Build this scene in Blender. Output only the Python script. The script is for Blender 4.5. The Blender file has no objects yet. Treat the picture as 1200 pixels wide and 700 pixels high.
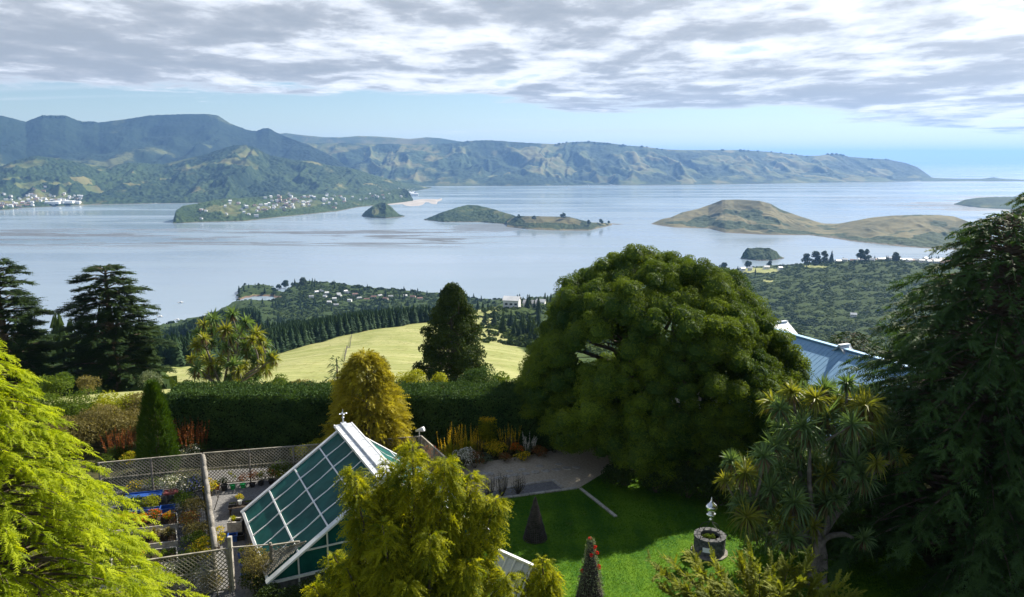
import bpy, math, random
import numpy as np
from math import radians, sin, cos, tan, pi

sc = bpy.context.scene
COL = sc.collection
rng = np.random.default_rng(7)
random.seed(7)

# ------------------------------------------------------------------ camera
F = 900.0                                   # focal length in pixels of the 1200 x 700 frame
HZ = 185.0                                  # row of the true horizon
PITCH = math.atan((350.0 - HZ) / F)
CP, SP = cos(PITCH), sin(PITCH)
CZ = 20.0                                   # the tower terrace is 20 m above the lawn (z = 0)
WZ = -300.0                                 # harbour level
cam_d = bpy.data.cameras.new('camera')
cam = bpy.data.objects.new('camera', cam_d)
COL.objects.link(cam)
cam.location = (0, 0, CZ)
cam.rotation_euler = (pi / 2 - PITCH, 0, 0)
cam_d.sensor_width = 36
cam_d.lens = F / 1200 * 36
cam_d.clip_start = 0.3
cam_d.clip_end = 400000
sc.camera = cam

# ------------------------------------------------------------------ light
SUN_AZ, SUN_EL = radians(44), radians(38)   # azimuth to the right of the view direction (+Y)
sun_d = bpy.data.lights.new('sun', 'SUN')
sun_d.energy = 5.0
sun_d.angle = radians(0.5)
sun_d.color = (1.0, 0.93, 0.80)
sun = bpy.data.objects.new('sun', sun_d)
COL.objects.link(sun)
sun.rotation_euler = (pi / 2 - SUN_EL, 0, -SUN_AZ + pi)
sun.location = (60, 80, 120)
sc.view_settings.view_transform = 'Standard'
sc.view_settings.look = 'None'
sc.view_settings.exposure = 1.16
sc.view_settings.gamma = 1.0
sc.view_settings.use_curve_mapping = False
cy = sc.cycles
cy.max_bounces = 6
cy.diffuse_bounces = 3
cy.glossy_bounces = 2
cy.transmission_bounces = 4
cy.transparent_max_bounces = 4
cy.volume_bounces = 0
cy.use_denoising = True
cy.caustics_reflective = False
cy.caustics_refractive = False
cy.sample_clamp_indirect = 4.0


class NT:
    """small helper for node trees"""
    def __init__(s, tree):
        s.t = tree
        tree.nodes.clear()

    def n(s, kind, **kw):
        nd = s.t.nodes.new('ShaderNode' + kind)
        for k, v in kw.items():
            if k.startswith('i_'):
                nd.inputs[k[2:].replace('_', ' ')].default_value = v
            else:
                setattr(nd, k, v)
        return nd

    def l(s, a, b):
        s.t.links.new(a, b)

    def math(s, op, a, b=None, c=None, clamp=False):
        nd = s.n('Math', operation=op, use_clamp=clamp)
        for i, v in enumerate((a, b, c)):
            if v is None:
                continue
            if isinstance(v, (int, float)):
                nd.inputs[i].default_value = v
            else:
                s.l(v, nd.inputs[i])
        return nd.outputs[0]

    def ss(s, v, lo, hi, tlo=0.0, thi=1.0):
        nd = s.n('MapRange', interpolation_type='SMOOTHSTEP')
        s.l(v, nd.inputs[0])
        for i, x in zip((1, 2, 3, 4), (lo, hi, tlo, thi)):
            if isinstance(x, (int, float)):
                nd.inputs[i].default_value = x
            else:
                s.l(x, nd.inputs[i])
        return nd.outputs[0]

    def mix(s, fac, a, b, mode='MIX'):
        nd = s.n('Mix', data_type='RGBA', blend_type=mode)
        for sock, v in ((nd.inputs[0], fac), (nd.inputs[6], a), (nd.inputs[7], b)):
            if isinstance(v, (int, float)):
                sock.default_value = v
            elif isinstance(v, tuple):
                sock.default_value = v if len(v) == 4 else v + (1.0,)
            else:
                s.l(v, sock)
        return nd.outputs[2]

    def noise(s, vec, scale, detail=4, rough=0.55, dist=0.0, lac=2.0):
        nd = s.n('TexNoise')
        if vec is not None:
            s.l(vec, nd.inputs['Vector'])
        nd.inputs['Scale'].default_value = scale
        nd.inputs['Detail'].default_value = detail
        nd.inputs['Roughness'].default_value = rough
        nd.inputs['Distortion'].default_value = dist
        nd.inputs['Lacunarity'].default_value = lac
        return nd.outputs['Fac']

    def mapping(s, vec, scale=(1, 1, 1), loc=(0, 0, 0), rot=(0, 0, 0)):
        nd = s.n('Mapping')
        s.l(vec, nd.inputs[0])
        nd.inputs['Scale'].default_value = scale
        nd.inputs['Location'].default_value = loc
        nd.inputs['Rotation'].default_value = rot
        return nd.outputs[0]


# sky with a broken bank of stratocumulus
world = bpy.data.worlds.new('World')
sc.world = world
world.use_nodes = True
w = NT(world.node_tree)
tc = w.n('TexCoord')
sky = w.n('TexSky', sky_type='NISHITA', sun_disc=False)
sky.sun_elevation = SUN_EL
sky.sun_rotation = SUN_AZ
sky.altitude = 300
sky.air_density = 1.0
sky.dust_density = 0.05
sky.ozone_density = 3.0
sep = w.n('SeparateXYZ')
w.l(tc.outputs['Generated'], sep.inputs[0])
dx, dy, dz = sep.outputs
den = w.math('ADD', w.math('MAXIMUM', dz, 0.0), 0.055)
cmb = w.n('CombineXYZ')
w.l(w.math('DIVIDE', dx, den), cmb.inputs[0])
w.l(w.math('DIVIDE', dy, den), cmb.inputs[1])
q = cmb.outputs[0]
q3 = w.mapping(q, (1, 1, 1), (4.0, 1.0, 0))
n_warp = w.noise(w.mapping(q3, (0.9, 0.9, 1)), 1.0, 3, 0.5)
n_big = w.noise(w.mapping(q3, (0.34, 0.42, 1), (3.1, 1.7, 0)), 1.0, 3, 0.5, 0.2)
n_mid = w.noise(w.mapping(q3, (1.25, 1.05, 1), (0.4, 5.2, 0)), 1.0, 8, 0.56, 0.25)
n_fine = w.noise(w.mapping(q3, (4.4, 3.3, 1), (7.4, 2.2, 0)), 1.0, 7, 0.62, 0.25)
n_edge = w.noise(w.mapping(q, (0.5, 0.6, 1), (2.0, 9.0, 0)), 1.0, 6, 0.62, 0.2)
# lower edge of the bank: higher on the left, dropping to the right
edge = w.math('ADD', w.math('MULTIPLY', dx, w.math('ADD', w.math('MULTIPLY', dx, -0.06), -0.045)), 0.071)
above = w.math('SUBTRACT', dz, edge)
jag = w.math('MULTIPLY', w.math('SUBTRACT', n_edge, 0.5), 0.085)
cover = w.ss(w.math('ADD', above, jag), -0.003, 0.006)
# thickness of the cloud: lumps with thinner, brighter joints and a few blue openings
thick = w.math('ADD', w.math('MULTIPLY', n_mid, 0.46), w.math('ADD', w.math('MULTIPLY', n_big, 0.36), w.math('MULTIPLY', n_fine, 0.18)))
gap = w.ss(thick, 0.37, 0.43)
cover = w.math('MULTIPLY', cover, w.math('ADD', w.math('MULTIPLY', gap, 0.6), 0.4))
# streaks below the bank
n_str = w.noise(w.mapping(q, (0.10, 0.75, 1), (1.0, 3.0, 0)), 1.0, 4, 0.5, 0.1)
strk = w.math('MULTIPLY', w.ss(n_str, 0.56, 0.66), w.ss(dz, 0.024, 0.04))
strk = w.math('MULTIPLY', strk, w.ss(dx, -0.35, 0.2, 0.25, 0.85))
cover = w.math('MAXIMUM', cover, strk)
rim = w.ss(w.math('ADD', above, jag), 0.016, -0.002)
lum = w.ss(thick, 0.585, 0.415)
lum = w.math('MAXIMUM', lum, w.math('MULTIPLY', rim, 0.75))
sdir = (sin(SUN_AZ) * cos(SUN_EL), cos(SUN_AZ) * cos(SUN_EL), sin(SUN_EL))
dot = w.n('VectorMath', operation='DOT_PRODUCT')
w.l(tc.outputs['Generated'], dot.inputs[0])
dot.inputs[1].default_value = sdir
nearsun = w.ss(dot.outputs['Value'], 0.66, 1.0)
lum = w.math('ADD', lum, w.math('MULTIPLY', nearsun, 0.14), clamp=True)
ramp = w.n('ValToRGB')
w.l(lum, ramp.inputs[0])
for k, (p_, c_) in enumerate([(0.0, (0.355, 0.395, 0.445)), (0.35, (0.45, 0.485, 0.535)), (0.7, (0.70, 0.74, 0.80)), (1.0, (0.93, 0.94, 0.96))]):
    e_ = ramp.color_ramp.elements[k] if k < 2 else ramp.color_ramp.elements.new(p_)
    e_.position = p_; e_.color = c_ + (1,)
cloud = w.mix(1.0, ramp.outputs[0], (10.9, 10.9, 10.9), 'MULTIPLY')
cloud = w.mix(w.math('MULTIPLY', nearsun, 0.2), cloud, (13.5, 13.8, 14.2))
cover = w.math('MULTIPLY', cover, w.ss(dz, 0.28, 0.5, 1.0, 0.25))      # unseen cloud overhead thinned for less, bluer fill light
mixed = w.mix(cover, sky.outputs[0], cloud)
bg = w.n('Background')
bg.inputs['Strength'].default_value = 0.05
w.l(mixed, bg.inputs[0])
wo = w.n('OutputWorld')
w.l(bg.outputs[0], wo.inputs['Surface'])


# ------------------------------------------------------------------ projection: a row and column of the photo to places
def ray(u, v):
    x = (np.asarray(u, float) - 600) / F
    y = -(np.asarray(v, float) - 350) / F
    return x, CP + y * SP, -SP + y * CP


def ratio(v):
    """drop per metre of forward distance seen at row v"""
    _, a, b = ray(600, v)
    return -b / a


def at_z(u, v, z=0.0):
    x, a, b = ray(u, v)
    t = (z - CZ) / b
    return np.array([x * t, a * t, z + 0 * t])


def at_y(u, v, Y):
    x, a, b = ray(u, v)
    t = Y / a
    return np.array([x * t, Y, CZ + b * t])


def xcol(u, Y, z):
    """x of column u at forward distance Y and height z"""
    return (u - 600) / F * (Y * CP + (CZ - z) * SP)


# ------------------------------------------------------------------ numpy noise
def _hash(ix, iy, seed):
    h = (ix.astype(np.int64) * 374761393 + iy.astype(np.int64) * 668265263 + seed * 974711) & 0xFFFFFFFF
    h = ((h ^ (h >> 13)) * 1274126177) & 0xFFFFFFFF
    h = h ^ (h >> 16)
    return h


def gnoise(x, y, seed=0):
    x = np.asarray(x, float); y = np.asarray(y, float)
    x0 = np.floor(x); y0 = np.floor(y)
    fx = x - x0; fy = y - y0
    sx = fx * fx * fx * (fx * (fx * 6 - 15) + 10)
    sy = fy * fy * fy * (fy * (fy * 6 - 15) + 10)
    def g(ix, iy, ax, ay):
        a = _hash(ix, iy, seed) / 4294967296.0 * 2 * pi
        return np.cos(a) * ax + np.sin(a) * ay
    n00 = g(x0, y0, fx, fy); n10 = g(x0 + 1, y0, fx - 1, fy)
    n01 = g(x0, y0 + 1, fx, fy - 1); n11 = g(x0 + 1, y0 + 1, fx - 1, fy - 1)
    a = n00 + sx * (n10 - n00); b = n01 + sx * (n11 - n01)
    return (a + sy * (b - a)) * 1.5


def fbm(x, y, oct=4, seed=0, gain=0.5):
    s = 0; a = 1.0; f = 1.0; tot = 0
    for k in range(oct):
        s = s + a * gnoise(x * f + 17.3 * k, y * f - 9.1 * k, seed + k)
        tot += a; a *= gain; f *= 2.03
    return s / tot


def ridged(x, y, oct=3, seed=0):
    s = 0; a = 1.0; f = 1.0; tot = 0
    for k in range(oct):
        s = s + a * (1 - np.abs(gnoise(x * f + 5.7 * k, y * f, seed + k)) * 1.6)
        tot += a; a *= 0.5; f *= 2.0
    return s / tot


def sstep(a, b, x):
    t = np.clip((x - a) / (b - a), 0, 1)
    return t * t * (3 - 2 * t)


# ------------------------------------------------------------------ mesh and object helpers
def world_loc(o):
    p = np.zeros(3)
    while o is not None:
        p = p + np.array(o.location)
        o = o.parent
    return p


def mesh_obj(name, verts, faces, mat, parent=None, attrs=None, smooth=False):
    """faces: list of (M, k) index arrays; verts in world coordinates"""
    verts = np.asarray(verts, np.float64)
    if parent is not None:
        verts = verts - world_loc(parent)
    me = bpy.data.meshes.new(name)
    me.vertices.add(len(verts))
    me.vertices.foreach_set('co', verts.astype(np.float32).ravel())
    faces = [np.asarray(f, np.int32) for f in faces if len(f)]
    nl = sum(f.size for f in faces); nf = sum(len(f) for f in faces)
    me.loops.add(nl); me.polygons.add(nf)
    me.loops.foreach_set('vertex_index', np.concatenate([f.ravel() for f in faces]))
    tot = np.concatenate([np.full(len(f), f.shape[1], np.int32) for f in faces])
    start = np.concatenate([[0], np.cumsum(tot)[:-1]]).astype(np.int32)
    me.polygons.foreach_set('loop_start', start)
    me.polygons.foreach_set('loop_total', tot)
    me.polygons.foreach_set('use_smooth', np.full(nf, bool(smooth)))
    for k, v in (attrs or {}).items():
        at = me.attributes.new(k, 'FLOAT', 'POINT')
        at.data.foreach_set('value', np.asarray(v, np.float32).ravel())
    me.update(calc_edges=True)
    me.validate()
    if mat is not None:
        me.materials.append(mat)
    o = bpy.data.objects.new(name, me)
    COL.objects.link(o)
    if parent is not None:
        o.parent = parent
    return o


def tag(o, label=None, cat=None, group=None, kind=None):
    for k, v in (('label', label), ('category', cat), ('group', group), ('kind', kind)):
        if v:
            o[k] = v
    return o


def thing(name, label, cat, loc=(0, 0, 0), group=None):
    o = bpy.data.objects.new(name, None)
    COL.objects.link(o)
    o.location = [float(c) for c in loc]
    o.empty_display_size = 0.3
    return tag(o, label, cat, group)


def copy_tree(o, parent=None):
    c = o.copy()
    COL.objects.link(c)
    c.parent = parent
    for ch in list(o.children):
        copy_tree(ch, c)
    return c


class Geo:
    """collects polygons of any size, with one tone value per vertex"""
    def __init__(s):
        s.v = []; s.f = {}; s.t = []; s.n = 0

    def add(s, verts, faces, tone=0.5):
        verts = np.asarray(verts, float).reshape(-1, 3)
        if isinstance(faces, np.ndarray):
            faces = [faces]
        for f in faces:
            f = np.asarray(f)
            if f.ndim == 1:
                f = f[None]
            s.f.setdefault(f.shape[1], []).append(f + s.n)
        s.v.append(verts)
        s.t.append(np.broadcast_to(np.asarray(tone, float), (len(verts),)))
        s.n += len(verts)
        return s

    def polys(s, P, tone=0.5):
        """P (M, k, 3) separate polygons; tone scalar or (M,)"""
        P = np.asarray(P, float)
        M, k = P.shape[:2]
        if M == 0:
            return s
        tn = np.repeat(np.broadcast_to(np.asarray(tone, float), (M,)), k)
        s.add(P.reshape(-1, 3), np.arange(M * k).reshape(M, k), tn)
        return s

    def box(s, c, size, ax=None, tone=0.5):
        """c centre, size (sx, sy, sz), ax 3x3 rows = axes"""
        ax = np.eye(3) if ax is None else np.asarray(ax, float)
        h = np.asarray(size, float) / 2
        sg = np.array([[x, y, z] for z in (-1, 1) for y in (-1, 1) for x in (-1, 1)], float) * h
        V = np.asarray(c, float) + sg @ ax
        Fq = np.array([[0, 2, 3, 1], [4, 5, 7, 6], [0, 1, 5, 4], [2, 6, 7, 3], [0, 4, 6, 2], [1, 3, 7, 5]])
        return s.add(V, Fq, tone)

    def bar(s, a, b, w, h=None, up=(0, 0, 1), tone=0.5):
        """box from a to b of width w (sideways) and height h (along up)"""
        a = np.asarray(a, float); b = np.asarray(b, float)
        h = w if h is None else h
        d = b - a; L = np.linalg.norm(d)
        if L < 1e-6:
            return s
        d = d / L
        up = np.asarray(up, float)
        if abs(np.dot(d, up)) > 0.97:
            up = np.array([1.0, 0, 0])
        sd = np.cross(d, up); sd /= np.linalg.norm(sd)
        u2 = np.cross(sd, d)
        return s.box((a + b) / 2, (L, w, h), [d, sd, u2], tone)

    def tube(s, pts, rad, n=7, cap=True, tone=0.5):
        pts = np.asarray(pts, float); m = len(pts)
        rad = np.broadcast_to(np.asarray(rad, float), (m,))
        tg = np.gradient(pts, axis=0)
        tg /= np.linalg.norm(tg, axis=1)[:, None] + 1e-9
        ref = np.array([0.31, 0.95, 0.05]) if abs(tg[0, 2]) > 0.8 else np.array([0, 0, 1.0])
        a = np.cross(tg, ref); a /= np.linalg.norm(a, axis=1)[:, None] + 1e-9
        b = np.cross(tg, a)
        th = np.arange(n) / n * 2 * pi
        V = pts[:, None] + rad[:, None, None] * (np.cos(th)[None, :, None] * a[:, None] + np.sin(th)[None, :, None] * b[:, None])
        i = np.arange(m - 1)[:, None] * n; j = np.arange(n)[None]; k = (j + 1) % n
        Q = np.stack([i + j, i + k, i + n + k, i + n + j], -1).reshape(-1, 4)
        fs = [Q]
        if cap:
            fs.append(np.arange(n)[None] + (m - 1) * n)
            fs.append(np.arange(n)[::-1][None])
        return s.add(V.reshape(-1, 3), fs, tone)

    def lathe(s, c, prof, n=20, tone=0.5):
        """prof list of (r, z) from bottom to top, round the vertical through c"""
        c = np.asarray(c, float)
        prof = np.asarray(prof, float); m = len(prof)
        th = np.arange(n) / n * 2 * pi
        V = np.stack([prof[:, :1] * np.cos(th), prof[:, :1] * np.sin(th), np.repeat(prof[:, 1:], n, 1)], -1) + c
        i = np.arange(m - 1)[:, None] * n; j = np.arange(n)[None]; k = (j + 1) % n
        Q = np.stack([i + j, i + k, i + n + k, i + n + j], -1).reshape(-1, 4)
        fs = [Q]
        if prof[0, 0] > 1e-4:
            fs.append(np.arange(n)[::-1][None])
        if prof[-1, 0] > 1e-4:
            fs.append(np.arange(n)[None] + (m - 1) * n)
        return s.add(V.reshape(-1, 3), fs, tone)

    def build(s, name, mat, parent=None, smooth=False):
        return mesh_obj(name, np.concatenate(s.v), [np.concatenate(x) for x in s.f.values()], mat, parent,
                        {'tone': np.concatenate(s.t)}, smooth)


# ------------------------------------------------------------------ materials
def new_mat(name):
    m = bpy.data.materials.new(name)
    m.use_nodes = True
    return m, NT(m.node_tree)


def pbr(t, col, rough=0.7, spec=0.3, metal=0.0, bump=None, bstr=0.3, bdist=0.02):
    p = t.n('BsdfPrincipled')
    if isinstance(col, tuple):
        p.inputs['Base Color'].default_value = col + (1,) if len(col) == 3 else col
    else:
        t.l(col, p.inputs['Base Color'])
    if isinstance(rough, (int, float)):
        p.inputs['Roughness'].default_value = rough
    else:
        t.l(rough, p.inputs['Roughness'])
    p.inputs['Specular IOR Level'].default_value = spec
    p.inputs['Metallic'].default_value = metal
    if bump is not None:
        b = t.n('Bump')
        b.inputs['Strength'].default_value = bstr
        b.inputs['Distance'].default_value = bdist
        t.l(bump, b.inputs['Height'])
        t.l(b.outputs[0], p.inputs['Normal'])
    o = t.n('OutputMaterial')
    t.l(p.outputs[0], o.inputs['Surface'])
    return p


def attr(t, name):
    a = t.n('Attribute')
    a.attribute_name = name
    return a.outputs['Fac']


def pos(t):
    return t.n('NewGeometry').outputs['Position']


def speckle(name, a, b, scale=3.0, rough=0.75, spec=0.25, metal=0.0, bstr=0.25, bdist=0.02, detail=6):
    """a solid with uneven colour, wear and a fine relief"""
    m, t = new_mat(name)
    oc = t.n('TexCoord').outputs['Object']
    n1 = t.noise(oc, scale, detail, 0.6)
    n2 = t.noise(oc, scale * 7, 4, 0.6)
    f = t.math('ADD', t.math('MULTIPLY', n1, 0.7), t.math('MULTIPLY', n2, 0.3))
    c = t.mix(t.ss(f, 0.34, 0.66), a, b)
    r = t.math('ADD', t.math('MULTIPLY', n2, 0.25), rough - 0.12)
    pbr(t, c, r, spec, metal, n2, bstr, bdist)
    return m


def leaf_mat(name, dark, light, trans=0.4, rough=0.65, tcol=None, spec=0.15):
    """leaves: colour by clump tone, a share of the light passes through the blade"""
    m, t = new_mat(name)
    tone = attr(t, 'tone')
    n = t.noise(pos(t), 1.3, 3, 0.6)
    f = t.math('ADD', tone, t.math('MULTIPLY', t.math('SUBTRACT', n, 0.5), 0.5), clamp=True)
    c = t.mix(f, dark, light)
    p = t.n('BsdfPrincipled')
    t.l(c, p.inputs['Base Color'])
    p.inputs['Roughness'].default_value = rough
    p.inputs['Specular IOR Level'].default_value = spec
    tr = t.n('BsdfTranslucent')
    if tcol is None:
        tc2 = t.mix(1.0, c, (1.25, 1.2, 0.55), 'MULTIPLY')
    else:
        tc2 = t.mix(f, tuple(0.6 * x for x in tcol), tcol)
    t.l(tc2, tr.inputs[0])
    mx = t.n('MixShader')
    mx.inputs[0].default_value = trans
    t.l(p.outputs[0], mx.inputs[1])
    t.l(tr.outputs[0], mx.inputs[2])
    o = t.n('OutputMaterial')
    t.l(mx.outputs[0], o.inputs['Surface'])
    return m
# ------------------------------------------------------------------ setting: water
def make_water():
    m, t = new_mat('harbour_water')
    P = pos(t)
    s = t.n('SeparateXYZ'); t.l(P, s.inputs[0])
    X, Y, Z = s.outputs
    # tidal flats that just break or nearly break the surface
    warp = t.noise(t.mapping(P, (0.004, 0.008, 1)), 1.0, 5, 0.6)
    fl = t.noise(t.mapping(P, (0.0019, 0.0085, 1), (0.3, 0.1, 0)), 1.0, 7, 0.62, 0.6)
    win = t.math('MULTIPLY', t.ss(Y, 2650, 2950), t.ss(Y, 3750, 3350))
    win = t.math('MULTIPLY', win, t.ss(X, 250, -250))
    fl2 = t.noise(t.mapping(P, (0.0011, 0.006, 1), (5.3, 2.1, 0)), 1.0, 7, 0.62, 0.6)
    win2 = t.math('MULTIPLY', t.math('MULTIPLY', t.ss(Y, 4300, 4800), t.ss(Y, 6900, 6300)), t.math('MULTIPLY', t.ss(X, 2200, 2900), t.ss(X, 5200, 4600)))
    win3 = t.math('MULTIPLY', t.math('MULTIPLY', t.ss(Y, 7000, 8200), t.ss(Y, 11500, 10500)), t.ss(X, -600, 1000))
    # the flat in front of the wooded island
    dxx = t.math('DIVIDE', t.math('SUBTRACT', X, -120), 190); dyy = t.math('DIVIDE', t.math('SUBTRACT', Y, 3560), 230)
    rr = t.math('ADD', t.math('MULTIPLY', dxx, dxx), t.math('MULTIPLY', dyy, dyy))
    isl = t.ss(t.math('ADD', rr, t.math('MULTIPLY', t.math('SUBTRACT', warp, 0.5), 2.5)), 1.15, 0.55)
    m1 = t.math('MULTIPLY', win, t.ss(fl, 0.505, 0.555))
    m2 = t.math('MULTIPLY', win2, t.ss(fl2, 0.46, 0.56))
    m3 = t.math('MULTIPLY', win3, t.ss(fl2, 0.54, 0.62))
    sand = t.math('MAXIMUM', t.math('MAXIMUM', m1, m2), t.math('MAXIMUM', m3, t.math('MULTIPLY', isl, 0.8)))
    sand = t.math('MULTIPLY', sand, t.math('ADD', t.math('MULTIPLY', t.noise(t.mapping(P, (0.012, 0.03, 1)), 1.0, 5, 0.65), 1.1), 0.25), clamp=True)
    # shallow turquoise water round the far shore
    col = t.mix(t.ss(Y, 3300, 5600), (0.205, 0.265, 0.325), (0.22, 0.29, 0.35))
    col = t.mix(sand, col, (0.085, 0.080, 0.072))
    # wind lanes: smoother and rougher water
    lane = t.noise(t.mapping(P, (0.0006, 0.0035, 1), (1.0, 0.0, 0)), 1.0, 4, 0.55, 0.4)
    rough = t.math('ADD', t.math('MULTIPLY', t.ss(lane, 0.35, 0.65), 0.16), 0.10)
    rough = t.math('ADD', rough, t.math('MULTIPLY', sand, 0.25))
    wv = t.noise(t.mapping(P, (0.09, 0.16, 1)), 1.0, 4, 0.6)
    p = pbr(t, col, rough, 0.5, 0.0, wv, 0.12, 1.2)
    t.l(t.math('SUBTRACT', 0.5, t.math('MULTIPLY', sand, 0.44)), p.inputs['Specular IOR Level'])
    p.inputs['IOR'].default_value = 1.33
    rings = np.concatenate([[0], np.geomspace(300, 60000, 64)])
    th = np.linspace(0, 2 * pi, 97)[:-1]
    V = [[0, 0, WZ]]
    for r in rings[1:]:
        V += [[r * cos(a), r * sin(a), WZ] for a in th]
    V = np.array(V); n = len(th); m_ = len(rings) - 1
    j = np.arange(n); k = (j + 1) % n
    tri = np.stack([0 * j, 1 + j, 1 + k], -1)
    i = (np.arange(m_ - 1) * n)[:, None] + 1
    Q = np.stack([i + j, i + n + j, i + n + k, i + k], -1).reshape(-1, 4)
    o = mesh_obj('water', V, [tri, Q], m, None, None, True)
    tag(o, 'pale calm harbour water with tidal sandbanks', 'water', None, 'structure')


make_water()


# ------------------------------------------------------------------ setting: hills and islands across the harbour
def hill_mat(name, bush_a, bush_b, past_a, past_b, scale=0.01, rock=(0.16, 0.13, 0.10)):
    m, t = new_mat(name)
    P = pos(t)
    cov = attr(t, 'cover')
    n1 = t.noise(P, scale, 6, 0.62)
    n2 = t.noise(P, scale * 6, 4, 0.6)
    n3 = t.noise(P, scale * 0.22, 4, 0.55)
    f = t.ss(t.math('ADD', cov, t.math('MULTIPLY', t.math('SUBTRACT', n2, 0.5), 0.55)), 0.38, 0.62)
    past = t.mix(t.ss(t.math('ADD', t.math('MULTIPLY', n1, 0.5), t.math('MULTIPLY', n3, 0.5)), 0.4, 0.6), past_a, past_b)
    bush = t.mix(t.ss(t.math('ADD', t.math('MULTIPLY', n2, 0.55), t.math('MULTIPLY', n3, 0.45)), 0.38, 0.62), bush_a, bush_b)
    c = t.mix(f, past, bush)
    s = t.n('SeparateXYZ'); t.l(P, s.inputs[0])
    shore = t.ss(t.math('ADD', s.outputs[2], t.math('MULTIPLY', n2, 4.0)), WZ + 6.0, WZ + 3.0)
    c = t.mix(t.math('MULTIPLY', shore, 0.7), c, rock)
    pbr(t, c, 0.9, 0.08)
    return m


M_FAR = hill_mat('far_bush_and_pasture', (0.008, 0.022, 0.011), (0.044, 0.072, 0.022), (0.075, 0.10, 0.030), (0.165, 0.150, 0.056), 0.006)
M_DARK = hill_mat('cloud_shaded_mountain_bush', (0.007, 0.019, 0.014), (0.020, 0.038, 0.020), (0.07, 0.09, 0.035), (0.12, 0.13, 0.05), 0.005)  # bush colours darkened in place of a cloud shadow on the mountain
M_ISLE = hill_mat('dry_island_grass', (0.020, 0.036, 0.014), (0.05, 0.07, 0.024), (0.085, 0.082, 0.036), (0.165, 0.145, 0.068), 0.02)
M_WOOD = hill_mat('wooded_island', (0.016, 0.034, 0.014), (0.05, 0.08, 0.024), (0.055, 0.080, 0.026), (0.125, 0.125, 0.050), 0.02)


class Land:
    """a landform given by its shoreline, its skyline and the depth between them; real hill with a far side"""
    def __init__(s, name, label, shore, sky, depth, mat, nu=300, ns=90, cover=0.5, cov_scale=400, patches=(),
                 canopy=8.0, spur=0.25, spur_n=9.0, rough=0.10, prof=0.8, back=1.0, seed=1, cat='hill', cov_spur=0.30):
        shore = np.array(shore, float); sky = np.array(sky, float)
        dep = np.array(depth, float)
        u = np.linspace(sky[0, 0], sky[-1, 0], nu)
        vs = np.interp(u, shore[:, 0], shore[:, 1])
        vt = np.interp(u, sky[:, 0], sky[:, 1])
        ker = np.hanning(7); ker /= ker.sum()
        D = np.interp(u, dep[:, 0], dep[:, 1])
        Ys = at_z(600, vs, WZ)[1]
        Yr = Ys + D
        zr = at_y(600, vt, Yr)[2]
        zr = np.maximum(zr, WZ + 0.5)
        S = np.concatenate([np.linspace(0, 1, ns), 1 + np.linspace(0, 1, ns // 3 + 1)[1:]])
        s.ns = ns
        U, SS = np.meshgrid(u, S)
        fr = np.clip(SS, 0, 1)
        bk = np.clip(SS - 1, 0, 1)
        Yg = Ys + D * fr + D * back * bk
        H = (zr - WZ)
        up = np.where(SS <= 1, prof * fr ** 0.8 + (1 - prof) * fr ** 2.2, 1 - bk ** 1.4 * 1.05)
        z = WZ - 1.0 + (H + 1.0) * up
        x = xcol(U, Yg, z)
        bell = np.sin(np.clip(fr, 0, 1) * pi) ** 0.7 * (SS < 1)
        L = max(60.0, (x.max() - x.min()) / spur_n)
        wx = fbm(x / L, Yg / (2.2 * L), 3, seed + 40) * 0.8
        rd = ridged(x / L + wx, Yg / (3.0 * L) + 0.3 * wx, 3, seed + 3)
        z = z + H * bell * (spur * (rd - 0.75) + rough * fbm(x / (L * 0.35), Yg / (L * 0.35), 4, seed + 9))
        cov = cover + 0.9 * fbm(x / cov_scale, Yg / cov_scale, 4, seed + 21) - cov_spur * (rd - 0.7)
        for (pu, ps, ru, rs, val) in patches:      # pasture clearings and wooded patches
            r = ((U - pu) / ru) ** 2 + ((SS - ps) / rs) ** 2
            r = r + 0.5 * fbm(U / ru * 2, SS / rs * 2, 2, seed + 70)
            k = sstep(1.15, 0.75, r)
            cov = cov * (1 - k) + val * k
        cov = np.clip(cov, 0, 1)
        m = sstep(0.42, 0.62, cov)
        px = float(np.median(Yg)) / F
        tr = max(9.0, 1.6 * px)
        can = 0.6 * (1 - np.abs(gnoise(x / tr, Yg / tr, seed + 55))) + 0.5 * gnoise(x / (tr * 2.3), Yg / (tr * 2.3), seed + 56)
        on = sstep(0.0, 0.03, fr) * (1 - sstep(0.0, 0.5, bk))
        z = z + m * on * canopy * (can - 0.25) * np.where(SS > 0.97, 0.5, 1.0)
        z = np.where(SS >= 1.999, WZ - 4.0, z)
        x = xcol(U, Yg, z) * 0 + x
        s.X, s.Y, s.Z, s.U, s.u = x, Yg, z, U, u
        V = np.stack([x, Yg, z], -1).reshape(-1, 3)
        nr, nc = U.shape
        i = np.arange(nr - 1)[:, None] * nc; j = np.arange(nc - 1)[None]
        Q = np.stack([i + j, i + j + 1, i + nc + j + 1, i + nc + j], -1).reshape(-1, 4)
        s.o = mesh_obj(name, V, [Q], mat, None, {'cover': cov.ravel()}, True)
        tag(s.o, label, cat, None, 'structure')

    def spot(s, u, fr):
        """a point on the front slope: column u of the photo, fr 0 shore .. 1 ridge"""
        c = np.clip((u - s.u[0]) / (s.u[-1] - s.u[0]) * (len(s.u) - 1), 0, len(s.u) - 1.001)
        r = np.clip(fr * (s.ns - 1), 0, s.X.shape[0] - 1.001)
        c0 = int(c); r0 = int(r); a = c - c0; b = r - r0
        o = []
        for A in (s.X, s.Y, s.Z):
            o.append((A[r0, c0] * (1 - a) + A[r0, c0 + 1] * a) * (1 - b) + (A[r0 + 1, c0] * (1 - a) + A[r0 + 1, c0 + 1] * a) * b)
        return np.array(o)


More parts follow.
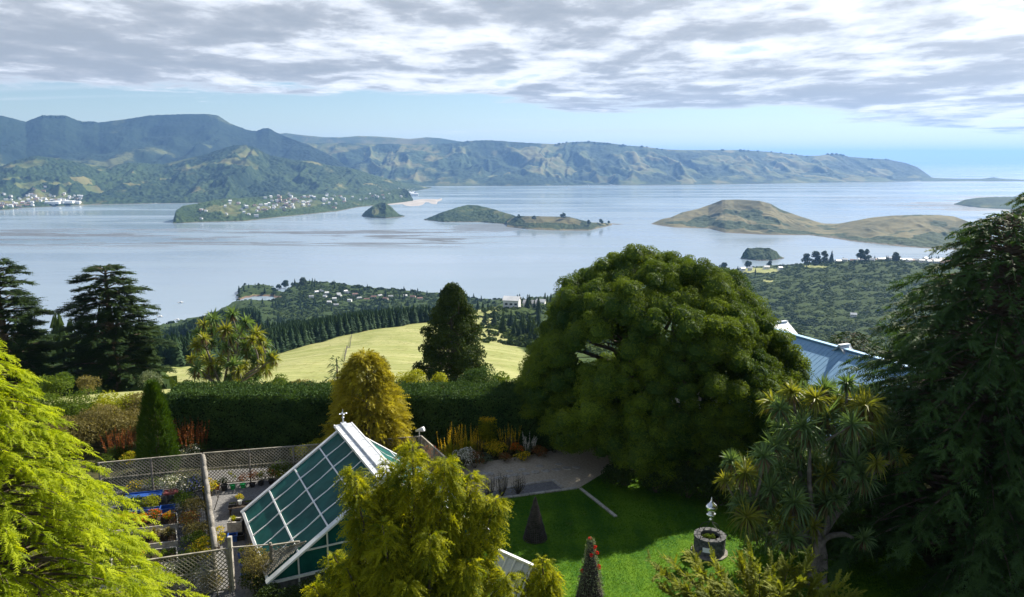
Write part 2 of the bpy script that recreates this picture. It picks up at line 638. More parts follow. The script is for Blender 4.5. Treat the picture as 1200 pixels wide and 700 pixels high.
# distant range behind everything
Land('distant_range', 'faint blue distant mountain range behind the far ridge', [(300, 210.5), (580, 210.5)],
     [(300, 160), (335, 156), (350, 158), (380, 161), (400, 161), (420, 159.5), (440, 160), (462, 161.5), (480, 163), (500, 161), (515, 162), (540, 166), (580, 169)],
     [(300, 1400), (580, 1400)], M_FAR, 160, 30, 0.35, 3000, (), 0, 0.1, 5, 0.05, 0.8, 0.6, 5)
# dark massif on the left
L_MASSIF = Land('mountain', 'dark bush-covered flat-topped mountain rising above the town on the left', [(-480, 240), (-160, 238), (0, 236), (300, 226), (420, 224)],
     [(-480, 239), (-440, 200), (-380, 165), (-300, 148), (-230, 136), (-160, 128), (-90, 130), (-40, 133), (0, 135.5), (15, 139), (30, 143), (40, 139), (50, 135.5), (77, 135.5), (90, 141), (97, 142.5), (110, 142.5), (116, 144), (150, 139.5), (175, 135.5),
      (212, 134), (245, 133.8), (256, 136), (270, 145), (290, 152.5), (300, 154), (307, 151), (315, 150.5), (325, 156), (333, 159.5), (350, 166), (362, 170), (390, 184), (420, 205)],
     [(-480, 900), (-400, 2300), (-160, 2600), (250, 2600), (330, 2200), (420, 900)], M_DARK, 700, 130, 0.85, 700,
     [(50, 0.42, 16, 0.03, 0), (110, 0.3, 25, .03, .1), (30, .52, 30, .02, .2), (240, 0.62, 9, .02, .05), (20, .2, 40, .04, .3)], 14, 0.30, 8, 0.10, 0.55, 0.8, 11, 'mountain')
# long far ridge in the middle and right
L_FAR = Land('far_hills', 'long far ridge of pasture and bush on the other side of the harbour', [(330, 219), (480, 218.5), (600, 218), (800, 217), (960, 214.5), (1092, 212.5), (1110, 212.3)],
     [(330, 167), (350, 168), (400, 168), (430, 168.5), (500, 169), (530, 168), (545, 166), (555, 165), (570, 164.5), (590, 165.5), (600, 166.5), (625, 168), (650, 169), (668, 167), (690, 166),
      (715, 168), (730, 170.5), (755, 172), (775, 175), (800, 176), (850, 176), (870, 176), (900, 178), (920, 180), (945, 183), (960, 182.5), (970, 181), (985, 181), (995, 184), (1020, 186),
      (1040, 187), (1060, 191), (1075, 196), (1085, 203), (1094, 210), (1110, 212)],
     [(330, 1900), (560, 2100), (900, 2300), (1060, 1900), (1110, 900)], M_FAR, 760, 110, 0.55, 380,
     [(460, .55, 14, .14, 0.05), (445, .78, 20, .10, .1), (585, .3, 14, .06, 0), (845, .72, 26, .12, .02), (650, .45, 26, .08, .1), (700, .28, 22, .05, .05), (620, .8, 20, .1, .15), (540, .5, 25, .25, .85), (760, .35, 22, .06, .1), (930, .6, 26, .12, .2),
      (670, .75, 12, .2, .9), (600, .15, 60, .1, .9), (1030, .6, 20, .2, .25)], 14, 0.42, 15, 0.13, 0.7, 0.8, 23, 'hill', 1.0)
# spit that closes the harbour mouth
Land('spit', 'low dark sand spit at the harbour mouth', [(1080, 213), (1180, 212.6), (1215, 212.5)],
     [(1080, 208), (1100, 209), (1120, 209.6), (1150, 209.8), (1165, 207.9), (1172, 209.5), (1195, 210.6), (1215, 212)], [(1080, 500), (1215, 350)], M_WOOD, 90, 14, 0.9, 200, (), 6, 0.05, 5, .03, .9, .8, 31, 'spit')
# foothills in front of the mountain, with the clearings
L_FOOT = Land('foothills', 'sunlit wooded foothills with pale clearings in front of the mountain', [(-460, 256), (-160, 250), (0, 247), (30, 244), (110, 240), (220, 238.5), (330, 236), (400, 232), (470, 227), (505, 221)],
     [(-460, 255), (-400, 222), (-280, 196), (-160, 190), (0, 196), (20, 188), (40, 183), (70, 186), (100, 192), (125, 196), (150, 191), (190, 193), (220, 186), (245, 180), (262, 174), (275, 170.5), (288, 170), (300, 174), (315, 182), (345, 188),
      (365, 189), (385, 194), (410, 197), (440, 206), (470, 214), (490, 218), (505, 220.5)],
     [(-460, 400), (-380, 1200), (-160, 1500), (100, 1300), (285, 1500), (400, 1000), (505, 300)], M_FAR, 760, 130, 0.78, 260,
     [(285, .86, 18, .08, 0), (264, .72, 20, .025, .02), (200, .62, 14, .03, .05), (220, .78, 16, .03, .1), (150, .42, 14, .025, 0.05), (12, .62, 14, .06, 0), (40, .5, 22, .05, 0.0), (75, .42, 18, .05, .12), (95, .55, 14, .04, .1),
      (110, .36, 14, .04, .1), (40, .2, 50, .12, .35), (195, .3, 16, .2, 1.0), (435, .55, 12, .05, .02), (330, .6, 30, .12, .8), (245, .45, 28, .12, .75), (60, .75, 25, .06, .8)], 20, 0.36, 13, 0.14, 0.8, 0.8, 47, 'hill', 0.5)
# the port peninsula
L_PORT = Land('port_peninsula', 'low wooded peninsula of the port town with a pale shoreline', [(203, 262), (230, 261), (285, 259.5), (330, 254.5), (395, 248), (420, 243), (450, 240), (484, 236)],
     [(203, 259), (206, 247), (215, 241.5), (228, 239.5), (245, 236), (265, 233), (290, 232), (320, 230), (345, 228), (370, 227.5), (400, 229), (430, 228), (455, 224), (470, 221), (478, 223), (484, 234)],
     [(203, 60), (230, 350), (300, 700), (400, 800), (470, 500), (484, 40)], M_WOOD, 330, 70, 0.86, 140,
     [(272, .5, 14, .3, .15), (250, .55, 12, .2, .3), (300, .45, 16, .2, .3), (350, .5, 40, .2, .45), (220, .4, 12, .4, 1)], 11, 0.22, 8, 0.12, 0.85, 0.6, 61, 'peninsula')
# islands
L_GOAT = Land('round_island', 'small dark dome-shaped wooded island in mid harbour', [(424, 253), (436, 255.5), (452, 256), (470, 254.5), (474, 254)],
     [(424, 252.6), (429, 247), (438, 241), (446, 237.5), (452, 238), (460, 244), (467, 251), (474, 253.7)], [(424, 30), (446, 190), (474, 30)], M_WOOD, 90, 40, 0.8, 90, [(440, .5, 5, .3, .4)], 7, 0.15, 4, 0.08, 0.9, 1.0, 71, 'island')
L_QUAR = Land('wooded_island', 'long dark island with a rounded wooded hill', [(497, 258), (520, 260.5), (560, 260.5), (607, 264), (618, 266)],
     [(497, 257.8), (506, 254), (520, 248.5), (535, 243.5), (548, 240.5), (560, 241), (575, 244.5), (590, 249), (602, 252.5), (612, 258), (618, 265)], [(497, 30), (550, 380), (618, 80)], M_WOOD, 200, 56, 0.72, 110,
     [(590, .8, 12, .3, .1)], 7, 0.15, 5, 0.08, 0.9, 0.9, 73, 'island')
L_TAIL = Land('island_tail', 'low grassy end of the wooded island with scattered dark trees', [(594, 266), (620, 269), (650, 270.3), (690, 270.5), (718, 264), (731, 263.5)],
     [(594, 258), (605, 253.5), (620, 253.5), (650, 254), (668, 254.5), (682, 258.5), (695, 261), (710, 261.5), (720, 263), (731, 263.4)], [(594, 160), (650, 240), (718, 70), (731, 10)], M_ISLE, 190, 46, 0.42, 70,
     [(640, .78, 30, .22, .02), (660, .8, 22, .18, 0), (605, .5, 10, .4, .9), (690, .6, 10, .4, .9), (650, .3, 50, .2, .8)], 6, 0.15, 6, 0.08, 0.9, 0.9, 77, 'island')
L_HEAD = Land('grassy_headland', 'tawny grassy headland with two smooth hills and scrub at its shore', [(763, 263), (790, 267), (830, 268), (850, 273), (900, 275.5), (950, 276), (1000, 283), (1060, 290), (1120, 293), (1165, 291)],
     [(763, 262.6), (775, 257), (786, 255), (800, 249), (818, 245), (835, 239), (846, 234.5), (865, 234), (890, 235.5), (903, 239), (915, 246), (935, 253), (950, 258), (966, 263.5), (978, 264.5), (1000, 259.5), (1020, 255.5), (1045, 253), (1075, 252),
      (1100, 252.5), (1118, 254), (1135, 260), (1150, 265), (1158, 274), (1165, 290)],
     [(763, 30), (800, 350), (860, 620), (960, 350), (1040, 520), (1120, 560), (1165, 60)], M_ISLE, 460, 90, 0.26, 130,
     [(880, .62, 14, .16, .95), (900, .45, 26, .10, .9), (860, .2, 50, .10, .95), (820, .3, 20, .25, .95), (960, .12, 60, .10, .9), (1060, .12, 80, .13, .95), (1110, .28, 40, .16, .95), (1100, .75, 12, .08, .8),
      (870, .85, 40, .1, 0), (920, .7, 20, .2, 0), (1020, .6, 30, .25, 0), (1060, .7, 30, .2, 0), (800, .75, 14, .12, .1)], 5, 0.28, 9, 0.05, 0.85, 0.9, 83, 'headland')
Land('small_bush_islet', 'small flat-topped bush islet close to the near shore', [(868, 303.5), (890, 306), (905, 305.6), (919, 303)],
     [(868, 303), (871, 296.5), (876, 291.5), (890, 290.5), (902, 291), (910, 295), (914, 300), (919, 302.8)], [(868, 15), (890, 90), (919, 15)], M_WOOD, 90, 34, 0.9, 60, (), 6, 0.1, 3, 0.06, 0.95, 0.9, 91, 'islet')
Land('low_point', 'low dark point on the far right shore', [(1118, 240), (1150, 244), (1185, 246), (1260, 250)],
     [(1118, 239.7), (1130, 234.5), (1145, 232), (1165, 231), (1200, 230.5), (1260, 230)], [(1118, 40), (1150, 300), (1260, 600)], M_WOOD, 90, 24, 0.9, 150, (), 6, 0.1, 5, 0.06, 0.9, 0.9, 95, 'point')
# reclaimed wharf at the port
Land('wharf_land', 'flat pale reclaimed wharf land at the port', [(440, 243.5), (470, 243), (500, 242.2), (512, 240.6), (518, 237)],
     [(440, 239.2), (470, 237.5), (490, 234.8), (500, 234.2), (512, 234.4), (518, 235.6)], [(440, 380), (480, 600), (500, 850), (518, 500)],
     speckle('pale_wharf_gravel', (0.28, 0.25, 0.22), (0.42, 0.38, 0.34), 0.01), 60, 16, 0.0, 100, (), 0, 0.0, 5, 0.0, 1.0, 0.3, 97, 'wharf')


# ------------------------------------------------------------------ setting: the ground of the near shore, one sheet from garden to harbour
def cp(u, v, Y):
    p = at_y(u, v, Y)
    return [p[0], Y, p[2]]


CPS = []
# garden plateau and its edges
for x, y in [(-60, 15), (-30, 15), (0, 15), (30, 15), (60, 15), (-40, 40), (-15, 40), (10, 40), (35, 40), (-30, 55), (-5, 55), (15, 57), (60, 40), (-70, 45)]:
    CPS.append([x, y, 0])
CPS += [[-40, 75, -3.6], [-5, 75, -4.2], [30, 85, -8], [55, 70, -8], [90, 60, -14], [-90, 70, -8]]
CPS += [[-45, 95, -9.3], [0, 95, -9.8], [-100, 110, -22], [40, 130, -26]]
# the grass spur
CPS += [cp(500, 376, 550), cp(400, 395.5, 470), cp(310, 416, 400), cp(215, 437, 300), cp(570, 381, 520), cp(620, 407, 430), cp(450, 410, 330), cp(520, 410, 330), cp(400, 425, 250), cp(500, 440, 190), cp(590, 425, 260), cp(300, 446, 190)]
# under the pines beyond the spur
CPS += [cp(500, 377, 680), cp(400, 388, 650), cp(300, 400, 620), cp(220, 425, 520), cp(120, 440, 420), cp(40, 430, 420), cp(90, 412, 640), cp(20, 400, 700), cp(200, 404, 760)]
# scrub slope right of the spur
CPS += [cp(600, 392, 560), cp(640, 400, 620), cp(560, 366, 780), cp(640, 360, 880), cp(690, 356, 960), cp(600, 364, 800)]
# down to the shore
for u, Y, z in [(-100, 1250, -290), (60, 1350, -296), (180, 1430, -299), (180, 1180, -262), (320, 1330, -272), (420, 1300, -262), (520, 1250, -250), (620, 1350, -262), (700, 1400, -262),
                (-100, 900, -215), (100, 950, -225), (340, 950, -190), (500, 950, -180), (650, 1100, -205), (-300, 700, -170)]:
    CPS.append([xcol(u, Y, z), Y, z])
# right: gully below the house, then the bush hillside facing us
for u, Y, z in [(850, 250, -65), (1000, 200, -60), (1150, 200, -62), (1300, 220, -70), (900, 500, -135), (1050, 500, -145), (1250, 500, -150), (800, 700, -160), (900, 900, -236), (1050, 900, -246), (1250, 900, -240)]:
    CPS.append([xcol(u, Y, z), Y, z])
CPS += [cp(850, 395, 1150), cp(950, 400, 1180), cp(1050, 398, 1180), cp(1150, 390, 1180), cp(850, 345, 1560), cp(950, 345, 1520), cp(1050, 350, 1480), cp(1150, 345, 1480),
        cp(850, 322, 1980), cp(900, 319, 1960), cp(950, 313, 1900), cp(1000, 309, 1850), cp(1050, 307, 1850), cp(1100, 309, 1850), cp(1200, 309, 1850), cp(1350, 309, 1850), cp(760, 345, 1650), cp(720, 342, 1640)]
CPS = np.array(CPS, float)
SCL = 400.0


def _rbf_fit(P):
    X = P[:, :2] / SCL
    r = np.linalg.norm(X[:, None] - X[None], axis=-1)
    K = r + 0.004 * np.eye(len(P))           # linear kernel: no overshoot
    A = np.zeros((len(P) + 3, len(P) + 3))
    A[:len(P), :len(P)] = K
    A[:len(P), len(P):] = np.c_[np.ones(len(P)), X]
    A[len(P):, :len(P)] = A[:len(P), len(P):].T
    return np.linalg.solve(A, np.r_[P[:, 2], 0, 0, 0])


RW = _rbf_fit(CPS)


def raw_h(x, y):
    sh = np.shape(x)
    X = np.c_[np.ravel(x), np.ravel(y)] / SCL
    out = np.empty(len(X))
    for a in range(0, len(X), 20000):
        q_ = X[a:a + 20000]
        r = np.linalg.norm(q_[:, None] - CPS[None, :, :2] / SCL, axis=-1)
        out[a:a + 20000] = r @ RW[:len(CPS)] + RW[-3] + q_ @ RW[-2:]
    return out.reshape(sh)


def col_of(x, y, z):
    return 600 + F * x / (y * CP + (CZ - z) * SP)


# limit of the near land: the shoreline, as (column, distance)
SHORE = np.array([(-900, 1150), (-300, 1250), (0, 1330), (60, 1375), (110, 1400), (165, 1425), (185, 1445), (210, 1480), (250, 1560), (277, 1700), (279, 1850), (285, 1915), (300, 1930), (318, 1900), (323, 1850), (330, 1800), (337, 1850),
                  (345, 1930), (362, 1980), (385, 1960), (420, 1900), (460, 1850), (500, 1800), (530, 1770), (560, 1720), (600, 1690), (640, 1720), (655, 1800), (665, 1960), (690, 1990), (760, 2040), (835, 2090), (845, 2180), (870, 2240), (905, 2260), (930, 2320), (950, 2360), (1000, 2330),
                  (1100, 2300), (1300, 2300), (2200, 2300)], float)


def height(x, y, detail=True):
    x = np.asarray(x, float); y = np.asarray(y, float)
    z = raw_h(x, y)
    # low land beyond the last control points leads to the beach
    u = col_of(x, y, np.maximum(z, -298))
    ysh = np.interp(u, SHORE[:, 0], SHORE[:, 1])
    d = ysh - y                              # metres inside the shore
    coast = np.where(d > 0, WZ + 1.2 + 0.16 * d + 9.0 * sstep(0, 60, d), WZ + 1.2 + 0.35 * d)
    mixk = sstep(1200, 1500, y)
    right = sstep(700, 780, u)
    low = np.minimum(z, coast)
    land = np.where(z < WZ + 6, WZ + 6, z)
    cap = np.minimum(np.where(right > 0.5, z, np.minimum(land, WZ + 14)), coast)
    z = np.where(y > 1150, low * (1 - mixk) + np.where(d > 0, np.minimum(np.maximum(cap, WZ + 2 + 0.03 * np.clip(d, 0, 400)), coast), coast) * mixk, z)
    # the little bay behind the headland
    vw = 350 - F * ((WZ - CZ) * CP + y * SP) / (y * CP + (CZ - WZ) * SP)
    uw = col_of(x, y, np.full_like(z, WZ))
    bay = sstep(1.15, 0.85, ((uw - 304 + 1.2 * (vw - 352)) / 24) ** 2 + ((vw - 352) / 5.2) ** 2 + 0.3 * fbm(x / 60, y / 60, 2, 44))
    z = np.where(y > 1200, z * (1 - bay) + (WZ - 3) * bay, z)
    k = sstep(56, 74, y + 0.10 * np.abs(x))
    z = z * k
    if detail:
        a = sstep(70, 250, y)
        z = z + a * (5.0 * fbm(x / 120, y / 120, 3, 5) + 1.6 * gnoise(x / 45, y / 70, 15) + 0.5 * fbm(x / 18, y / 18, 3, 6)) * np.where(z < WZ + 12, 0.15, 1.0)
    return z


def forest_mask(x, y, z):
    u = col_of(x, y, z)
    ye = np.interp(u, [-900, 0, 215, 310, 400, 500, 545, 560], [250, 300, 300, 400, 470, 550, 540, 3000])
    edge = y - ye - 6 * fbm(x / 25, y / 25, 2, 3)
    return edge, u


def make_ground():
    ug = np.concatenate([np.linspace(-1300, -60, 60), np.arange(-56, 1260, 4.0), np.linspace(1264, 2400, 50)])
    yg = np.concatenate([np.linspace(-40, 30, 12), np.linspace(32, 76, 34), np.geomspace(78, 2420, 330)])
    U, Yg = np.meshgrid(ug, yg)
    x = (U - 600) / F * np.maximum(Yg * 1.05 + 14, 34.0)
    for _ in range(2):
        z = height(x, Yg)
        x = np.where(Yg > 60, xcol(U, Yg, z), x)
    z = height(x, Yg)
    e, u = forest_mask(x, Yg, z)
    # 0 pasture, 1 bush and scrub
    cov = np.zeros_like(z)
    cov = np.where(e > 0, 1.0, cov)
    scr = sstep(585, 640, u + 20 * fbm(x / 40, Yg / 40, 3, 8) + 0.10 * (Yg - 430)) * sstep(300, 420, Yg)
    cov = np.maximum(cov, scr)
    cov = np.maximum(cov, sstep(690, 720, u) * sstep(70, 110, Yg))
    cov = np.maximum(cov, sstep(190, 120, u + 25 * fbm(x / 30, Yg / 30, 3, 18)) * sstep(115, 150, Yg + 20 * fbm(x / 30, Yg / 30, 3, 19)))
    gul = 0.8 * sstep(0.12, 0.3, fbm(x / 26, Yg / 60, 3, 12)) * sstep(555, 590, u) * sstep(220, 320, Yg)
    cov = np.maximum(cov, gul)
    for pu, pv, ru, rv in [(890, 318, 26, 3.5), (955, 313, 14, 2.0), (1065, 385, 24, 4), (900, 330, 8, 2)]:       # meadows on the far slope
        vv = 350 - F * ((z - CZ) * CP + Yg * SP) / (Yg * CP + (CZ - z) * SP)
        k = sstep(1.2, 0.7, ((u - pu) / ru) ** 2 + ((vv - pv) / rv) ** 2) * (Yg > 900)
        cov = cov * (1 - k)
    cov = np.where(z < WZ + 3.0, 0.0, cov)
    can = (1 - np.abs(gnoise(x / 11, Yg / 11, 155))) * 0.7 + 0.5 * gnoise(x / 27, Yg / 27, 156)
    m = sstep(0.45, 0.6, cov) * sstep(500, 800, Yg) * (z > WZ + 4)
    z = z + m * 7.0 * (can - 0.3)
    garden = 1 - sstep(58, 66, Yg)
    m_, t = new_mat('near_ground')
    P = pos(t)
    c_ = attr(t, 'cover'); g_ = attr(t, 'garden')
    n1 = t.noise(P, 0.05, 6, 0.6); n2 = t.noise(P, 0.35, 6, 0.65); n3 = t.noise(P, 2.2, 4, 0.6)
    rows = t.noise(t.mapping(P, (0.02, 0.5, 0.02)), 1.0, 5, 0.6)
    past = t.mix(t.ss(t.math('ADD', t.math('MULTIPLY', n1, 0.5), t.math('MULTIPLY', rows, 0.5)), 0.38, 0.62), (0.190, 0.215, 0.070), (0.310, 0.310, 0.140))
    past = t.mix(t.math('MULTIPLY', t.ss(n2, 0.55, 0.7), 0.6), past, (0.20, 0.19, 0.05))
    tus = t.noise(t.mapping(P, (0.5, 0.22, 0.5)), 1.0, 3, 0.7)
    past = t.mix(t.math('MULTIPLY', t.ss(tus, 0.54, 0.66), 0.55), past, (0.13, 0.13, 0.04))
    bush = t.mix(t.ss(n2, 0.35, 0.65), (0.022, 0.040, 0.013), (0.050, 0.074, 0.020))
    s = t.n('SeparateXYZ'); t.l(P, s.inputs[0])
    c = t.mix(t.ss(t.math('ADD', c_, t.math('MULTIPLY', t.math('SUBTRACT', n2, 0.5), 0.5)), 0.4, 0.6), past, bush)
    shore = t.ss(t.math('ADD', s.outputs[2], t.math('MULTIPLY', n1, 3.0)), WZ + 5.5, WZ + 3.5)
    c = t.mix(shore, c, (0.17, 0.12, 0.085))
    soil = t.mix(t.ss(n3, 0.35, 0.65), (0.030, 0.036, 0.014), (0.070, 0.065, 0.030))
    c = t.mix(g_, c, soil)
    pbr(t, c, 0.95, 0.05, 0, n2, 0.6, 0.6)
    V = np.stack([x, Yg, z], -1).reshape(-1, 3)
    nr, nc = U.shape
    i = np.arange(nr - 1)[:, None] * nc; j = np.arange(nc - 1)[None]
    Q = np.stack([i + j, i + j + 1, i + nc + j + 1, i + nc + j], -1).reshape(-1, 4)
    o = mesh_obj('ground', V, [Q], m_, None, {'cover': cov.ravel(), 'garden': garden.ravel()}, True)
    tag(o, 'garden plateau, pale grass spur and bush slopes down to the harbour', 'ground', None, 'structure')


make_ground()
# ------------------------------------------------------------------ leaf materials
M_BARK = speckle('grey_brown_bark', (0.06, 0.045, 0.03), (0.16, 0.13, 0.10), 2.5, 0.9, 0.1, 0, 0.8, 0.05)
M_PALEBARK = speckle('pale_corky_bark', (0.09, 0.08, 0.068), (0.22, 0.195, 0.165), 3.0, 0.9, 0.1, 0, 0.8, 0.05)
M_LIME = leaf_mat('lime_needles', (0.075, 0.155, 0.005), (0.49, 0.55, 0.012), 0.5)
M_WEEP = leaf_mat('golden_green_weeping_sprays', (0.045, 0.095, 0.006), (0.45, 0.44, 0.014), 0.5)
M_GOLD = leaf_mat('golden_sprays', (0.17, 0.155, 0.012), (0.54, 0.47, 0.040), 0.42)
M_FIRDARK = leaf_mat('deep_green_sprays', (0.014, 0.040, 0.014), (0.065, 0.125, 0.028), 0.34)
M_CEDAR = leaf_mat('cedar_needles', (0.010, 0.028, 0.010), (0.050, 0.085, 0.016), 0.25)
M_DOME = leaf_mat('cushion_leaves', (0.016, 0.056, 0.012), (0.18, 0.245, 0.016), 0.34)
M_DARKLEAF = leaf_mat('dark_leaves', (0.014, 0.036, 0.010), (0.060, 0.090, 0.016), 0.28)
M_HEDGE = leaf_mat('hedge_leaves', (0.020, 0.052, 0.016), (0.085, 0.150, 0.036), 0.25, 0.7, None, 0.12)
M_MIDLEAF = leaf_mat('garden_leaves', (0.040, 0.085, 0.012), (0.150, 0.210, 0.024), 0.42)
M_YELLEAF = leaf_mat('yellow_green_leaves', (0.110, 0.150, 0.010), (0.42, 0.42, 0.020), 0.45)
M_OLIVE = leaf_mat('olive_brown_twiggy_leaves', (0.085, 0.078, 0.026), (0.29, 0.25, 0.095), 0.35)
M_GREYLEAF = leaf_mat('grey_green_leaves', (0.07, 0.10, 0.055), (0.22, 0.26, 0.16), 0.3)
M_CONE = leaf_mat('clipped_cone_foliage', (0.020, 0.060, 0.008), (0.085, 0.150, 0.012), 0.3)
M_BLADE = leaf_mat('cabbage_tree_blades', (0.045, 0.095, 0.034), (0.17, 0.26, 0.085), 0.35, 0.5, None, 0.25)
M_BLADEY = leaf_mat('yellow_cabbage_tree_blades', (0.085, 0.125, 0.020), (0.30, 0.30, 0.04), 0.4, 0.5, None, 0.25)
M_DEAD = leaf_mat('dead_blades', (0.085, 0.062, 0.034), (0.23, 0.165, 0.080), 0.2)
M_ORANGE = leaf_mat('orange_flowers', (0.50, 0.09, 0.010), (0.75, 0.20, 0.02), 0.3)
M_RUST = leaf_mat('rust_red_leaves', (0.13, 0.040, 0.014), (0.33, 0.12, 0.030), 0.3)
M_RED = leaf_mat('red_flowers', (0.45, 0.010, 0.012), (0.70, 0.03, 0.03), 0.25)
M_YELLOW = leaf_mat('yellow_flowers', (0.55, 0.36, 0.012), (0.80, 0.62, 0.03), 0.35)
M_WHITEFL = leaf_mat('white_flowers', (0.60, 0.58, 0.50), (0.85, 0.83, 0.78), 0.3)
M_BLUEFL = leaf_mat('blue_flowers', (0.10, 0.12, 0.50), (0.25, 0.28, 0.75), 0.3)
M_PINE = leaf_mat('pine_plantation_needles', (0.010, 0.030, 0.016), (0.038, 0.070, 0.026), 0.15, 0.8, None, 0.08)
M_BUSH = leaf_mat('native_bush_leaves', (0.016, 0.036, 0.012), (0.075, 0.110, 0.024), 0.2, 0.85, None, 0.08)
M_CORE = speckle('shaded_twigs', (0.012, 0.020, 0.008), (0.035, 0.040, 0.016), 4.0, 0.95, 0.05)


# ------------------------------------------------------------------ foliage shapes
def unit(v):
    return v / (np.linalg.norm(v, axis=-1, keepdims=True) + 1e-9)


def rvec(n):
    return unit(rng.normal(size=(n, 3)))


def fronds(b, d, L, n=6, l0=0.34, w=0.05, droop=0.25, ang=50, side=None, jit=0.25):
    """flat feathery sprays: an axis that droops, leaflets on both sides and one at the tip"""
    N = len(b)
    L = np.broadcast_to(np.asarray(L, float), (N,))
    d = unit(d)
    if side is None:
        side = np.cross(d, [0, 0, 1.0]) + rng.normal(size=(N, 3)) * jit
    side = unit(side - d * np.sum(side * d, -1, keepdims=True))
    t = np.linspace(0.12, 1.0, n)
    ax = b[:, None] + d[:, None] * (t[None, :, None] * L[:, None, None])
    ax[..., 2] -= droop * L[:, None] * t[None] ** 2
    tg = d[:, None] - np.array([0, 0, 1.0]) * (2 * droop * t[None, :, None])
    tg = unit(tg)
    ln = L[:, None] * l0 * (1.05 - 0.7 * t[None]) * rng.uniform(0.65, 1.3, (N, n))
    wd = np.broadcast_to(np.asarray(w, float), (N,))[:, None, None] * np.ones((N, n, 1))
    out = []
    ca, sa = cos(radians(ang)), sin(radians(ang))
    for sg in (-1, 1):
        dirn = unit(ca * tg + sg * sa * side[:, None] + rng.normal(size=(N, n, 3)) * 0.16)
        tip = ax + dirn * ln[..., None]
        tip[..., 2] -= 0.18 * ln
        out.append(np.stack([ax - tg * wd * 0.5, ax + tg * wd, tip], 2))
    tri = np.concatenate(out, 1).reshape(-1, 3, 3)
    end = np.stack([ax[:, -2] - side * wd[:, 0] * 0.6, ax[:, -2] + side * wd[:, 0] * 0.6, ax[:, -1] + tg[:, -1] * (L * 0.12)[:, None]], 1)
    idx = np.concatenate([np.repeat(np.arange(N), 2 * n), np.arange(N)])
    return np.concatenate([tri, end]), idx


def leaves(c, nrm, size, asp=0.5):
    """separate diamond leaves"""
    n = len(c)
    size = np.broadcast_to(np.asarray(size, float), (n,))[:, None]
    nrm = unit(nrm)
    a = unit(np.cross(nrm, rvec(n)))
    b = np.cross(nrm, a)
    fold = nrm * size * 0.14
    return np.stack([c - a * size * 0.5, c - b * size * 0.5 * asp + fold, c + a * size * 0.5, c + b * size * 0.5 * asp + fold], 1)


def puffs(g, C, R, dens, size, tone=None, low=-0.45, asp=0.55, sq=0.85, tj=0.25, inner=0.62, outw=0.75):
    """cushions of leaves: points in the outer shell of each ball, dens leaves per square metre"""
    C = np.asarray(C, float); R = np.broadcast_to(np.asarray(R, float), (len(C),))
    cnt = np.maximum(12, (dens * 4 * pi * R ** 2 * 0.7).astype(int))
    ix = np.repeat(np.arange(len(C)), cnt)
    d = rvec(len(ix))
    bad = d[:, 2] < low
    d[bad, 2] *= -1
    rr = R[ix] * rng.uniform(inner, 1.06, len(ix)) ** 0.6
    bump = 1 + 0.14 * gnoise(d[:, 0] * 3.1 + ix * 1.7, d[:, 1] * 3.1 + d[:, 2] * 2.3, 4)
    P = C[ix] + d * (rr * bump)[:, None] * np.array([1, 1, sq])
    nrm = d * outw + rvec(len(ix)) * 0.75
    tn = (rng.uniform(0.25, 0.75, len(C)) if tone is None else np.broadcast_to(tone, (len(C),)))[ix] + rng.uniform(-tj, tj, len(ix))
    g.polys(leaves(P, nrm, size * rng.uniform(0.7, 1.35, len(ix)), asp), np.clip(tn, 0, 1))
    return g


def _ico():
    p = (1 + 5 ** .5) / 2
    V = np.array([[-1, p, 0], [1, p, 0], [-1, -p, 0], [1, -p, 0], [0, -1, p], [0, 1, p], [0, -1, -p], [0, 1, -p], [p, 0, -1], [p, 0, 1], [-p, 0, -1], [-p, 0, 1]], float)
    Fc = np.array([[0, 11, 5], [0, 5, 1], [0, 1, 7], [0, 7, 10], [0, 10, 11], [1, 5, 9], [5, 11, 4], [11, 10, 2], [10, 7, 6], [7, 1, 8], [3, 9, 4], [3, 4, 2], [3, 2, 6], [3, 6, 8], [3, 8, 9], [4, 9, 5], [2, 4, 11], [6, 2, 10], [8, 6, 7], [9, 8, 1]])
    T = unit(V)[Fc]
    a, b, c = T[:, 0], T[:, 1], T[:, 2]
    ab, bc, ca = unit(a + b), unit(b + c), unit(c + a)
    return np.concatenate([np.stack([a, ab, ca], 1), np.stack([ab, b, bc], 1), np.stack([ca, bc, c], 1), np.stack([ab, bc, ca], 1)])


ICO = _ico()


def hearts(g, C, R, tone=0.15, sq=0.85):
    """dense heart of each cushion, a dark solid blob added for clump shading"""
    C = np.asarray(C, float); R = np.broadcast_to(np.asarray(R, float), (len(C),))
    T = ICO[None] * R[:, None, None, None] * np.array([1, 1, sq]) + C[:, None, None, :]
    k = np.round(ICO * 50)
    wob = 1 + 0.18 * np.sin(k[..., 0] * 1.3 + k[..., 1] * 2.1 + k[..., 2] * 0.7)
    T = C[:, None, None, :] + (T - C[:, None, None, :]) * wob[None, ..., None]
    g.polys(T.reshape(-1, 3, 3), np.repeat(np.broadcast_to(np.asarray(tone, float), (len(C),)), len(ICO)))
    return g


def tree_root(name, label, cat, base, group=None):
    return thing(name, label, cat, base, group)


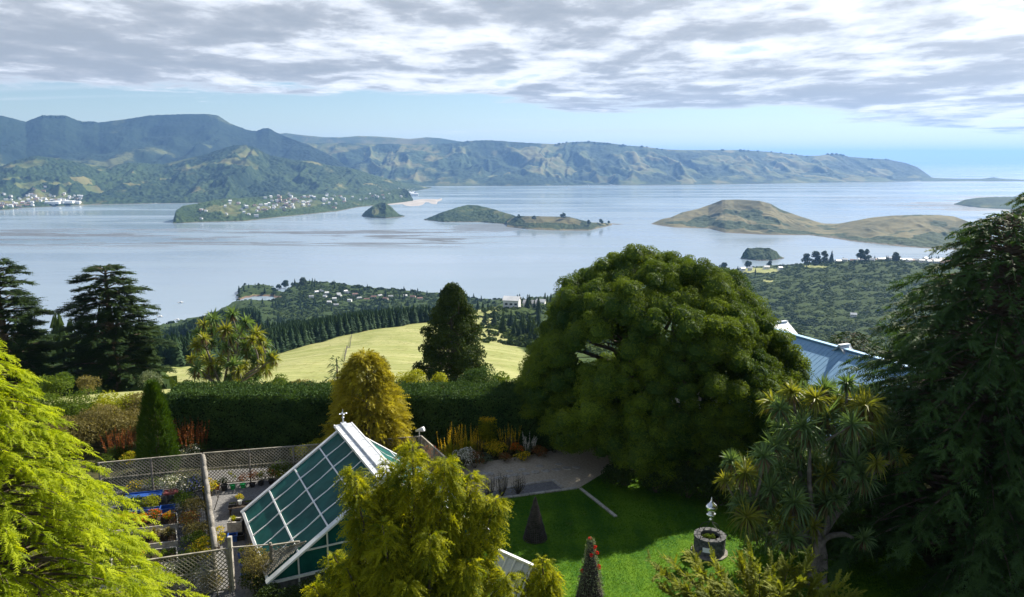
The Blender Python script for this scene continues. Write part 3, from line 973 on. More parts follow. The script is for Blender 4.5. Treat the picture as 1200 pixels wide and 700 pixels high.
def conifer(name, label, base, H, R, nb, mat, fl=0.9, fn=8, fw=0.05, per_m=5.0, z0=0.4, p=1.0, droop=0.3, lift=0.15, frdroop=0.35, cat='tree', group=None,
            bark=None, tone0=0.5, top_round=0.0, spread=55, irr=0.25, l0=0.34, cull=None, twist=0.5):
    """a trunk, whorls of limbs and feathery sprays along each limb"""
    base = np.array(base, float)
    root = tree_root(name, label, cat, base, group)
    tr = Geo().tube([base + [0, 0, -0.3], base + [0.05, 0.03, H * 0.4], base + [0.02, -0.04, H * 0.97]], [0.022 * H + 0.08, 0.016 * H + 0.04, 0.03], 9)
    hs = z0 + (H - z0) * (np.arange(nb) + rng.uniform(0, 1, nb)) / nb
    az = np.arange(nb) * 2.39996 + rng.uniform(-0.5, 0.5, nb)
    rel = (hs - z0) / (H - z0)
    ln = R * ((1 - rel) ** p * (1 - top_round) + top_round * np.sqrt(np.clip(1 - rel ** 2, 0, 1))) * rng.uniform(1 - irr, 1 + irr * 0.6, nb) + 0.25
    g = Geo(); B = []; Dn = []; LL = []; TN = []
    for k in range(nb):
        dr = np.array([cos(az[k]), sin(az[k]), 0])
        s = np.linspace(0, 1, 7)
        pts = base + np.array([0, 0, hs[k]]) + dr * (s * ln[k])[:, None]
        pts[:, 2] += lift * ln[k] * np.sin(s * pi * 0.8) - droop * ln[k] * s ** 2
        if ln[k] > 0.7:
            tr.tube(pts[:-1], np.linspace(0.012 * ln[k] + 0.02, 0.008, 6), 5, False)
        m = max(3, int(per_m * ln[k]))
        t = rng.uniform(0.22, 1.0, m) ** 0.75
        pp = np.stack([np.interp(t, s, pts[:, i]) for i in range(3)], 1)
        tg = unit(np.stack([np.interp(t, s, np.gradient(pts[:, i])) for i in range(3)], 1))
        sd = np.cross(tg, [0, 0, 1.0])
        sg = rng.choice([-1, 1], m)[:, None]
        a = radians(spread) * rng.uniform(0.0, 1.25, m)[:, None]
        dv = tg * np.cos(a) + sd * sg * np.sin(a) + np.array([0, 0, 1.0]) * rng.normal(0.05, 0.22, m)[:, None]
        B.append(pp); Dn.append(dv)
        LL.append(fl * rng.uniform(0.55, 1.25, m) * (0.6 + 0.4 * np.clip(ln[k] / R, 0, 1)))
        TN.append(np.clip(tone0 + rng.uniform(-0.2, 0.2) + 0.25 * (t - 0.6) + rng.uniform(-0.15, 0.15, m), 0, 1))
    B = np.concatenate(B); Dn = np.concatenate(Dn); LL = np.concatenate(LL); TN = np.concatenate(TN)
    T, ix = fronds(B, Dn, LL, fn, l0, fw, frdroop, 52, None, twist)
    g.polys(T, TN[ix])
    tr.build('trunk', bark or M_BARK, root, True)
    g.build('crown', mat, root)
    return root


def shrub(name, label, base, R, H, mat, cat='shrub', dens=55, size=0.11, n=9, group=None, asp=0.5, tone=None, low=-0.7, flowers=None, fdens=6, fsize=0.07):
    """a bush of several leafy cushions on short stems"""
    base = np.array(base, float)
    root = tree_root(name, label, cat, base, group)
    a = rng.uniform(0, 2 * pi, n); r = R * 0.62 * np.sqrt(rng.uniform(0, 1, n))
    C = np.stack([base[0] + r * np.cos(a), base[1] + r * np.sin(a), base[2] + H * (0.30 + 0.45 * rng.uniform(0, 1, n) * (1 - 0.5 * (r / (R * 0.62)) ** 2))], 1)
    rr = np.minimum(R * rng.uniform(0.36, 0.55, n), H * 0.42)
    g = puffs(Geo(), C, rr, dens, size, tone, low, asp)
    st = Geo()
    for c in C[:5]:
        st.tube([base + [0, 0, -0.1], (base + c) / 2 + [0, 0, 0.02], c], [0.03, 0.022, 0.01], 5, False)
    st.build('stem', M_BARK, root)
    g.build('foliage', mat, root)
    if flowers is not None:
        f = puffs(Geo(), C, rr * 1.05, fdens, fsize, None, 0.0, 0.9, 0.85, 0.3, 0.9)
        f.build('blossoms', flowers, root)
    return root


def clump(name, label, base, R, H, mat, cat='plant', n=60, w=0.03, spikes=None, group=None, arch=0.5, sh=1.15, sr=0.035, ns=12):
    """a tuft of arching blades, with flower spikes if asked"""
    base = np.array(base, float)
    root = tree_root(name, label, cat, base, group)
    a = rng.uniform(0, 2 * pi, n); o = rng.uniform(0.05, 1.0, n)
    d = np.stack([np.cos(a), np.sin(a), 0 * a], 1)
    sd = np.stack([-np.sin(a), np.cos(a), 0 * a], 1) * (w * rng.uniform(0.7, 1.3, n))[:, None]
    hh = H * rng.uniform(0.6, 1.05, n) * (1 - 0.25 * o)
    p0 = base + d * (R * 0.12 * o)[:, None]
    p1 = base + d * (R * 0.5 * o)[:, None] + np.array([0, 0, 1.0]) * (hh * 0.72)[:, None]
    p2 = base + d * (R * 1.0 * o)[:, None] + np.array([0, 0, 1.0]) * (hh * (1.0 - arch * 0.6 * o))[:, None]
    tn = rng.uniform(0.1, 0.9, n)
    g = Geo()
    g.polys(np.stack([p0 - sd, p0 + sd, p1 + sd, p1 - sd], 1), tn)
    g.polys(np.stack([p1 - sd, p1 + sd, p2], 1), tn)
    g.build('blades', mat, root)
    if spikes is not None:
        f = Geo()
        for k in range(ns):
            aa = random.uniform(0, 2 * pi); q_ = R * 0.8 * math.sqrt(random.random())
            b0 = base + np.array([q_ * cos(aa), q_ * sin(aa), H * 0.45])
            top = b0 + np.array([0.25 * q_ * cos(aa) + random.gauss(0, .05), 0.25 * q_ * sin(aa) + random.gauss(0, .05), H * sh * 0.55 * random.uniform(0.5, 1.1)])
            m = 16
            tt = rng.uniform(0.35, 1.0, m)
            P = b0 + (top - b0) * tt[:, None] + rng.normal(size=(m, 3)) * sr * 0.5
            f.polys(leaves(P, rvec(m), sr * 2.6 * (1.25 - 0.6 * tt), 0.6), rng.uniform(0, 1, m))
            f.tube([b0, top], [0.008, 0.004], 3, False, 0.1)
        f.build('flower_spikes', spikes, root)
    return root


def cabbage_tree(name, label, base, heads, stems, L=0.85, nbl=70, fork=0.25, blade=None, skirt=0.6, w=0.035, cat='tree', group=None, stem_r=0.16, yel=0.35):
    """a forked corky trunk carrying round heads of sword leaves with hanging dead skirts"""
    base = np.array(base, float); heads = np.array(heads, float)
    root = tree_root(name, label, cat, base, group)
    # limbs: group the heads about a few limb ends
    K = stems
    cen = heads[rng.permutation(len(heads))[:K]].copy()
    for _ in range(8):
        own = np.argmin(np.linalg.norm(heads[:, None] - cen[None], axis=-1), 1)
        for k in range(K):
            if np.any(own == k):
                cen[k] = heads[own == k].mean(0)
    tr = Geo()
    H = heads[:, 2].max() - base[2]
    fk = base + np.array([0, 0, H * fork])
    for k in range(K):
        if not np.any(own == k):
            continue
        e = cen[k] * 1.0
        e[2] = min(e[2], heads[own == k][:, 2].min() - 0.1) - 0.25
        foot = base + np.array([0.35 * cos(k * 2.4), 0.35 * sin(k * 2.4), 0]) * (1 if k % 3 else 0.3)
        mid = fk * 0.55 + e * 0.45 + rng.normal(size=3) * 0.18
        mid[2] = fk[2] + (e[2] - fk[2]) * 0.35
        tr.tube(catmull([foot + [0, 0, -0.2], foot * 0.3 + fk * 0.7, mid, e]), np.linspace(stem_r, stem_r * 0.42, 13), 8, False)
        for h in heads[own == k]:
            m2 = (e + h) / 2 + rng.normal(size=3) * 0.08 + np.array([0, 0, -0.15])
            tr.tube(catmull([e - [0, 0, 0.05], m2, h - [0, 0, 0.05]]), np.linspace(stem_r * 0.42, stem_r * 0.26, 9), 6, False)
    tr.build('trunk', M_PALEBARK, root, True)
    g = Geo(); gy = Geo(); sk = Geo()
    for h in heads:
        s = random.uniform(0.62, 1.22) * L; n_ = random.uniform(0.7, 1.1)
        n = int(nbl * n_)
        d = rvec(n)
        d[:, 2] = d[:, 2] * 0.85 + 0.22
        d = unit(d)
        ln = s * rng.uniform(0.75, 1.1, n)
        sd = unit(np.cross(d, rvec(n))) * w
        p0 = h + d * 0.04
        p1 = h + d * (ln * 0.55)[:, None]
        p2 = h + d * ln[:, None]; p2[:, 2] -= ln * rng.uniform(0.05, 0.5, n) * (1.05 - d[:, 2])
        tn = np.clip(rng.uniform(0.2, 0.8, n) + 0.2 * d[:, 2], 0, 1)
        G = gy if random.random() < yel else g
        G.polys(np.stack([p0 - sd * 0.6, p0 + sd * 0.6, p1 + sd, p1 - sd], 1), tn)
        G.polys(np.stack([p1 - sd, p1 + sd, p2], 1), tn)
        n = int(nbl * skirt)
        if n:
            a = rng.uniform(0, 2 * pi, n)
            d = unit(np.stack([np.cos(a) * 0.6, np.sin(a) * 0.6, -rng.uniform(0.5, 1.5, n)], 1))
            sd = unit(np.cross(d, rvec(n))) * w * 0.9
            p0 = h - np.array([0, 0, 0.05]) + d * 0.05
            p1 = p0 + d * (s * rng.uniform(0.4, 0.9, n))[:, None]
            sk.polys(np.stack([p0 - sd, p0 + sd, p1], 1), rng.uniform(0, 1, n))
    if g.n:
        g.build('leaf_heads', blade or M_BLADE, root)
    if gy.n:
        gy.build('yellowing_heads', M_BLADEY, root)
    if sk.n:
        sk.build('dead_skirts', M_DEAD, root)
    return root


def catmull(P, n=None):
    P = np.asarray(P, float); m = len(P)
    n = n or (m - 1) * 4 + 1
    Q = np.concatenate([[2 * P[0] - P[1]], P, [2 * P[-1] - P[-2]]])
    out = []
    for t in np.linspace(0, m - 1 - 1e-6, n):
        i = int(t); f = t - i
        a, b, c, d = Q[i:i + 4]
        out.append(0.5 * (2 * b + (c - a) * f + (2 * a - 5 * b + 4 * c - d) * f * f + (3 * b - a - 3 * c + d) * f ** 3))
    return np.array(out)


def gz(u, v, z=0.0):
    return at_z(u, v, z)


def top_at(v, Y):
    return float(CZ - ratio(v) * Y)


def on_ground(u, Y, dz=0.0):
    z = float(height(xcol(u, Y, 0.0), Y))
    x = float(xcol(u, Y, z))
    return np.array([x, Y, float(height(x, Y)) + dz])


# ------------------------------------------------------------------ the big trees round the garden
conifer('lime_conifer', 'large bright lime-green feathery conifer filling the lower left corner', (-17.3, 23.2, 0), 15.7, 7.6, 700, M_LIME, 0.52, 8, 0.030, 12.0, 0.3, 0.88, 0.22, 0.14, 0.30,
        tone0=0.52, irr=0.22, l0=0.42)

for nm, lb, u, Y, vt, R, nb in [
        ('dark_conifer', 'huge shadowy dark green conifer with drooping sprays on the right edge', 1150, 35.5, 250, 8.6, 680),
        ('dark_conifer', 'taller ragged dark conifer whose tip rises highest at the right edge', 1222, 43.0, 196, 9.0, 520)]:
    zt = top_at(vt, Y)
    conifer(nm, lb, (xcol(u, Y, 4.0), Y, 0), zt, R, nb, M_FIRDARK, 0.80, 8, 0.05, 6.0, 0.3, 0.52, 0.14, 0.14, 0.22, tone0=0.5, irr=0.30, l0=0.40)


def cedar(label, u, Y, vt, R, seed):
    """flat tiers of foliage with gaps of sky between them"""
    b = on_ground(u, Y)
    H = top_at(vt, Y) - b[2]
    root = tree_root('cedar_tree', label, 'tree', b)
    r_ = np.random.default_rng(seed)
    tr = Geo().tube(catmull([b + [0, 0, -0.5], b + [0.1, 0, H * 0.4], b + [-0.1, 0.1, H * 0.75], b + [0, 0, H * 0.97]]), np.linspace(0.62, 0.08, 13), 10)
    B = []; Dn = []; LL = []; TN = []
    nt = 19
    for k in range(nt):
        rel = (k + 0.3) / nt
        hz = H * (0.10 + 0.89 * rel)
        prof = np.interp(rel, [0, 0.15, 0.35, 0.6, 0.8, 0.92, 1.0], [0.95, 1.0, 0.95, 0.76, 0.56, 0.46, 0.30])
        nbr = 7 if rel < 0.8 else 6
        a0 = r_.uniform(0, 6.28)
        for j in range(nbr):
            a = a0 + j / nbr * 2 * pi + r_.uniform(-0.35, 0.35)
            ln = R * prof * r_.uniform(0.55, 1.12)
            dr = np.array([cos(a), sin(a), 0])
            s = np.linspace(0, 1, 6)
            z = hz + r_.uniform(-0.35, 0.35) + ln * (0.14 * np.sin(s * pi * 0.7) - r_.uniform(0.02, 0.16) * s ** 2)
            pts = b + dr * (s * ln)[:, None]; pts[:, 2] += z
            tr.tube(pts, np.linspace(0.10, 0.02, 6), 5, False)
            m = int(21 * ln)
            t = r_.uniform(0.25, 1.0, m) ** 0.7
            pp = np.stack([np.interp(t, s, pts[:, i]) for i in range(3)], 1)
            sd = np.array([-dr[1], dr[0], 0])
            off = r_.uniform(-1, 1, m) * (0.12 + 0.26 * ln * (1.05 - t) + 0.25)
            pp = pp + sd * off[:, None] + np.array([0, 0, 1.0]) * r_.normal(0.03, 0.07, m)[:, None]
            dv = dr * 0.9 + sd * (np.sign(off) * r_.uniform(0.1, 1.0, m))[:, None] + np.array([0, 0, 1.0]) * r_.normal(0.02, 0.12, m)[:, None]
            B.append(pp); Dn.append(dv); LL.append(r_.uniform(0.6, 1.15, m)); TN.append(np.clip(0.45 + r_.uniform(-0.3, 0.3) + r_.uniform(-0.2, 0.2, m), 0, 1))
    B, Dn, LL, TN = map(np.concatenate, (B, Dn, LL, TN))
    T, ix = fronds(B, Dn, LL, 5, 0.42, 0.13, 0.10, 52, None, 0.12)
    tr.build('trunk', M_BARK, root, True)
    Geo().polys(T, TN[ix]).build('crown', M_CEDAR, root)


cedar('tall dark cedar with flat tiered branches, standing whole on the pale slope', 137, 93, 309, 6.6, 3)
cedar('dark tiered cedar cut by the left edge of the view', 14, 90, 303, 6.4, 4)

# golden weeping conifer in front of the glasshouse: several leaders hung with long soft sprays
def weeper(label, base, leaders, dens, mat, fl=0.50):
    base = np.array(base, float)
    root = tree_root('weeping_conifer', label, 'tree', base)
    tr = Geo(); B = []; Dn = []; LL = []; TN = []
    for (tx, ty, H, R) in leaders:
        foot = base + np.array([tx, ty, 0]) * 0.3
        top = base + np.array([tx, ty, H])
        ax = catmull([foot, foot * 0.5 + top * 0.5 + rng.normal(size=3) * 0.1 * np.array([1, 1, 0]), top])
        tr.tube(ax, np.linspace(0.16, 0.015, len(ax)), 7, False)
        nb = int(30 * H)
        for k in range(nb):
            rel = rng.uniform(0.04, 1.0) ** 0.85
            p0 = np.array([np.interp(rel, np.linspace(0, 1, len(ax)), ax[:, i]) for i in range(3)])
            ln = R * (1.03 - rel) ** 0.75 * rng.uniform(0.55, 1.1) + 0.12
            a = rng.uniform(0, 2 * pi)
            dr = np.array([cos(a), sin(a), 0])
            s = np.linspace(0, 1, 6)
            pts = p0 + dr * (s * ln)[:, None]
            pts[:, 2] += 0.55 * ln * np.sin(s * pi * 0.75) - 0.32 * ln * s ** 2
            if ln > 0.8:
                tr.tube(pts, np.linspace(0.03, 0.006, 6), 4, False)
            m = max(4, int(dens * ln))
            t = rng.uniform(0.15, 1, m) ** 0.6
            pp = np.stack([np.interp(t, s, pts[:, i]) for i in range(3)], 1)
            dv = dr * rng.uniform(0.15, 0.75, m)[:, None] + rng.normal(size=(m, 3)) * 0.30 + np.array([0, 0, 0.10])
            B.append(pp); Dn.append(dv); LL.append(fl * rng.uniform(0.55, 1.3, m))
            TN.append(np.clip(0.45 + rng.uniform(-0.35, 0.35) + 0.2 * (t - 0.6) + 0.15 * (rel - 0.5) + rng.uniform(-0.15, 0.15, m), 0, 1))
    B, Dn, LL, TN = map(np.concatenate, (B, Dn, LL, TN))
    T, ix = fronds(B, Dn, LL, 7, 0.38, 0.034, 0.55, 42, rvec(len(B)), 0.3)
    tr.build('trunk', M_BARK, root, True)
    Geo().polys(T, TN[ix]).build('crown', mat, root)
    return root


weeper('large golden-green weeping conifer with hanging sprays in front of the glasshouse', (xcol(490, 27, 0), 27.0, 0),
       [(0.0, 0.0, top_at(524, 27.0), 1.55), (1.25, -0.5, top_at(540, 26.5), 1.35), (-2.2, -0.3, top_at(550, 26.7), 1.0), (2.2, 0.2, top_at(562, 27), 1.15), (-1.1, 0.5, top_at(548, 27.3), 0.9), (-3.1, 0.1, 5.0, 1.2), (3.1, -0.2, top_at(582, 27), 1.0),
        (-0.9, -1.7, 7.2, 1.3), (0.8, -1.9, 7.0, 1.2), (-2.3, -1.4, 5.4, 1.2), (2.2, -1.6, 5.8, 1.2), (-4.0, 0.3, 3.6, 1.1), (3.6, -1.0, 5.0, 0.9), (0.1, -2.8, 5.6, 1.1)],
       25, M_WEEP)
weeper('small golden-green weeping conifer at the edge of the sunny lawn', (xcol(634, 27.5, 2), 27.5, 0),
       [(0, 0, top_at(655, 27.5), 0.75), (0.45, 0.1, top_at(672, 27.5), 0.6), (-0.55, 0.2, top_at(676, 27.5), 0.6)], 22, M_WEEP, 0.42)


# golden cypress in front of the hedge
def golden_cypress():
    Y = 48.3
    b = np.array([xcol(431, Y, 3.0), Y, 0.0]); H = top_at(411, Y)
    root = tree_root('golden_cypress', 'plump golden-yellow cypress in front of the clipped hedge', 'tree', b)
    N = 7200
    rel = rng.uniform(0, 1, N) ** 1.1
    prof = np.interp(rel, [0, 0.12, 0.35, 0.6, 0.78, 0.9, 1.0], [2.75, 2.75, 2.45, 1.95, 1.5, 1.05, 0.25])
    a = rng.uniform(0, 2 * pi, N)
    lump = 0.93 + 0.20 * gnoise(a * 1.9, rel * 6.0, 31) + 0.17 * gnoise(a * 4.2, rel * 13.0, 32)
    r = prof * lump * rng.uniform(0.72, 1.02, N)
    P = b + np.stack([np.cos(a) * r, np.sin(a) * r, rel * H * 0.97], 1)
    d = np.stack([np.cos(a), np.sin(a), rng.normal(0.15, 0.35, N)], 1) + rng.normal(size=(N, 3)) * 0.3
    T, ix = fronds(P, d, rng.uniform(0.35, 0.75, N), 6, 0.42, 0.05, 0.30, 48, rvec(N), 0.3)
    tn = np.clip(0.5 + 0.9 * (lump - 1.0) * 2 + rng.uniform(-0.25, 0.25, N), 0, 1)
    g = Geo().polys(T, tn[ix])
    g.build('crown', M_GOLD, root)
    t = Geo().tube([b, b + [0, 0, H * 0.9]], [0.22, 0.03], 8)
    for k in range(40):
        aa = k * 2.4; h = H * (0.1 + 0.8 * k / 40); R_ = 2.2 * (1 - k / 46)
        t.tube([b + [0, 0, h], b + [cos(aa) * R_, sin(aa) * R_, h + 0.3]], [0.05, 0.015], 5, False)
    t.build('trunk', M_BARK, root)


golden_cypress()


# broad dome of a tree beside the lawn
def dome_tree():
    Y = 52.5
    b = np.array([xcol(768, Y, 5.0), Y, 0.0])
    zt = top_at(298, Y - 0.5)
    root = tree_root('domed_tree', 'great broad domed evergreen tree with cushion-like foliage beside the lawn', 'tree', b)
    zt -= 1.0
    RX, RZ, Z0 = 8.75, zt - 4.6, 4.6
    C = []; R = []
    n = 760
    i = np.arange(n) + 0.5
    ph = i * 2.39996
    zz = 1 - 1.60 * i / n                      # from the top to well below the middle
    rad = np.sqrt(np.clip(1 - zz ** 2, 0, 1))
    D = np.stack([np.cos(ph) * rad, np.sin(ph) * rad, zz], 1) + rng.normal(size=(n, 3)) * 0.016
    lob = 1 + 0.12 * gnoise(D[:, 0] * 2.6 + 3, D[:, 1] * 2.6 + D[:, 2] * 2.2, 77) + 0.05 * gnoise(D[:, 0] * 6, D[:, 1] * 6 + D[:, 2] * 5, 78)
    width = np.where(D[:, 2] < 0, 1.0 + 0.42 * D[:, 2] ** 2, 1.0) * np.interp(D[:, 2], [-0.5, 0, 0.35, 0.7, 1], [1.0, 1.02, 0.98, 0.93, 1.0])
    P = b + np.stack([D[:, 0] * RX * lob * width, D[:, 1] * RX * lob * width, Z0 + np.where(D[:, 2] > 0, D[:, 2] * RZ, D[:, 2] * 5.5) * lob], 1)
    # holes through which limbs and the bright water behind are seen
    hole = np.zeros(n, bool)
    for (hu, hv, hr) in [(692, 412, 13), (716, 408, 9), (785, 390, 9), (712, 372, 6)]:
        uu = 600 + F * P[:, 0] / (P[:, 1] * CP + (CZ - P[:, 2]) * SP)
        vv = 350 - F * ((P[:, 2] - CZ) * CP + P[:, 1] * SP) / (P[:, 1] * CP + (CZ - P[:, 2]) * SP)
        hole |= ((uu - hu) ** 2 + (vv - hv) ** 2 < (hr + 5) ** 2)
    keep = (P[:, 2] > 0.5 + 0.55 * np.clip(b[0] - 4.5 - P[:, 0], 0, 9)) & ~hole & (rng.uniform(0, 1, n) > 0.05) & (gnoise(D[:, 0] * 3.4 + 9, D[:, 1] * 3.4 + D[:, 2] * 3.0, 81) < 0.50)
    P = P[keep]; nP = len(P)
    R = rng.uniform(0.45, 1.05, nP) + 0.35 * rng.uniform(0, 1, nP) ** 3
    tone = np.clip(0.5 + 0.35 * rng.uniform(-0.5, 0.5, nP) + 0.35 * gnoise(P[:, 0] * 0.35, P[:, 2] * 0.35 + P[:, 1] * 0.2, 83), 0, 1)
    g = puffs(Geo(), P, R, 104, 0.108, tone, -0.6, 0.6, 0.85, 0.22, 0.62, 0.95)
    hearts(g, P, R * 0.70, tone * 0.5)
    # small cushions riding on the big ones
    j = rng.integers(0, nP, 700)
    o = unit(P[j] - (b + [0, 0, 4.0])) * R[j][:, None] * 0.6 + rng.normal(size=(700, 3)) * 0.16
    puffs(g, P[j] + o, rng.uniform(0.28, 0.5, 700), 100, 0.11, tone[j] + 0.08, -0.4, 0.6, 0.8, 0.15, 0.78, 2.2)
    # leaves deeper inside
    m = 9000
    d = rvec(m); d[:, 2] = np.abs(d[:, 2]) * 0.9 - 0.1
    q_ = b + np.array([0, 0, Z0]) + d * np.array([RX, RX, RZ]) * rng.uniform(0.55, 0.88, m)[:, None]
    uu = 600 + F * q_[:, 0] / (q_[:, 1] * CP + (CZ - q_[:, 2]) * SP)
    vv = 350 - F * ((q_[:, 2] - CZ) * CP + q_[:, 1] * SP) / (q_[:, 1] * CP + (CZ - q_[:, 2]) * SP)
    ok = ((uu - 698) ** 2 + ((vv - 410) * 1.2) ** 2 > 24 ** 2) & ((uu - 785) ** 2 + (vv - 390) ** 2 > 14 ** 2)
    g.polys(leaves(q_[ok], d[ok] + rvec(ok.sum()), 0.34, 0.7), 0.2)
    tr = Geo()
    tr.tube(catmull([b + [0, 0, -0.3], b + [0.1, 0, 1.6], b + [0, 0.1, 3.0]]), np.linspace(0.95, 0.7, 9), 12)
    for k in range(26):
        a = k * 2.39996; e = 0.35 + 0.95 * ((k * 7) % 26) / 26
        dr = np.array([cos(a) * cos(e), sin(a) * cos(e), sin(e)])
        end = b + np.array([0, 0, Z0]) + dr * np.array([RX, RX, RZ]) * 0.78
        st = b + np.array([0.3 * cos(a), 0.3 * sin(a), 2.4])
        md = st * 0.5 + end * 0.5 + np.array([0, 0, 0.8]) + rng.normal(size=3) * 0.35
        path = catmull([st, md, end])
        tr.tube(path, np.linspace(0.30, 0.07, len(path)), 7, False)
        for q2 in range(4):
            s_ = path[3 + q2]
            tr.tube(catmull([s_, s_ + dr * 0.7 + rng.normal(size=3) * 0.35, s_ + dr * 1.4 + rng.normal(size=3) * 0.6]), np.linspace(0.09, 0.02, 9), 5, False)
    tr.build('trunk', M_BARK, root, True)
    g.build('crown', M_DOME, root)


dome_tree()

# cabbage trees
def heads_from(pix, Y, dj, seed):
    r_ = np.random.default_rng(seed)
    out = []
    for (u, v) in pix:
        y = Y + r_.uniform(-dj, dj)
        out.append(at_y(u + r_.uniform(-3, 3), v + r_.uniform(-3, 3), y))
    return out


H1 = [(868, 560), (860, 541), (853, 566), (905, 473), (925, 458), (946, 462), (968, 456), (990, 452), (1008, 463), (1026, 470), (1033, 492), (985, 474), (962, 478), (918, 500), (942, 498), (968, 502), (996, 500), (1022, 516), (1050, 534),
      (906, 522), (932, 526), (955, 540), (985, 532), (1012, 560), (895, 552), (880, 575), (922, 558), (948, 570), (990, 566), (912, 590), (938, 604), (966, 590), (892, 602), (1010, 630), (868, 592), (884, 626), (905, 630), (930, 632), (1000, 540), (975, 556), (945, 520), (1016, 490), (880, 545), (1030, 545), (955, 620),
      (873, 552), (915, 480), (935, 476), (955, 468), (978, 464), (1000, 476), (1012, 478), (895, 535), (928, 512), (952, 508), (978, 516), (1008, 532), (916, 545), (942, 552), (968, 560), (996, 556), (902, 575), (932, 588), (955, 592), (980, 582), (888, 590), (918, 612), (945, 628), (878, 608), (1040, 520), (900, 615)]
cabbage_tree('cabbage_tree', 'large many-headed cabbage tree with a pale forked trunk by the lawn', (xcol(957, 33.5, 0), 33.5, 0), heads_from(H1 + [(u + 9, v + 12) for u, v in H1[:40:2] if v < 580], 33.8, 2.1, 5), 11, 0.98, 112, 0.30, None, 0.6, 0.036, yel=0.22, stem_r=0.19)
H2 = [(235, 392), (228, 405), (240, 380), (252, 372), (262, 384), (275, 370), (280, 388), (290, 378), (300, 394), (312, 404), (306, 412), (225, 420), (238, 415), (250, 400), (262, 405), (276, 402), (288, 408), (298, 420), (310, 425), (232, 432), (246, 425), (260, 420), (273, 425), (286, 428), (296, 436), (255, 436), (268, 440), (242, 440), (280, 441), (248, 388), (268, 392), (292, 400), (316, 415), (226, 438)]
cabbage_tree('cabbage_tree', 'dense yellow-green cabbage tree growing beyond the hedge', on_ground(262, 71), heads_from(H2 + [(u + 5, v + 7) for u, v in H2[::2]], 71, 2.6, 6), 11, 1.1, 84, 0.12, M_BLADE, 0.7, 0.06, stem_r=0.2, yel=0.5)


# dark leafy tree on the spur
def dark_tree():
    b = on_ground(531, 86)
    H = top_at(333, 86) - b[2]
    root = tree_root('evergreen_tree', 'tall dark irregular evergreen tree standing against the pale grass slope', 'tree', b)
    n = 330
    rel = rng.uniform(0.12, 1.0, n)
    prof = np.interp(rel, [0.1, 0.22, 0.4, 0.62, 0.8, 1.0], [2.6, 3.9, 3.7, 2.8, 1.8, 0.35])
    a = rng.uniform(0, 2 * pi, n); r = prof * np.sqrt(rng.uniform(0.25, 1, n)) * (1 + 0.2 * np.sin(3 * a + 9 * rel))
    C = b + np.stack([np.cos(a) * r, np.sin(a) * r, rel * H * 0.95], 1)
    g = puffs(Geo(), C, rng.uniform(0.45, 1.0, n), 34, 0.22, None, -0.6, 0.6, 0.9)
    tr = Geo()
    for k in range(5):
        e = b + np.array([cos(k * 1.4) * 1.1, sin(k * 1.4) * 1.1, H * (0.5 + 0.09 * k)])
        tr.tube(catmull([b + [0.15 * k - 0.3, 0, -0.4], b * 0.6 + e * 0.4 + [0.2, 0, 0], e]), np.linspace(0.22, 0.05, 9), 7, False)
    for c in C[::3]:
        m2 = b + np.array([0, 0, (c[2] - b[2]) * 0.7])
        tr.tube([m2, (m2 + c) / 2 + [0, 0, 0.2], c], [0.09, 0.05, 0.02], 5, False)
    tr.build('trunk', M_PALEBARK, root, True)
    g.build('crown', M_DARKLEAF, root)


dark_tree()


# clipped hedge
def hedge():
    root = thing('clipped_hedge', 'long clipped dark green hedge wall behind the garden', 'hedge', (-10, 52.5, 0))
    y0, y1, h = 51.0, 54.2, 3.75
    x0, x1 = -24.2, 9.5
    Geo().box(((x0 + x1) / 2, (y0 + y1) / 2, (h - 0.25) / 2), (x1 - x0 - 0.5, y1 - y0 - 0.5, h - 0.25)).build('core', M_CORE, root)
    n1, n2 = 42000, 34000
    P = np.stack([rng.uniform(x0, x1, n1), y0 + 0.10 * rng.normal(size=n1), rng.uniform(0, h, n1)], 1)
    P[:, 1] += 0.12 * gnoise(P[:, 0] * 0.7, P[:, 2] * 0.9, 3)
    N = np.array([0, -1.0, 0.2]) + rvec(n1) * 0.8
    Q = np.stack([rng.uniform(x0, x1, n2), rng.uniform(y0, y1, n2), h + 0.08 * rng.normal(size=n2)], 1)
    Q[:, 2] += 0.13 * gnoise(Q[:, 0] * 0.5, Q[:, 1] * 0.9, 5) + 0.12 * gnoise(Q[:, 0] * 2.4, Q[:, 1] * 2.4, 6)
    N2 = np.array([0, 0, 1.0]) + rvec(n2) * 0.9
    n3 = 4000
    E = np.stack([np.repeat([x0, x1], n3 // 2) + 0.1 * rng.normal(size=n3), rng.uniform(y0, y1, n3), rng.uniform(0, h, n3)], 1)
    n4 = 9000
    Bk = np.stack([rng.uniform(x0, x1, n4), y1 + 0.1 * rng.normal(size=n4), rng.uniform(0, h, n4)], 1)
    g = Geo()
    tone = lambda A: np.clip(0.45 + 0.35 * gnoise(A[:, 0] * 0.8, A[:, 1] + A[:, 2], 9) + rng.uniform(-0.3, 0.3, len(A)), 0, 1)
    for A, B in ((P, N), (Q, N2), (E, rvec(n3)), (Bk, np.array([0, 1.0, 0.2]) + rvec(n4) * 0.8)):
        g.polys(leaves(A, B, 0.15 * rng.uniform(0.7, 1.4, len(A)), 0.55), tone(A))
    # loose shoots along the top
    n5 = 2600
    S = np.stack([rng.uniform(x0, x1, n5), rng.uniform(y0, y1, n5), np.full(n5, h)], 1)
    T, ix = fronds(S, np.array([0, 0, 1.0]) + rng.normal(size=(n5, 3)) * 0.35, rng.uniform(0.12, 0.38, n5), 4, 0.4, 0.05, 0.1, 45, rvec(n5))
    g.polys(T, rng.uniform(0.3, 0.9, n5)[ix])
    g.build('foliage', M_HEDGE, root)


hedge()


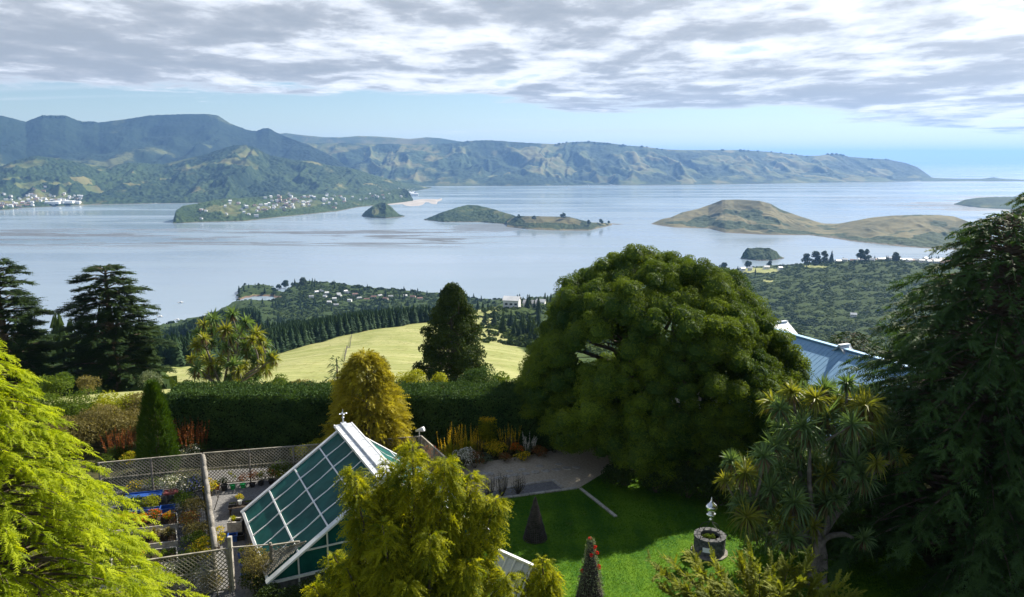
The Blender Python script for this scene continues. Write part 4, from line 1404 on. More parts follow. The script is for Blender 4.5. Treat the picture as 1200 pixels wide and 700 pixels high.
# clipped cone
def cone_tree():
    Y = 46.9
    b = np.array([xcol(184, Y, 2.0), Y, 0.0]); H = top_at(450, Y)
    root = tree_root('conical_conifer', 'neat dark green conical conifer just beyond the trellis', 'tree', b)
    n = 12000
    rel = rng.uniform(0, 1, n) ** 1.25; a = rng.uniform(0, 2 * pi, n)
    r = np.interp(rel, [0, 0.1, 0.4, 0.75, 0.93, 1], [1.02, 1.14, 0.98, 0.58, 0.25, 0.03]) * (1 + 0.10 * gnoise(a * 2.5, rel * 9, 12)) * rng.uniform(0.84, 1.04, n)
    P = b + np.stack([np.cos(a) * r, np.sin(a) * r, rel * H], 1)
    d = np.stack([np.cos(a) * 0.55, np.sin(a) * 0.55, 0 * a + 0.8], 1) + rng.normal(size=(n, 3)) * 0.2
    T, ix = fronds(P[:5000], d[:5000], rng.uniform(0.2, 0.42, 5000), 4, 0.42, 0.045, 0.0, 35, rvec(5000))
    g = Geo().polys(T, rng.uniform(0.2, 0.8, 5000)[ix])
    g.polys(leaves(P, np.stack([np.cos(a), np.sin(a), 0 * a + 0.3], 1) + rvec(n) * 0.6, 0.10, 0.5), rng.uniform(0.1, 0.7, n))
    Geo().tube([b, b + [0, 0, H * 0.85]], [0.14, 0.03], 7).build('trunk', M_BARK, root)
    g.build('crown', M_CONE, root)


cone_tree()
# ------------------------------------------------------------------ hard materials
M_WHITEPAINT = speckle('weathered_white_paint', (0.60, 0.61, 0.62), (0.82, 0.82, 0.80), 2.0, 0.45, 0.4, 0, 0.15, 0.01)
M_LEAD = speckle('pale_lead_sheet', (0.42, 0.45, 0.48), (0.66, 0.68, 0.70), 1.6, 0.4, 0.5, 0.2, 0.2, 0.01)


def shade_glass():
    m, t = new_mat('shaded_teal_glass')
    oc = t.n('TexCoord').outputs['Object']
    rnd = t.n('ObjectInfo').outputs['Random']
    st = t.noise(t.mapping(oc, (1.2, 7.0, 1.6), (0, 0, 0), (0, 0, 0.45)), 1.0, 5, 0.65, 0.4)
    n2 = t.noise(oc, 0.9, 4, 0.6)
    c = t.mix(t.ss(n2, 0.3, 0.7), (0.004, 0.055, 0.052), (0.014, 0.110, 0.095))
    c = t.mix(t.math('MULTIPLY', rnd, 0.45), c, (0.005, 0.080, 0.062))
    c = t.mix(t.math('MULTIPLY', t.ss(st, 0.56, 0.75), 0.25), c, (0.06, 0.14, 0.12))
    pbr(t, c, t.math('ADD', t.math('MULTIPLY', st, 0.5), 0.25), 0.08, 0, n2, 0.08, 0.02)
    return m


M_SHADEGLASS = shade_glass()

M_TRELLIS = speckle('silvered_trellis_wood', (0.16, 0.15, 0.12), (0.36, 0.33, 0.27), 2.0, 0.85, 0.15, 0, 0.3, 0.01)
M_STONE = speckle('dark_rubble_stone', (0.05, 0.055, 0.06), (0.17, 0.17, 0.17), 6.0, 0.85, 0.2, 0, 0.9, 0.05)
M_PALESTONE = speckle('pale_garden_stone', (0.26, 0.24, 0.21), (0.48, 0.45, 0.40), 5.0, 0.85, 0.2, 0, 0.5, 0.02)
M_PLAQUE = speckle('white_plaque', (0.72, 0.74, 0.76), (0.86, 0.86, 0.86), 8.0, 0.5, 0.4, 0, 0.05, 0.005)
M_IRON = speckle('dark_iron', (0.02, 0.022, 0.025), (0.06, 0.06, 0.06), 9.0, 0.55, 0.4, 0.3, 0.2, 0.005)
M_SILVER = speckle('polished_silver_metal', (0.80, 0.80, 0.78), (0.92, 0.92, 0.90), 3.0, 0.18, 0.6, 1.0, 0.1, 0.005)
M_WILLOW = speckle('dark_willow_canes', (0.030, 0.026, 0.024), (0.085, 0.075, 0.065), 6.0, 0.85, 0.15, 0, 0.4, 0.01)
M_GRAVEL = speckle('grey_gravel', (0.11, 0.11, 0.115), (0.22, 0.215, 0.21), 9.0, 0.95, 0.1, 0, 0.8, 0.03)
M_TANGRAVEL = speckle('tan_gravel', (0.33, 0.275, 0.205), (0.50, 0.435, 0.34), 8.0, 0.95, 0.1, 0, 0.7, 0.03)
M_SLATE = speckle('dark_slate_paving', (0.035, 0.040, 0.046), (0.075, 0.08, 0.088), 4.0, 0.8, 0.25, 0, 0.3, 0.01)
M_SOIL = speckle('dark_soil', (0.025, 0.018, 0.012), (0.06, 0.045, 0.03), 6.0, 0.95, 0.05, 0, 0.9, 0.04)
M_BLUE = speckle('blue_plastic', (0.012, 0.045, 0.22), (0.03, 0.10, 0.36), 5.0, 0.4, 0.4)
M_PINKRAIL = speckle('faded_red_timber', (0.22, 0.06, 0.06), (0.36, 0.12, 0.11), 5.0, 0.75, 0.2)
M_GREENPOT = speckle('green_plastic', (0.01, 0.22, 0.06), (0.02, 0.34, 0.09), 5.0, 0.4, 0.4)
M_BLACKPOT = speckle('black_plastic', (0.012, 0.012, 0.013), (0.03, 0.03, 0.03), 5.0, 0.5, 0.4)
M_TERRA = speckle('terracotta', (0.26, 0.09, 0.05), (0.42, 0.17, 0.09), 7.0, 0.85, 0.15)
M_TIMBER = speckle('grey_timber', (0.13, 0.12, 0.105), (0.28, 0.26, 0.23), 5.0, 0.85, 0.15)
M_DARKWOOD = speckle('dark_wet_timber', (0.03, 0.022, 0.016), (0.08, 0.06, 0.045), 5.0, 0.8, 0.2)
M_BLUEROOF = speckle('blue_painted_roof_iron', (0.23, 0.41, 0.63), (0.29, 0.49, 0.70), 0.7, 0.5, 0.3, 0, 0.05, 0.01)
M_GREYROOF = speckle('pale_grey_roof_iron', (0.50, 0.53, 0.57), (0.64, 0.66, 0.69), 0.8, 0.45, 0.4, 0, 0.05, 0.01)
M_HOUSEWALL = speckle('cream_weatherboard', (0.55, 0.52, 0.46), (0.70, 0.67, 0.60), 2.0, 0.75, 0.2)
M_WINDOW = speckle('dark_window_glass', (0.02, 0.025, 0.03), (0.04, 0.05, 0.06), 2.0, 0.12, 0.5)
M_WHITEWALL = speckle('white_far_wall', (0.66, 0.66, 0.64), (0.82, 0.82, 0.80), 0.2, 0.7, 0.2)
M_TANWALL = speckle('tan_far_wall', (0.42, 0.36, 0.28), (0.55, 0.48, 0.38), 0.2, 0.7, 0.2)
M_ROOFRED = speckle('rust_red_far_roof', (0.15, 0.085, 0.07), (0.24, 0.14, 0.11), 0.2, 0.7, 0.2)
M_ROOFGREY = speckle('grey_far_roof', (0.20, 0.21, 0.22), (0.42, 0.43, 0.44), 0.2, 0.5, 0.3)
M_ROOFPALE = speckle('pale_far_roof', (0.60, 0.61, 0.62), (0.78, 0.78, 0.77), 0.2, 0.5, 0.3)

# ------------------------------------------------------------------ lawn, paths, paving
def lawn_mat():
    m, t = new_mat('mown_grass')
    P = pos(t)
    n1 = t.noise(P, 0.35, 5, 0.6); n2 = t.noise(P, 6.0, 5, 0.65); n3 = t.noise(P, 30.0, 3, 0.6)
    f = t.math('ADD', t.math('MULTIPLY', n1, 0.5), t.math('MULTIPLY', n2, 0.5))
    f = t.math('ADD', f, t.math('MULTIPLY', t.math('SUBTRACT', t.noise(t.mapping(P, (0.9, 0.12, 1), (0, 0, 0), (0, 0, 0.5)), 1.0, 2, 0.5), 0.5), 0.5))
    c = t.mix(t.ss(f, 0.36, 0.64), (0.020, 0.080, 0.006), (0.085, 0.170, 0.008))
    wear = t.noise(P, 0.8, 4, 0.7)
    c = t.mix(t.math('MULTIPLY', t.ss(wear, 0.60, 0.74), 0.5), c, (0.11, 0.12, 0.03))
    pbr(t, c, 0.9, 0.1, 0, t.math('ADD', n3, n2), 0.6, 0.04)
    return m


def sheet(name, pts, z, mat, thick=0.05, kind='structure'):
    pts = np.array([[p[0], p[1]] for p in pts], float)
    n = len(pts)
    if np.sum(pts[:, 0] * np.roll(pts[:, 1], -1) - pts[:, 1] * np.roll(pts[:, 0], -1)) < 0:
        pts = pts[::-1]
    V = np.concatenate([np.c_[pts, np.full(n, z)], np.c_[pts, np.full(n, z - thick)]])
    i = np.arange(n); j = (i + 1) % n
    o = mesh_obj(name, V, [i[None], np.stack([i + n, j + n, j, i], -1)], mat)
    tag(o, None, None, None, kind)
    return o


LAWN = [gz(500, 596)[:2], gz(678, 573)[:2], np.array([6.2, 47.0]), np.array([14.0, 45.5]), np.array([21.0, 42.0]), np.array([20.0, 18.0]), np.array([-6.0, 18.0])]
M_GRASS = lawn_mat()
tag(sheet('lawn', LAWN, 0.035, M_GRASS), 'mown green lawn half in shade', 'lawn')
tag(sheet('gravel_path', [gz(488, 560), gz(540, 546), gz(600, 537), gz(650, 528), gz(700, 524), gz(745, 530), gz(740, 572), gz(680, 572), gz(560, 588), gz(500, 595), gz(470, 585)], 0.022, M_TANGRAVEL), 'pale tan gravel path past the flower border', 'path')
tag(sheet('gravel_yard', [gz(236, 552), gz(385, 545), gz(440, 560), gz(330, 690), gz(290, 760), gz(262, 760), gz(255, 690)], 0.020, M_GRAVEL), 'grey gravel yard between trellis and glasshouse', 'yard')
tag(sheet('paved_yard', [gz(110, 572), gz(235, 560), gz(254, 690), gz(258, 760), gz(120, 760)], 0.016, M_SLATE), 'dark paved nursery yard behind the trellis', 'yard')
tag(sheet('slate_pad', [gz(566, 578), gz(648, 564.5), gz(660.5, 573), gz(574, 585.5)], 0.032, M_GRAVEL), 'grey gravel panel between stone edgings', 'paving')


def grass_blades():
    n = 230000
    pts = np.stack([rng.uniform(-6, 21, n), rng.uniform(24, 47, n)], 1)
    poly = np.array(LAWN)
    inside = np.zeros(n, bool)
    j = len(poly) - 1
    for i in range(len(poly)):
        a, b = poly[i], poly[j]
        c = ((a[1] > pts[:, 1]) != (b[1] > pts[:, 1])) & (pts[:, 0] < (b[0] - a[0]) * (pts[:, 1] - a[1]) / (b[1] - a[1] + 1e-9) + a[0])
        inside ^= c
        j = i
    p = pts[inside]; n = len(p)
    b = np.c_[p, np.full(n, 0.033)]
    s = rvec(n); s[:, 2] = 0; s = unit(s) * 0.014
    h = rng.uniform(0.03, 0.075, n) * (0.7 + 0.5 * (gnoise(p[:, 0] * 1.1, p[:, 1] * 1.1, 8) + 0.5))
    tip = b + rng.normal(size=(n, 3)) * 0.018; tip[:, 2] = 0.033 + h
    tone = np.clip(0.5 + 0.4 * gnoise(p[:, 0] * 0.6, p[:, 1] * 0.6, 3) + rng.uniform(-0.3, 0.3, n), 0, 1)
    g = Geo().polys(np.stack([b - s, b + s, tip], 1), tone)
    tag(g.build('grass', leaf_mat('grass_blades', (0.022, 0.085, 0.004), (0.120, 0.225, 0.008), 0.45)), 'short mown grass blades of the lawn', 'grass', None, 'stuff')


grass_blades()


def kerb(label, pix, w=0.22, h=0.09):
    pts = [np.array([gz(u, v)[0], gz(u, v)[1], h / 2 + 0.02]) for u, v in pix]
    g = Geo()
    for a, b in zip(pts[:-1], pts[1:]):
        L = np.linalg.norm(b - a); k = max(1, int(L / 0.8))
        for i in range(k):
            p = a + (b - a) * (i + 0.02) / k; q_ = a + (b - a) * (i + 0.97) / k
            g.bar(p + [0, 0, random.uniform(-.01, .01)], q_, w * random.uniform(0.9, 1.05), h, tone=random.random())
    o = g.build('stone_edging', M_PALESTONE)
    return tag(o, label, 'edging')


kerb('long pale stone edging between the gravel and the top of the lawn', [(562, 588.5), (620, 580.5), (676, 573)])
kerb('pale stone edging running down the shaded right part of the lawn', [(680, 573.5), (722, 607)], 0.20)
kerb('angled stone edging round the grey gravel panel', [(590, 574), (647, 563.5), (660, 573)], 0.16)
for k, (u, v, s) in enumerate([(583, 561, .6), (594, 559, .5), (604, 557.5, .65), (616, 556, .5), (627, 554, .6), (640, 552.5, .6), (652, 551, .55), (664, 549.5, .6), (676, 548.5, .5), (597, 553, .5), (612, 551, .55), (633, 547, .5), (655, 545, .5), (570, 556, .8), (556, 558, .7)]):
    p = gz(u, v)
    n = 7
    a = np.arange(n) / n * 6.283 + random.random()
    r = s * np.array([random.uniform(.4, .62) for _ in range(n)])
    V = np.stack([p[0] + r * np.cos(a), p[1] + r * 0.8 * np.sin(a), 0 * a + 0.06], 1)
    V2 = V.copy(); V2[:, 2] = 0.015
    i = np.arange(n); j = (i + 1) % n
    o = Geo().add(np.concatenate([V, V2]), [i[None], np.stack([i + n, j + n, j, i], -1)]).build('paving_stone', M_PALESTONE)
    tag(o, 'flat pale stepping stone set in the tan gravel path', 'stepping stone', 'stepping stones across the gravel path')


# ------------------------------------------------------------------ trellis fences
TZ = 2.15
def tpt(u, v, z=TZ):
    p = at_z(u, v, z)
    return np.array([p[0], p[1], 0.0])


def trellis(label, p0, p1, h=TZ, posts=None, gap=0.15, sw=0.042, rail=0.07, z0=0.12):
    root = thing('trellis_fence', label, 'fence', (p0 + p1) / 2)
    d = p1 - p0; L = np.linalg.norm(d); d = d / L
    nrm = np.array([-d[1], d[0], 0])
    g = Geo()
    H = h - z0
    step = gap * 1.414
    for sg, off in ((1, 0.009), (-1, -0.009)):
        k = -int(H / step) - 1 if sg > 0 else 0
        kmax = int(L / step) + 1 if sg > 0 else int((L + H) / step) + 1
        while k <= kmax:
            s0 = k * step
            # line x = s0 + sg * (z - z0)
            za, zb = 0.0, H
            xa, xb = s0, s0 + sg * H
            def clip(xlim):
                return (xlim - s0) * sg
            lo, hi = 0.0, H
            c0, c1 = sorted((clip(0.0), clip(L)))
            lo, hi = max(lo, c0), min(hi, c1)
            if hi - lo > 0.05:
                a = p0 + d * (s0 + sg * lo) + nrm * off + [0, 0, z0 + lo]
                b = p0 + d * (s0 + sg * hi) + nrm * off + [0, 0, z0 + hi]
                g.bar(a, b, 0.012, sw, np.cross(nrm, (b - a) / np.linalg.norm(b - a)), random.random())
            k += 1
    g.build('lattice', M_TRELLIS, root)
    Geo().bar(p0 + [0, 0, h + 0.02], p1 + [0, 0, h + 0.02], rail * 1.3, 0.05).build('top_rail', M_TRELLIS, root)
    for z in (z0, z0 + H * 0.5):
        Geo().bar(p0 + nrm * 0.035 + [0, 0, z], p1 + nrm * 0.035 + [0, 0, z], 0.04, 0.07).build('rail', M_TRELLIS, root)
    n = posts or max(1, round(L / 2.4))
    for k in range(n + 1):
        c = p0 + d * (L * k / n) - nrm * 0.055
        Geo().bar(c + [0, 0, -0.2], c + [0, 0, h + 0.06], 0.10, 0.10).build('post', M_TIMBER, root)
    return root


trellis('sunlit trellis fence at the back left of the nursery yard', tpt(116, 543), tpt(235.5, 532))
trellis('long trellis fence behind the gravel yard and the glasshouse', tpt(239, 531.5), tpt(491, 512))
trellis('short trellis return at the right end, running toward the weeping conifer', tpt(494, 511.5), tpt(527, 541))
f = trellis('trellis fence seen almost end on with a thick grey cap, dividing the two yards', tpt(238, 534.5), tpt(252, 642.5), TZ, 5, 0.13, 0.05, 0.18)
a_, b_ = tpt(238, 534.5), tpt(252, 642.5)
for k in range(6):                      # climbing stems grown into a thick lip on top of the divider
    p = a_ + (b_ - a_) * (k / 6); q_ = a_ + (b_ - a_) * ((k + 1.02) / 6)
    Geo().tube([p + [0, 0, TZ + 0.05], (p + q_) / 2 + [0.03, 0, TZ + 0.09], q_ + [0, 0, TZ + 0.05]], [0.10, 0.13, 0.10], 7).build('cap', M_TIMBER, f, True)
trellis('near trellis fence half hidden by the lime-green conifer', tpt(172, 657), tpt(267, 643.5))
trellis('short near trellis panel meeting the glasshouse roof', tpt(318, 639.5), tpt(350, 635))


def gate_arch():
    a = tpt(270, 643); b = tpt(317, 639.5)
    root = thing('garden_gate', 'pale timber gate post and thin rail across the gravel walk', 'gate', a)
    Geo().bar(a + [0, 0, -0.2], a + [0, 0, 2.75], 0.17, 0.17).build('post', M_PALESTONE, root)
    Geo().bar(b + [0, 0, -0.2], b + [0, 0, 2.3], 0.10, 0.10).build('post', M_TIMBER, root)
    Geo().bar(a + [0, 0, TZ + 0.05], b + [0, 0, TZ + 0.05], 0.05, 0.05).build('rail', M_PALESTONE, root)


gate_arch()


def floodlight():
    p = tpt(491.5, 511)
    root = thing('floodlight', 'small white floodlight on a bracket at the trellis corner', 'lamp', p + [0, 0, TZ])
    Geo().tube([p + [0, 0, 1.9], p + [0, 0, 2.5]], [0.035, 0.03], 8).build('post', M_WHITEPAINT, root)
    c = p + np.array([0, 0, 2.55]); d = unit(np.array([0.9, -0.2, 0.28]))
    Geo().tube([c - d * 0.25, c + d * 0.02, c + d * 0.2, c + d * 0.34], [0.07, 0.10, 0.15, 0.17], 12).build('housing', M_WHITEPAINT, root, True)
    Geo().tube([c + d * 0.341, c + d * 0.35], [0.15, 0.14], 12).build('lens', M_PLAQUE, root)


floodlight()


# ------------------------------------------------------------------ glasshouse
def glasshouse():
    ze = 1.0
    E0 = at_z(285, 600, ze); E1 = at_z(315, 682, ze)
    e1 = unit((E1 - E0) * np.array([1, 1, 0])); LEN = np.linalg.norm((E1 - E0)[:2])
    e2 = np.array([-e1[1], e1[0], 0.0])
    x, a, b = ray(403, 501)
    # E0 + e2 s on the ray's vertical plane
    s_ = (E0[1] * x / a - E0[0]) / (e2[0] - e2[1] * x / a)
    R0 = E0 + e2 * s_
    zr = top_at(501, R0[1])
    R0 = np.array([R0[0], R0[1], zr])
    up = np.array([0, 0, 1.0])
    root = thing('glasshouse', 'white-framed glasshouse with dark teal shaded panes and a lead ridge', 'greenhouse', (R0[0] + e1[0] * LEN / 2, R0[1] + e1[1] * LEN / 2, 0))
    W = s_
    NB, NR = 5, 4
    for side, wd in ((-1, W), (1, W * 0.92)):
        eave0 = R0 + side * e2 * wd; eave0[2] = ze
        v = R0 - eave0                                   # up the slope
        SL = np.linalg.norm(v); v = v / SL
        nrm = unit(np.cross(e1, v)); nrm = nrm if nrm[2] > 0 else -nrm
        v2 = np.cross(nrm, e1) if np.dot(np.cross(nrm, e1), v) > 0 else -np.cross(nrm, e1)
        P = lambda i, j, o=0.0: eave0 + e1 * (LEN * i) + v * (SL * j) + nrm * o
        for i in range(NB):
            for j in range(NR):
                g = Geo()
                sag = 0.0
                c = P((i + 0.5) / NB, (j + 0.5) / NR, random.uniform(-0.004, 0.004))
                g.box(c, (LEN / NB - 0.04, SL / NR - 0.04, 0.012), [e1, v, nrm])
                g.build('pane', M_SHADEGLASS, root)
        fr = Geo()
        for i in range(1, NB):                           # rafters: slightly bowed, as old timbers are
            pts = [P(i / NB, j, 0.035 - 0.05 * sin(pi * ((j * NR) % 1.0))) for j in np.linspace(0, 1, 9)]
            for p, q_ in zip(pts[:-1], pts[1:]):
                fr.bar(p, q_, 0.085, 0.06, nrm)
        for j in range(1, NR):
            fr.bar(P(0, j / NR, 0.04), P(1, j / NR, 0.04), 0.075, 0.065, nrm)
        fr.bar(P(0, 0.0, 0.02), P(1, 0.0, 0.02), 0.14, 0.10, nrm)
        fr.build('glazing_bars', M_WHITEPAINT, root)
        for i, wdt in ((0, 0.24), (1, 0.34)):
            Geo().bar(P(i, -0.015, 0.05), P(i, 1.0, 0.05), wdt, 0.09, nrm).build('barge_board', M_WHITEPAINT, root)
        # low wall under the eave
        Geo().bar(P(0, 0, -0.05) * [1, 1, 0] + up * (ze / 2 - 0.05), P(1, 0, -0.05) * [1, 1, 0] + up * (ze / 2 - 0.05), 0.16, ze - 0.1).build('side_wall', M_STONE, root)
    # gable ends: boarded foot, glazed triangle with mullions
    for i in (0, 1):
        A = R0 - e2 * W + e1 * (LEN * i); B = R0 + e2 * W * 0.92 + e1 * (LEN * i); T = R0 + e1 * (LEN * i)
        A = np.array([A[0], A[1], 0.0]); B = np.array([B[0], B[1], 0.0])
        inn = -e1 * 0.12 if i else e1 * 0.12
        pts = np.array([A + up * 0.9, B + up * 0.9, T - up * 0.12]) + inn
        g = Geo().add(np.concatenate([pts, pts + inn * 0.15]), [np.array([0, 1, 2]), np.array([3, 5, 4])])
        g.build('gable_glass', M_SHADEGLASS, root)
        m_ = Geo()
        for k in range(1, 8):
            p = A + (B - A) * k / 8
            fpos = k / 8 * (W + W * 0.92)
            zt = ze + (zr - ze) * (fpos / W if fpos < W else (W * 1.92 - fpos) / (W * 0.92)) - 0.12
            m_.bar(p + up * 0.0 + inn * 0.4, p + up * zt + inn * 0.4, 0.07, 0.06)
        m_.bar(A + up * 0.9 + inn * 0.3, B + up * 0.9 + inn * 0.3, 0.10, 0.12)
        m_.bar(A + up * 2.1 + e2 * 1.6 + inn * 0.3, B + up * 2.1 - e2 * 1.5 + inn * 0.3, 0.06, 0.07)
        m_.build('mullions', M_WHITEPAINT, root)
        Geo().bar(A + up * 0.43 + inn, B + up * 0.43 + inn, 0.14, 0.86).build('end_wall', M_STONE, root)
    # ridge: a broad lead-covered vent box
    c0 = R0 - e1 * 0.18 + up * 0.10; c1 = R0 + e1 * (LEN + 0.18) + up * 0.10
    cap = Geo().bar(c0, c1, 0.95, 0.10).bar(c0 + up * 0.10, c1 + up * 0.10, 0.30, 0.12)
    for k in range(7):
        p = c0 + (c1 - c0) * (k + 0.5) / 7
        cap.bar(p - e2 * 0.49 + up * 0.055, p + e2 * 0.49 + up * 0.055, 0.05, 0.03)
    cap.build('ridge_cap', M_LEAD, root)
    for sgn in (-1, 1):
        Geo().bar(c0 + e2 * sgn * 0.50, c1 + e2 * sgn * 0.50, 0.06, 0.16).build('ridge_board', M_WHITEPAINT, root)
    q_ = c0 + e1 * 0.06
    g = Geo().tube([q_ + up * 0.1, q_ + up * 0.55, q_ + up * 0.95], [0.045, 0.03, 0.012], 8)
    g.lathe(q_ + up * 0.38, [(0.0, 0), (0.075, 0.05), (0.075, 0.09), (0.0, 0.14)], 10)
    for ax in (e1, e2):
        g.tube([q_ + up * 0.68 - ax * 0.19, q_ + up * 0.68 + ax * 0.19], [0.028, 0.028], 6)
        for sg in (-1, 1):
            g.lathe(q_ + up * 0.64 + ax * sg * 0.19, [(0, 0), (0.05, 0.04), (0, 0.08)], 8)
    g.build('finial', M_LEAD, root)
    # lattice shade laid over the lowest corner of the near bay
    eave0 = R0 - e2 * W; eave0 = np.array([eave0[0], eave0[1], ze])
    v = unit(R0 - eave0); SL = np.linalg.norm(R0 - eave0); nrm = unit(np.cross(e1, v)); nrm = nrm if nrm[2] > 0 else -nrm
    lt = Geo()
    w0, w1, h1 = LEN * 0.70, LEN * 0.955, SL * 0.33
    for k in range(-22, 44):
        for sg, off in ((1, 0.085), (-1, 0.10)):
            # a + sg*t in [w0,w1], t in [0,h1], below the line from (w0,0) to (w1,h1)
            s0 = w0 + k * 0.16
            ts = np.linspace(0, h1, 40)
            aa = s0 + sg * ts
            ok = (aa > w0) & (aa < w1) & (ts < h1 * np.clip((aa - w0) / (w1 - w0), 0, 1) ** 0.8)
            if ok.sum() > 2:
                i0 = np.where(ok)[0][0]; i1 = np.where(ok)[0][-1]
                lt.bar(eave0 + e1 * aa[i0] + v * ts[i0] + nrm * off, eave0 + e1 * aa[i1] + v * ts[i1] + nrm * off, 0.045, 0.012, nrm, random.random())
    lt.bar(eave0 + e1 * w0 + nrm * 0.12, eave0 + e1 * w1 + v * h1 + nrm * 0.12, 0.06, 0.04, nrm)
    lt.build('lattice_shade', M_TRELLIS, root)


glasshouse()


# ------------------------------------------------------------------ well, obelisks
def wishing_well():
    c = gz(831, 648)
    c = np.array([c[0], c[1], 0.0])
    root = thing('wishing_well', 'round stone well with iron hoops and a silver onion finial on the shaded lawn', 'well', c)
    Geo().lathe(c, [(0.95, 0.0), (0.95, 0.10), (0.0, 0.105)], 12).build('base_slab', M_TIMBER, root)
    g = Geo()
    r0, r1 = 0.50, 0.76
    rows = 5
    g.lathe(c, [(r1 - 0.05, 0.1), (r1 - 0.05, 0.92), (r0 + 0.04, 0.92), (r0 + 0.04, 0.1)], 28, 0.2)
    for k in range(rows):
        n = 17
        for i in range(n):
            a = (i + 0.5 * (k % 2)) / n * 6.283
            dr = np.array([cos(a), sin(a), 0]); tg = np.array([-sin(a), cos(a), 0])
            g.box(c + dr * (r1 - 0.035 + random.uniform(-.012, .012)) + [0, 0, 0.18 + 0.158 * k], (0.10, 2 * pi * r1 / n * 0.90, 0.138 * random.uniform(.9, 1.02)), [dr, tg, [0, 0, 1]], random.random())
    g.build('stone_ring', M_STONE, root)
    cp_ = Geo()
    for i in range(10):
        a = (i + 0.5) / 10 * 6.283
        dr = np.array([cos(a), sin(a), 0]); tg = np.array([-sin(a), cos(a), 0])
        cp_.box(c + dr * 0.64 + [0, 0, 0.965], (0.32, 0.43, 0.09), [dr, tg, [0, 0, 1]], random.random())
    cp_.build('coping', M_STONE, root)
    dr = unit(np.array([-0.35, -0.94, 0])); tg = np.array([-dr[1], dr[0], 0])
    Geo().box(c + dr * 0.785 + [0, 0, 0.52], (0.03, 0.52, 0.24), [dr, tg, [0, 0, 1]]).build('plaque', M_PLAQUE, root)
    Geo().lathe(c, [(0.52, 0.80), (0.0, 0.80)], 20).build('planting', M_SOIL, root)
    a = rng.uniform(0, 6.28, 9); r = rng.uniform(0, .38, 9)
    puffs(Geo(), np.stack([c[0] + r * np.cos(a), c[1] + r * np.sin(a), c[2] + 0.84 + 0 * a], 1), 0.13, 260, 0.06).build('foliage', M_MIDLEAF, root)
    for k in range(4):
        a = 0.6 + k * pi / 2
        dr = np.array([cos(a), sin(a), 0])
        P = catmull([c + dr * 0.72 + [0, 0, 0.2], c + dr * 0.74 + [0, 0, 0.95], c + dr * 0.52 + [0, 0, 1.42], c + dr * 0.16 + [0, 0, 1.66], c + dr * 0.03 + [0, 0, 1.85]])
        Geo().tube(P, 0.018, 6).build('hoop', M_IRON, root)
    z = 1.80
    prof = [(0.04, 0.0), (0.10, 0.02), (0.13, 0.06), (0.06, 0.12), (0.05, 0.20), (0.17, 0.25), (0.25, 0.31), (0.26, 0.36), (0.20, 0.40), (0.13, 0.44), (0.12, 0.48), (0.20, 0.53), (0.285, 0.60), (0.315, 0.70), (0.30, 0.79), (0.23, 0.88), (0.14, 0.95), (0.075, 1.02), (0.04, 1.12), (0.012, 1.27), (0.0, 1.28)]
    Geo().lathe(c + [0, 0, z], prof, 28).build('finial', M_SILVER, root, True)


wishing_well()


def obelisk(label, u, v, vt, r, roses):
    c = gz(u, v); c = np.array([c[0], c[1], 0.03])
    H = top_at(vt, c[1])
    root = thing('garden_obelisk', label, 'obelisk', c)
    g = Geo()
    n = 30
    for i in range(n):
        a = i / n * 6.283
        d = np.array([cos(a), sin(a), 0])
        g.tube([c + d * r, c + d * r * 0.55 + [0, 0, H * 0.47], c + d * 0.05 + [0, 0, H * random.uniform(.95, 1.0)]], [0.022, 0.018, 0.012], 5, False, random.random())
    for k in range(26):
        rel = (k + 0.6) / 27
        rr = r * (1 - rel) + 0.05
        a = np.linspace(0, 6.283, 25)
        g.tube(np.stack([c[0] + rr * np.cos(a), c[1] + rr * np.sin(a), c[2] + H * rel + 0.03 * np.sin(3 * a + k)], 1), 0.018, 5, False, random.random())
    g.build('frame', M_WILLOW, root)
    Geo().lathe(c, [(r * 0.86, 0.02), (r * 0.42, H * 0.48), (0.03, H * 0.88)], 14).build('climbing_stems', M_CORE, root)
    Geo().lathe(c + [0, 0, H * 0.97], [(0.02, 0), (0.06, 0.05), (0.03, 0.12), (0.0, 0.17)], 10).build('tip', M_WILLOW, root)
    if roses:
        m = 1500
        rel = rng.uniform(0.03, 1.0, m) ** 0.8; a = rng.uniform(0, 6.283, m)
        rr = r * (1 - rel) + 0.05 + rng.uniform(-0.02, 0.13, m)
        P = c + np.stack([rr * np.cos(a), rr * np.sin(a), rel * H * 1.04], 1)
        Geo().polys(leaves(P, rvec(m), 0.085 * rng.uniform(.7, 1.3, m), 0.6), rng.uniform(0, 1, m)).build('rose_leaves', M_GREYLEAF, root)
        ix = rng.choice(np.where((rel > 0.45) & (np.sin(a) < 0.6))[0], 8, replace=False)
        for i in ix:
            puffs(Geo(), [P[i] + unit(P[i] - c) * 0.04], 0.075, 900, 0.06, None, -1, 0.9, 1.0).build('rose', M_RED, root)


obelisk('bare dark woven willow obelisk at the back of the shaded lawn', 627, 632, 584, 0.60, False)
obelisk('woven obelisk covered in climbing leaves and red roses near the sunny lawn edge', 691, 703, 634, 0.60, True)


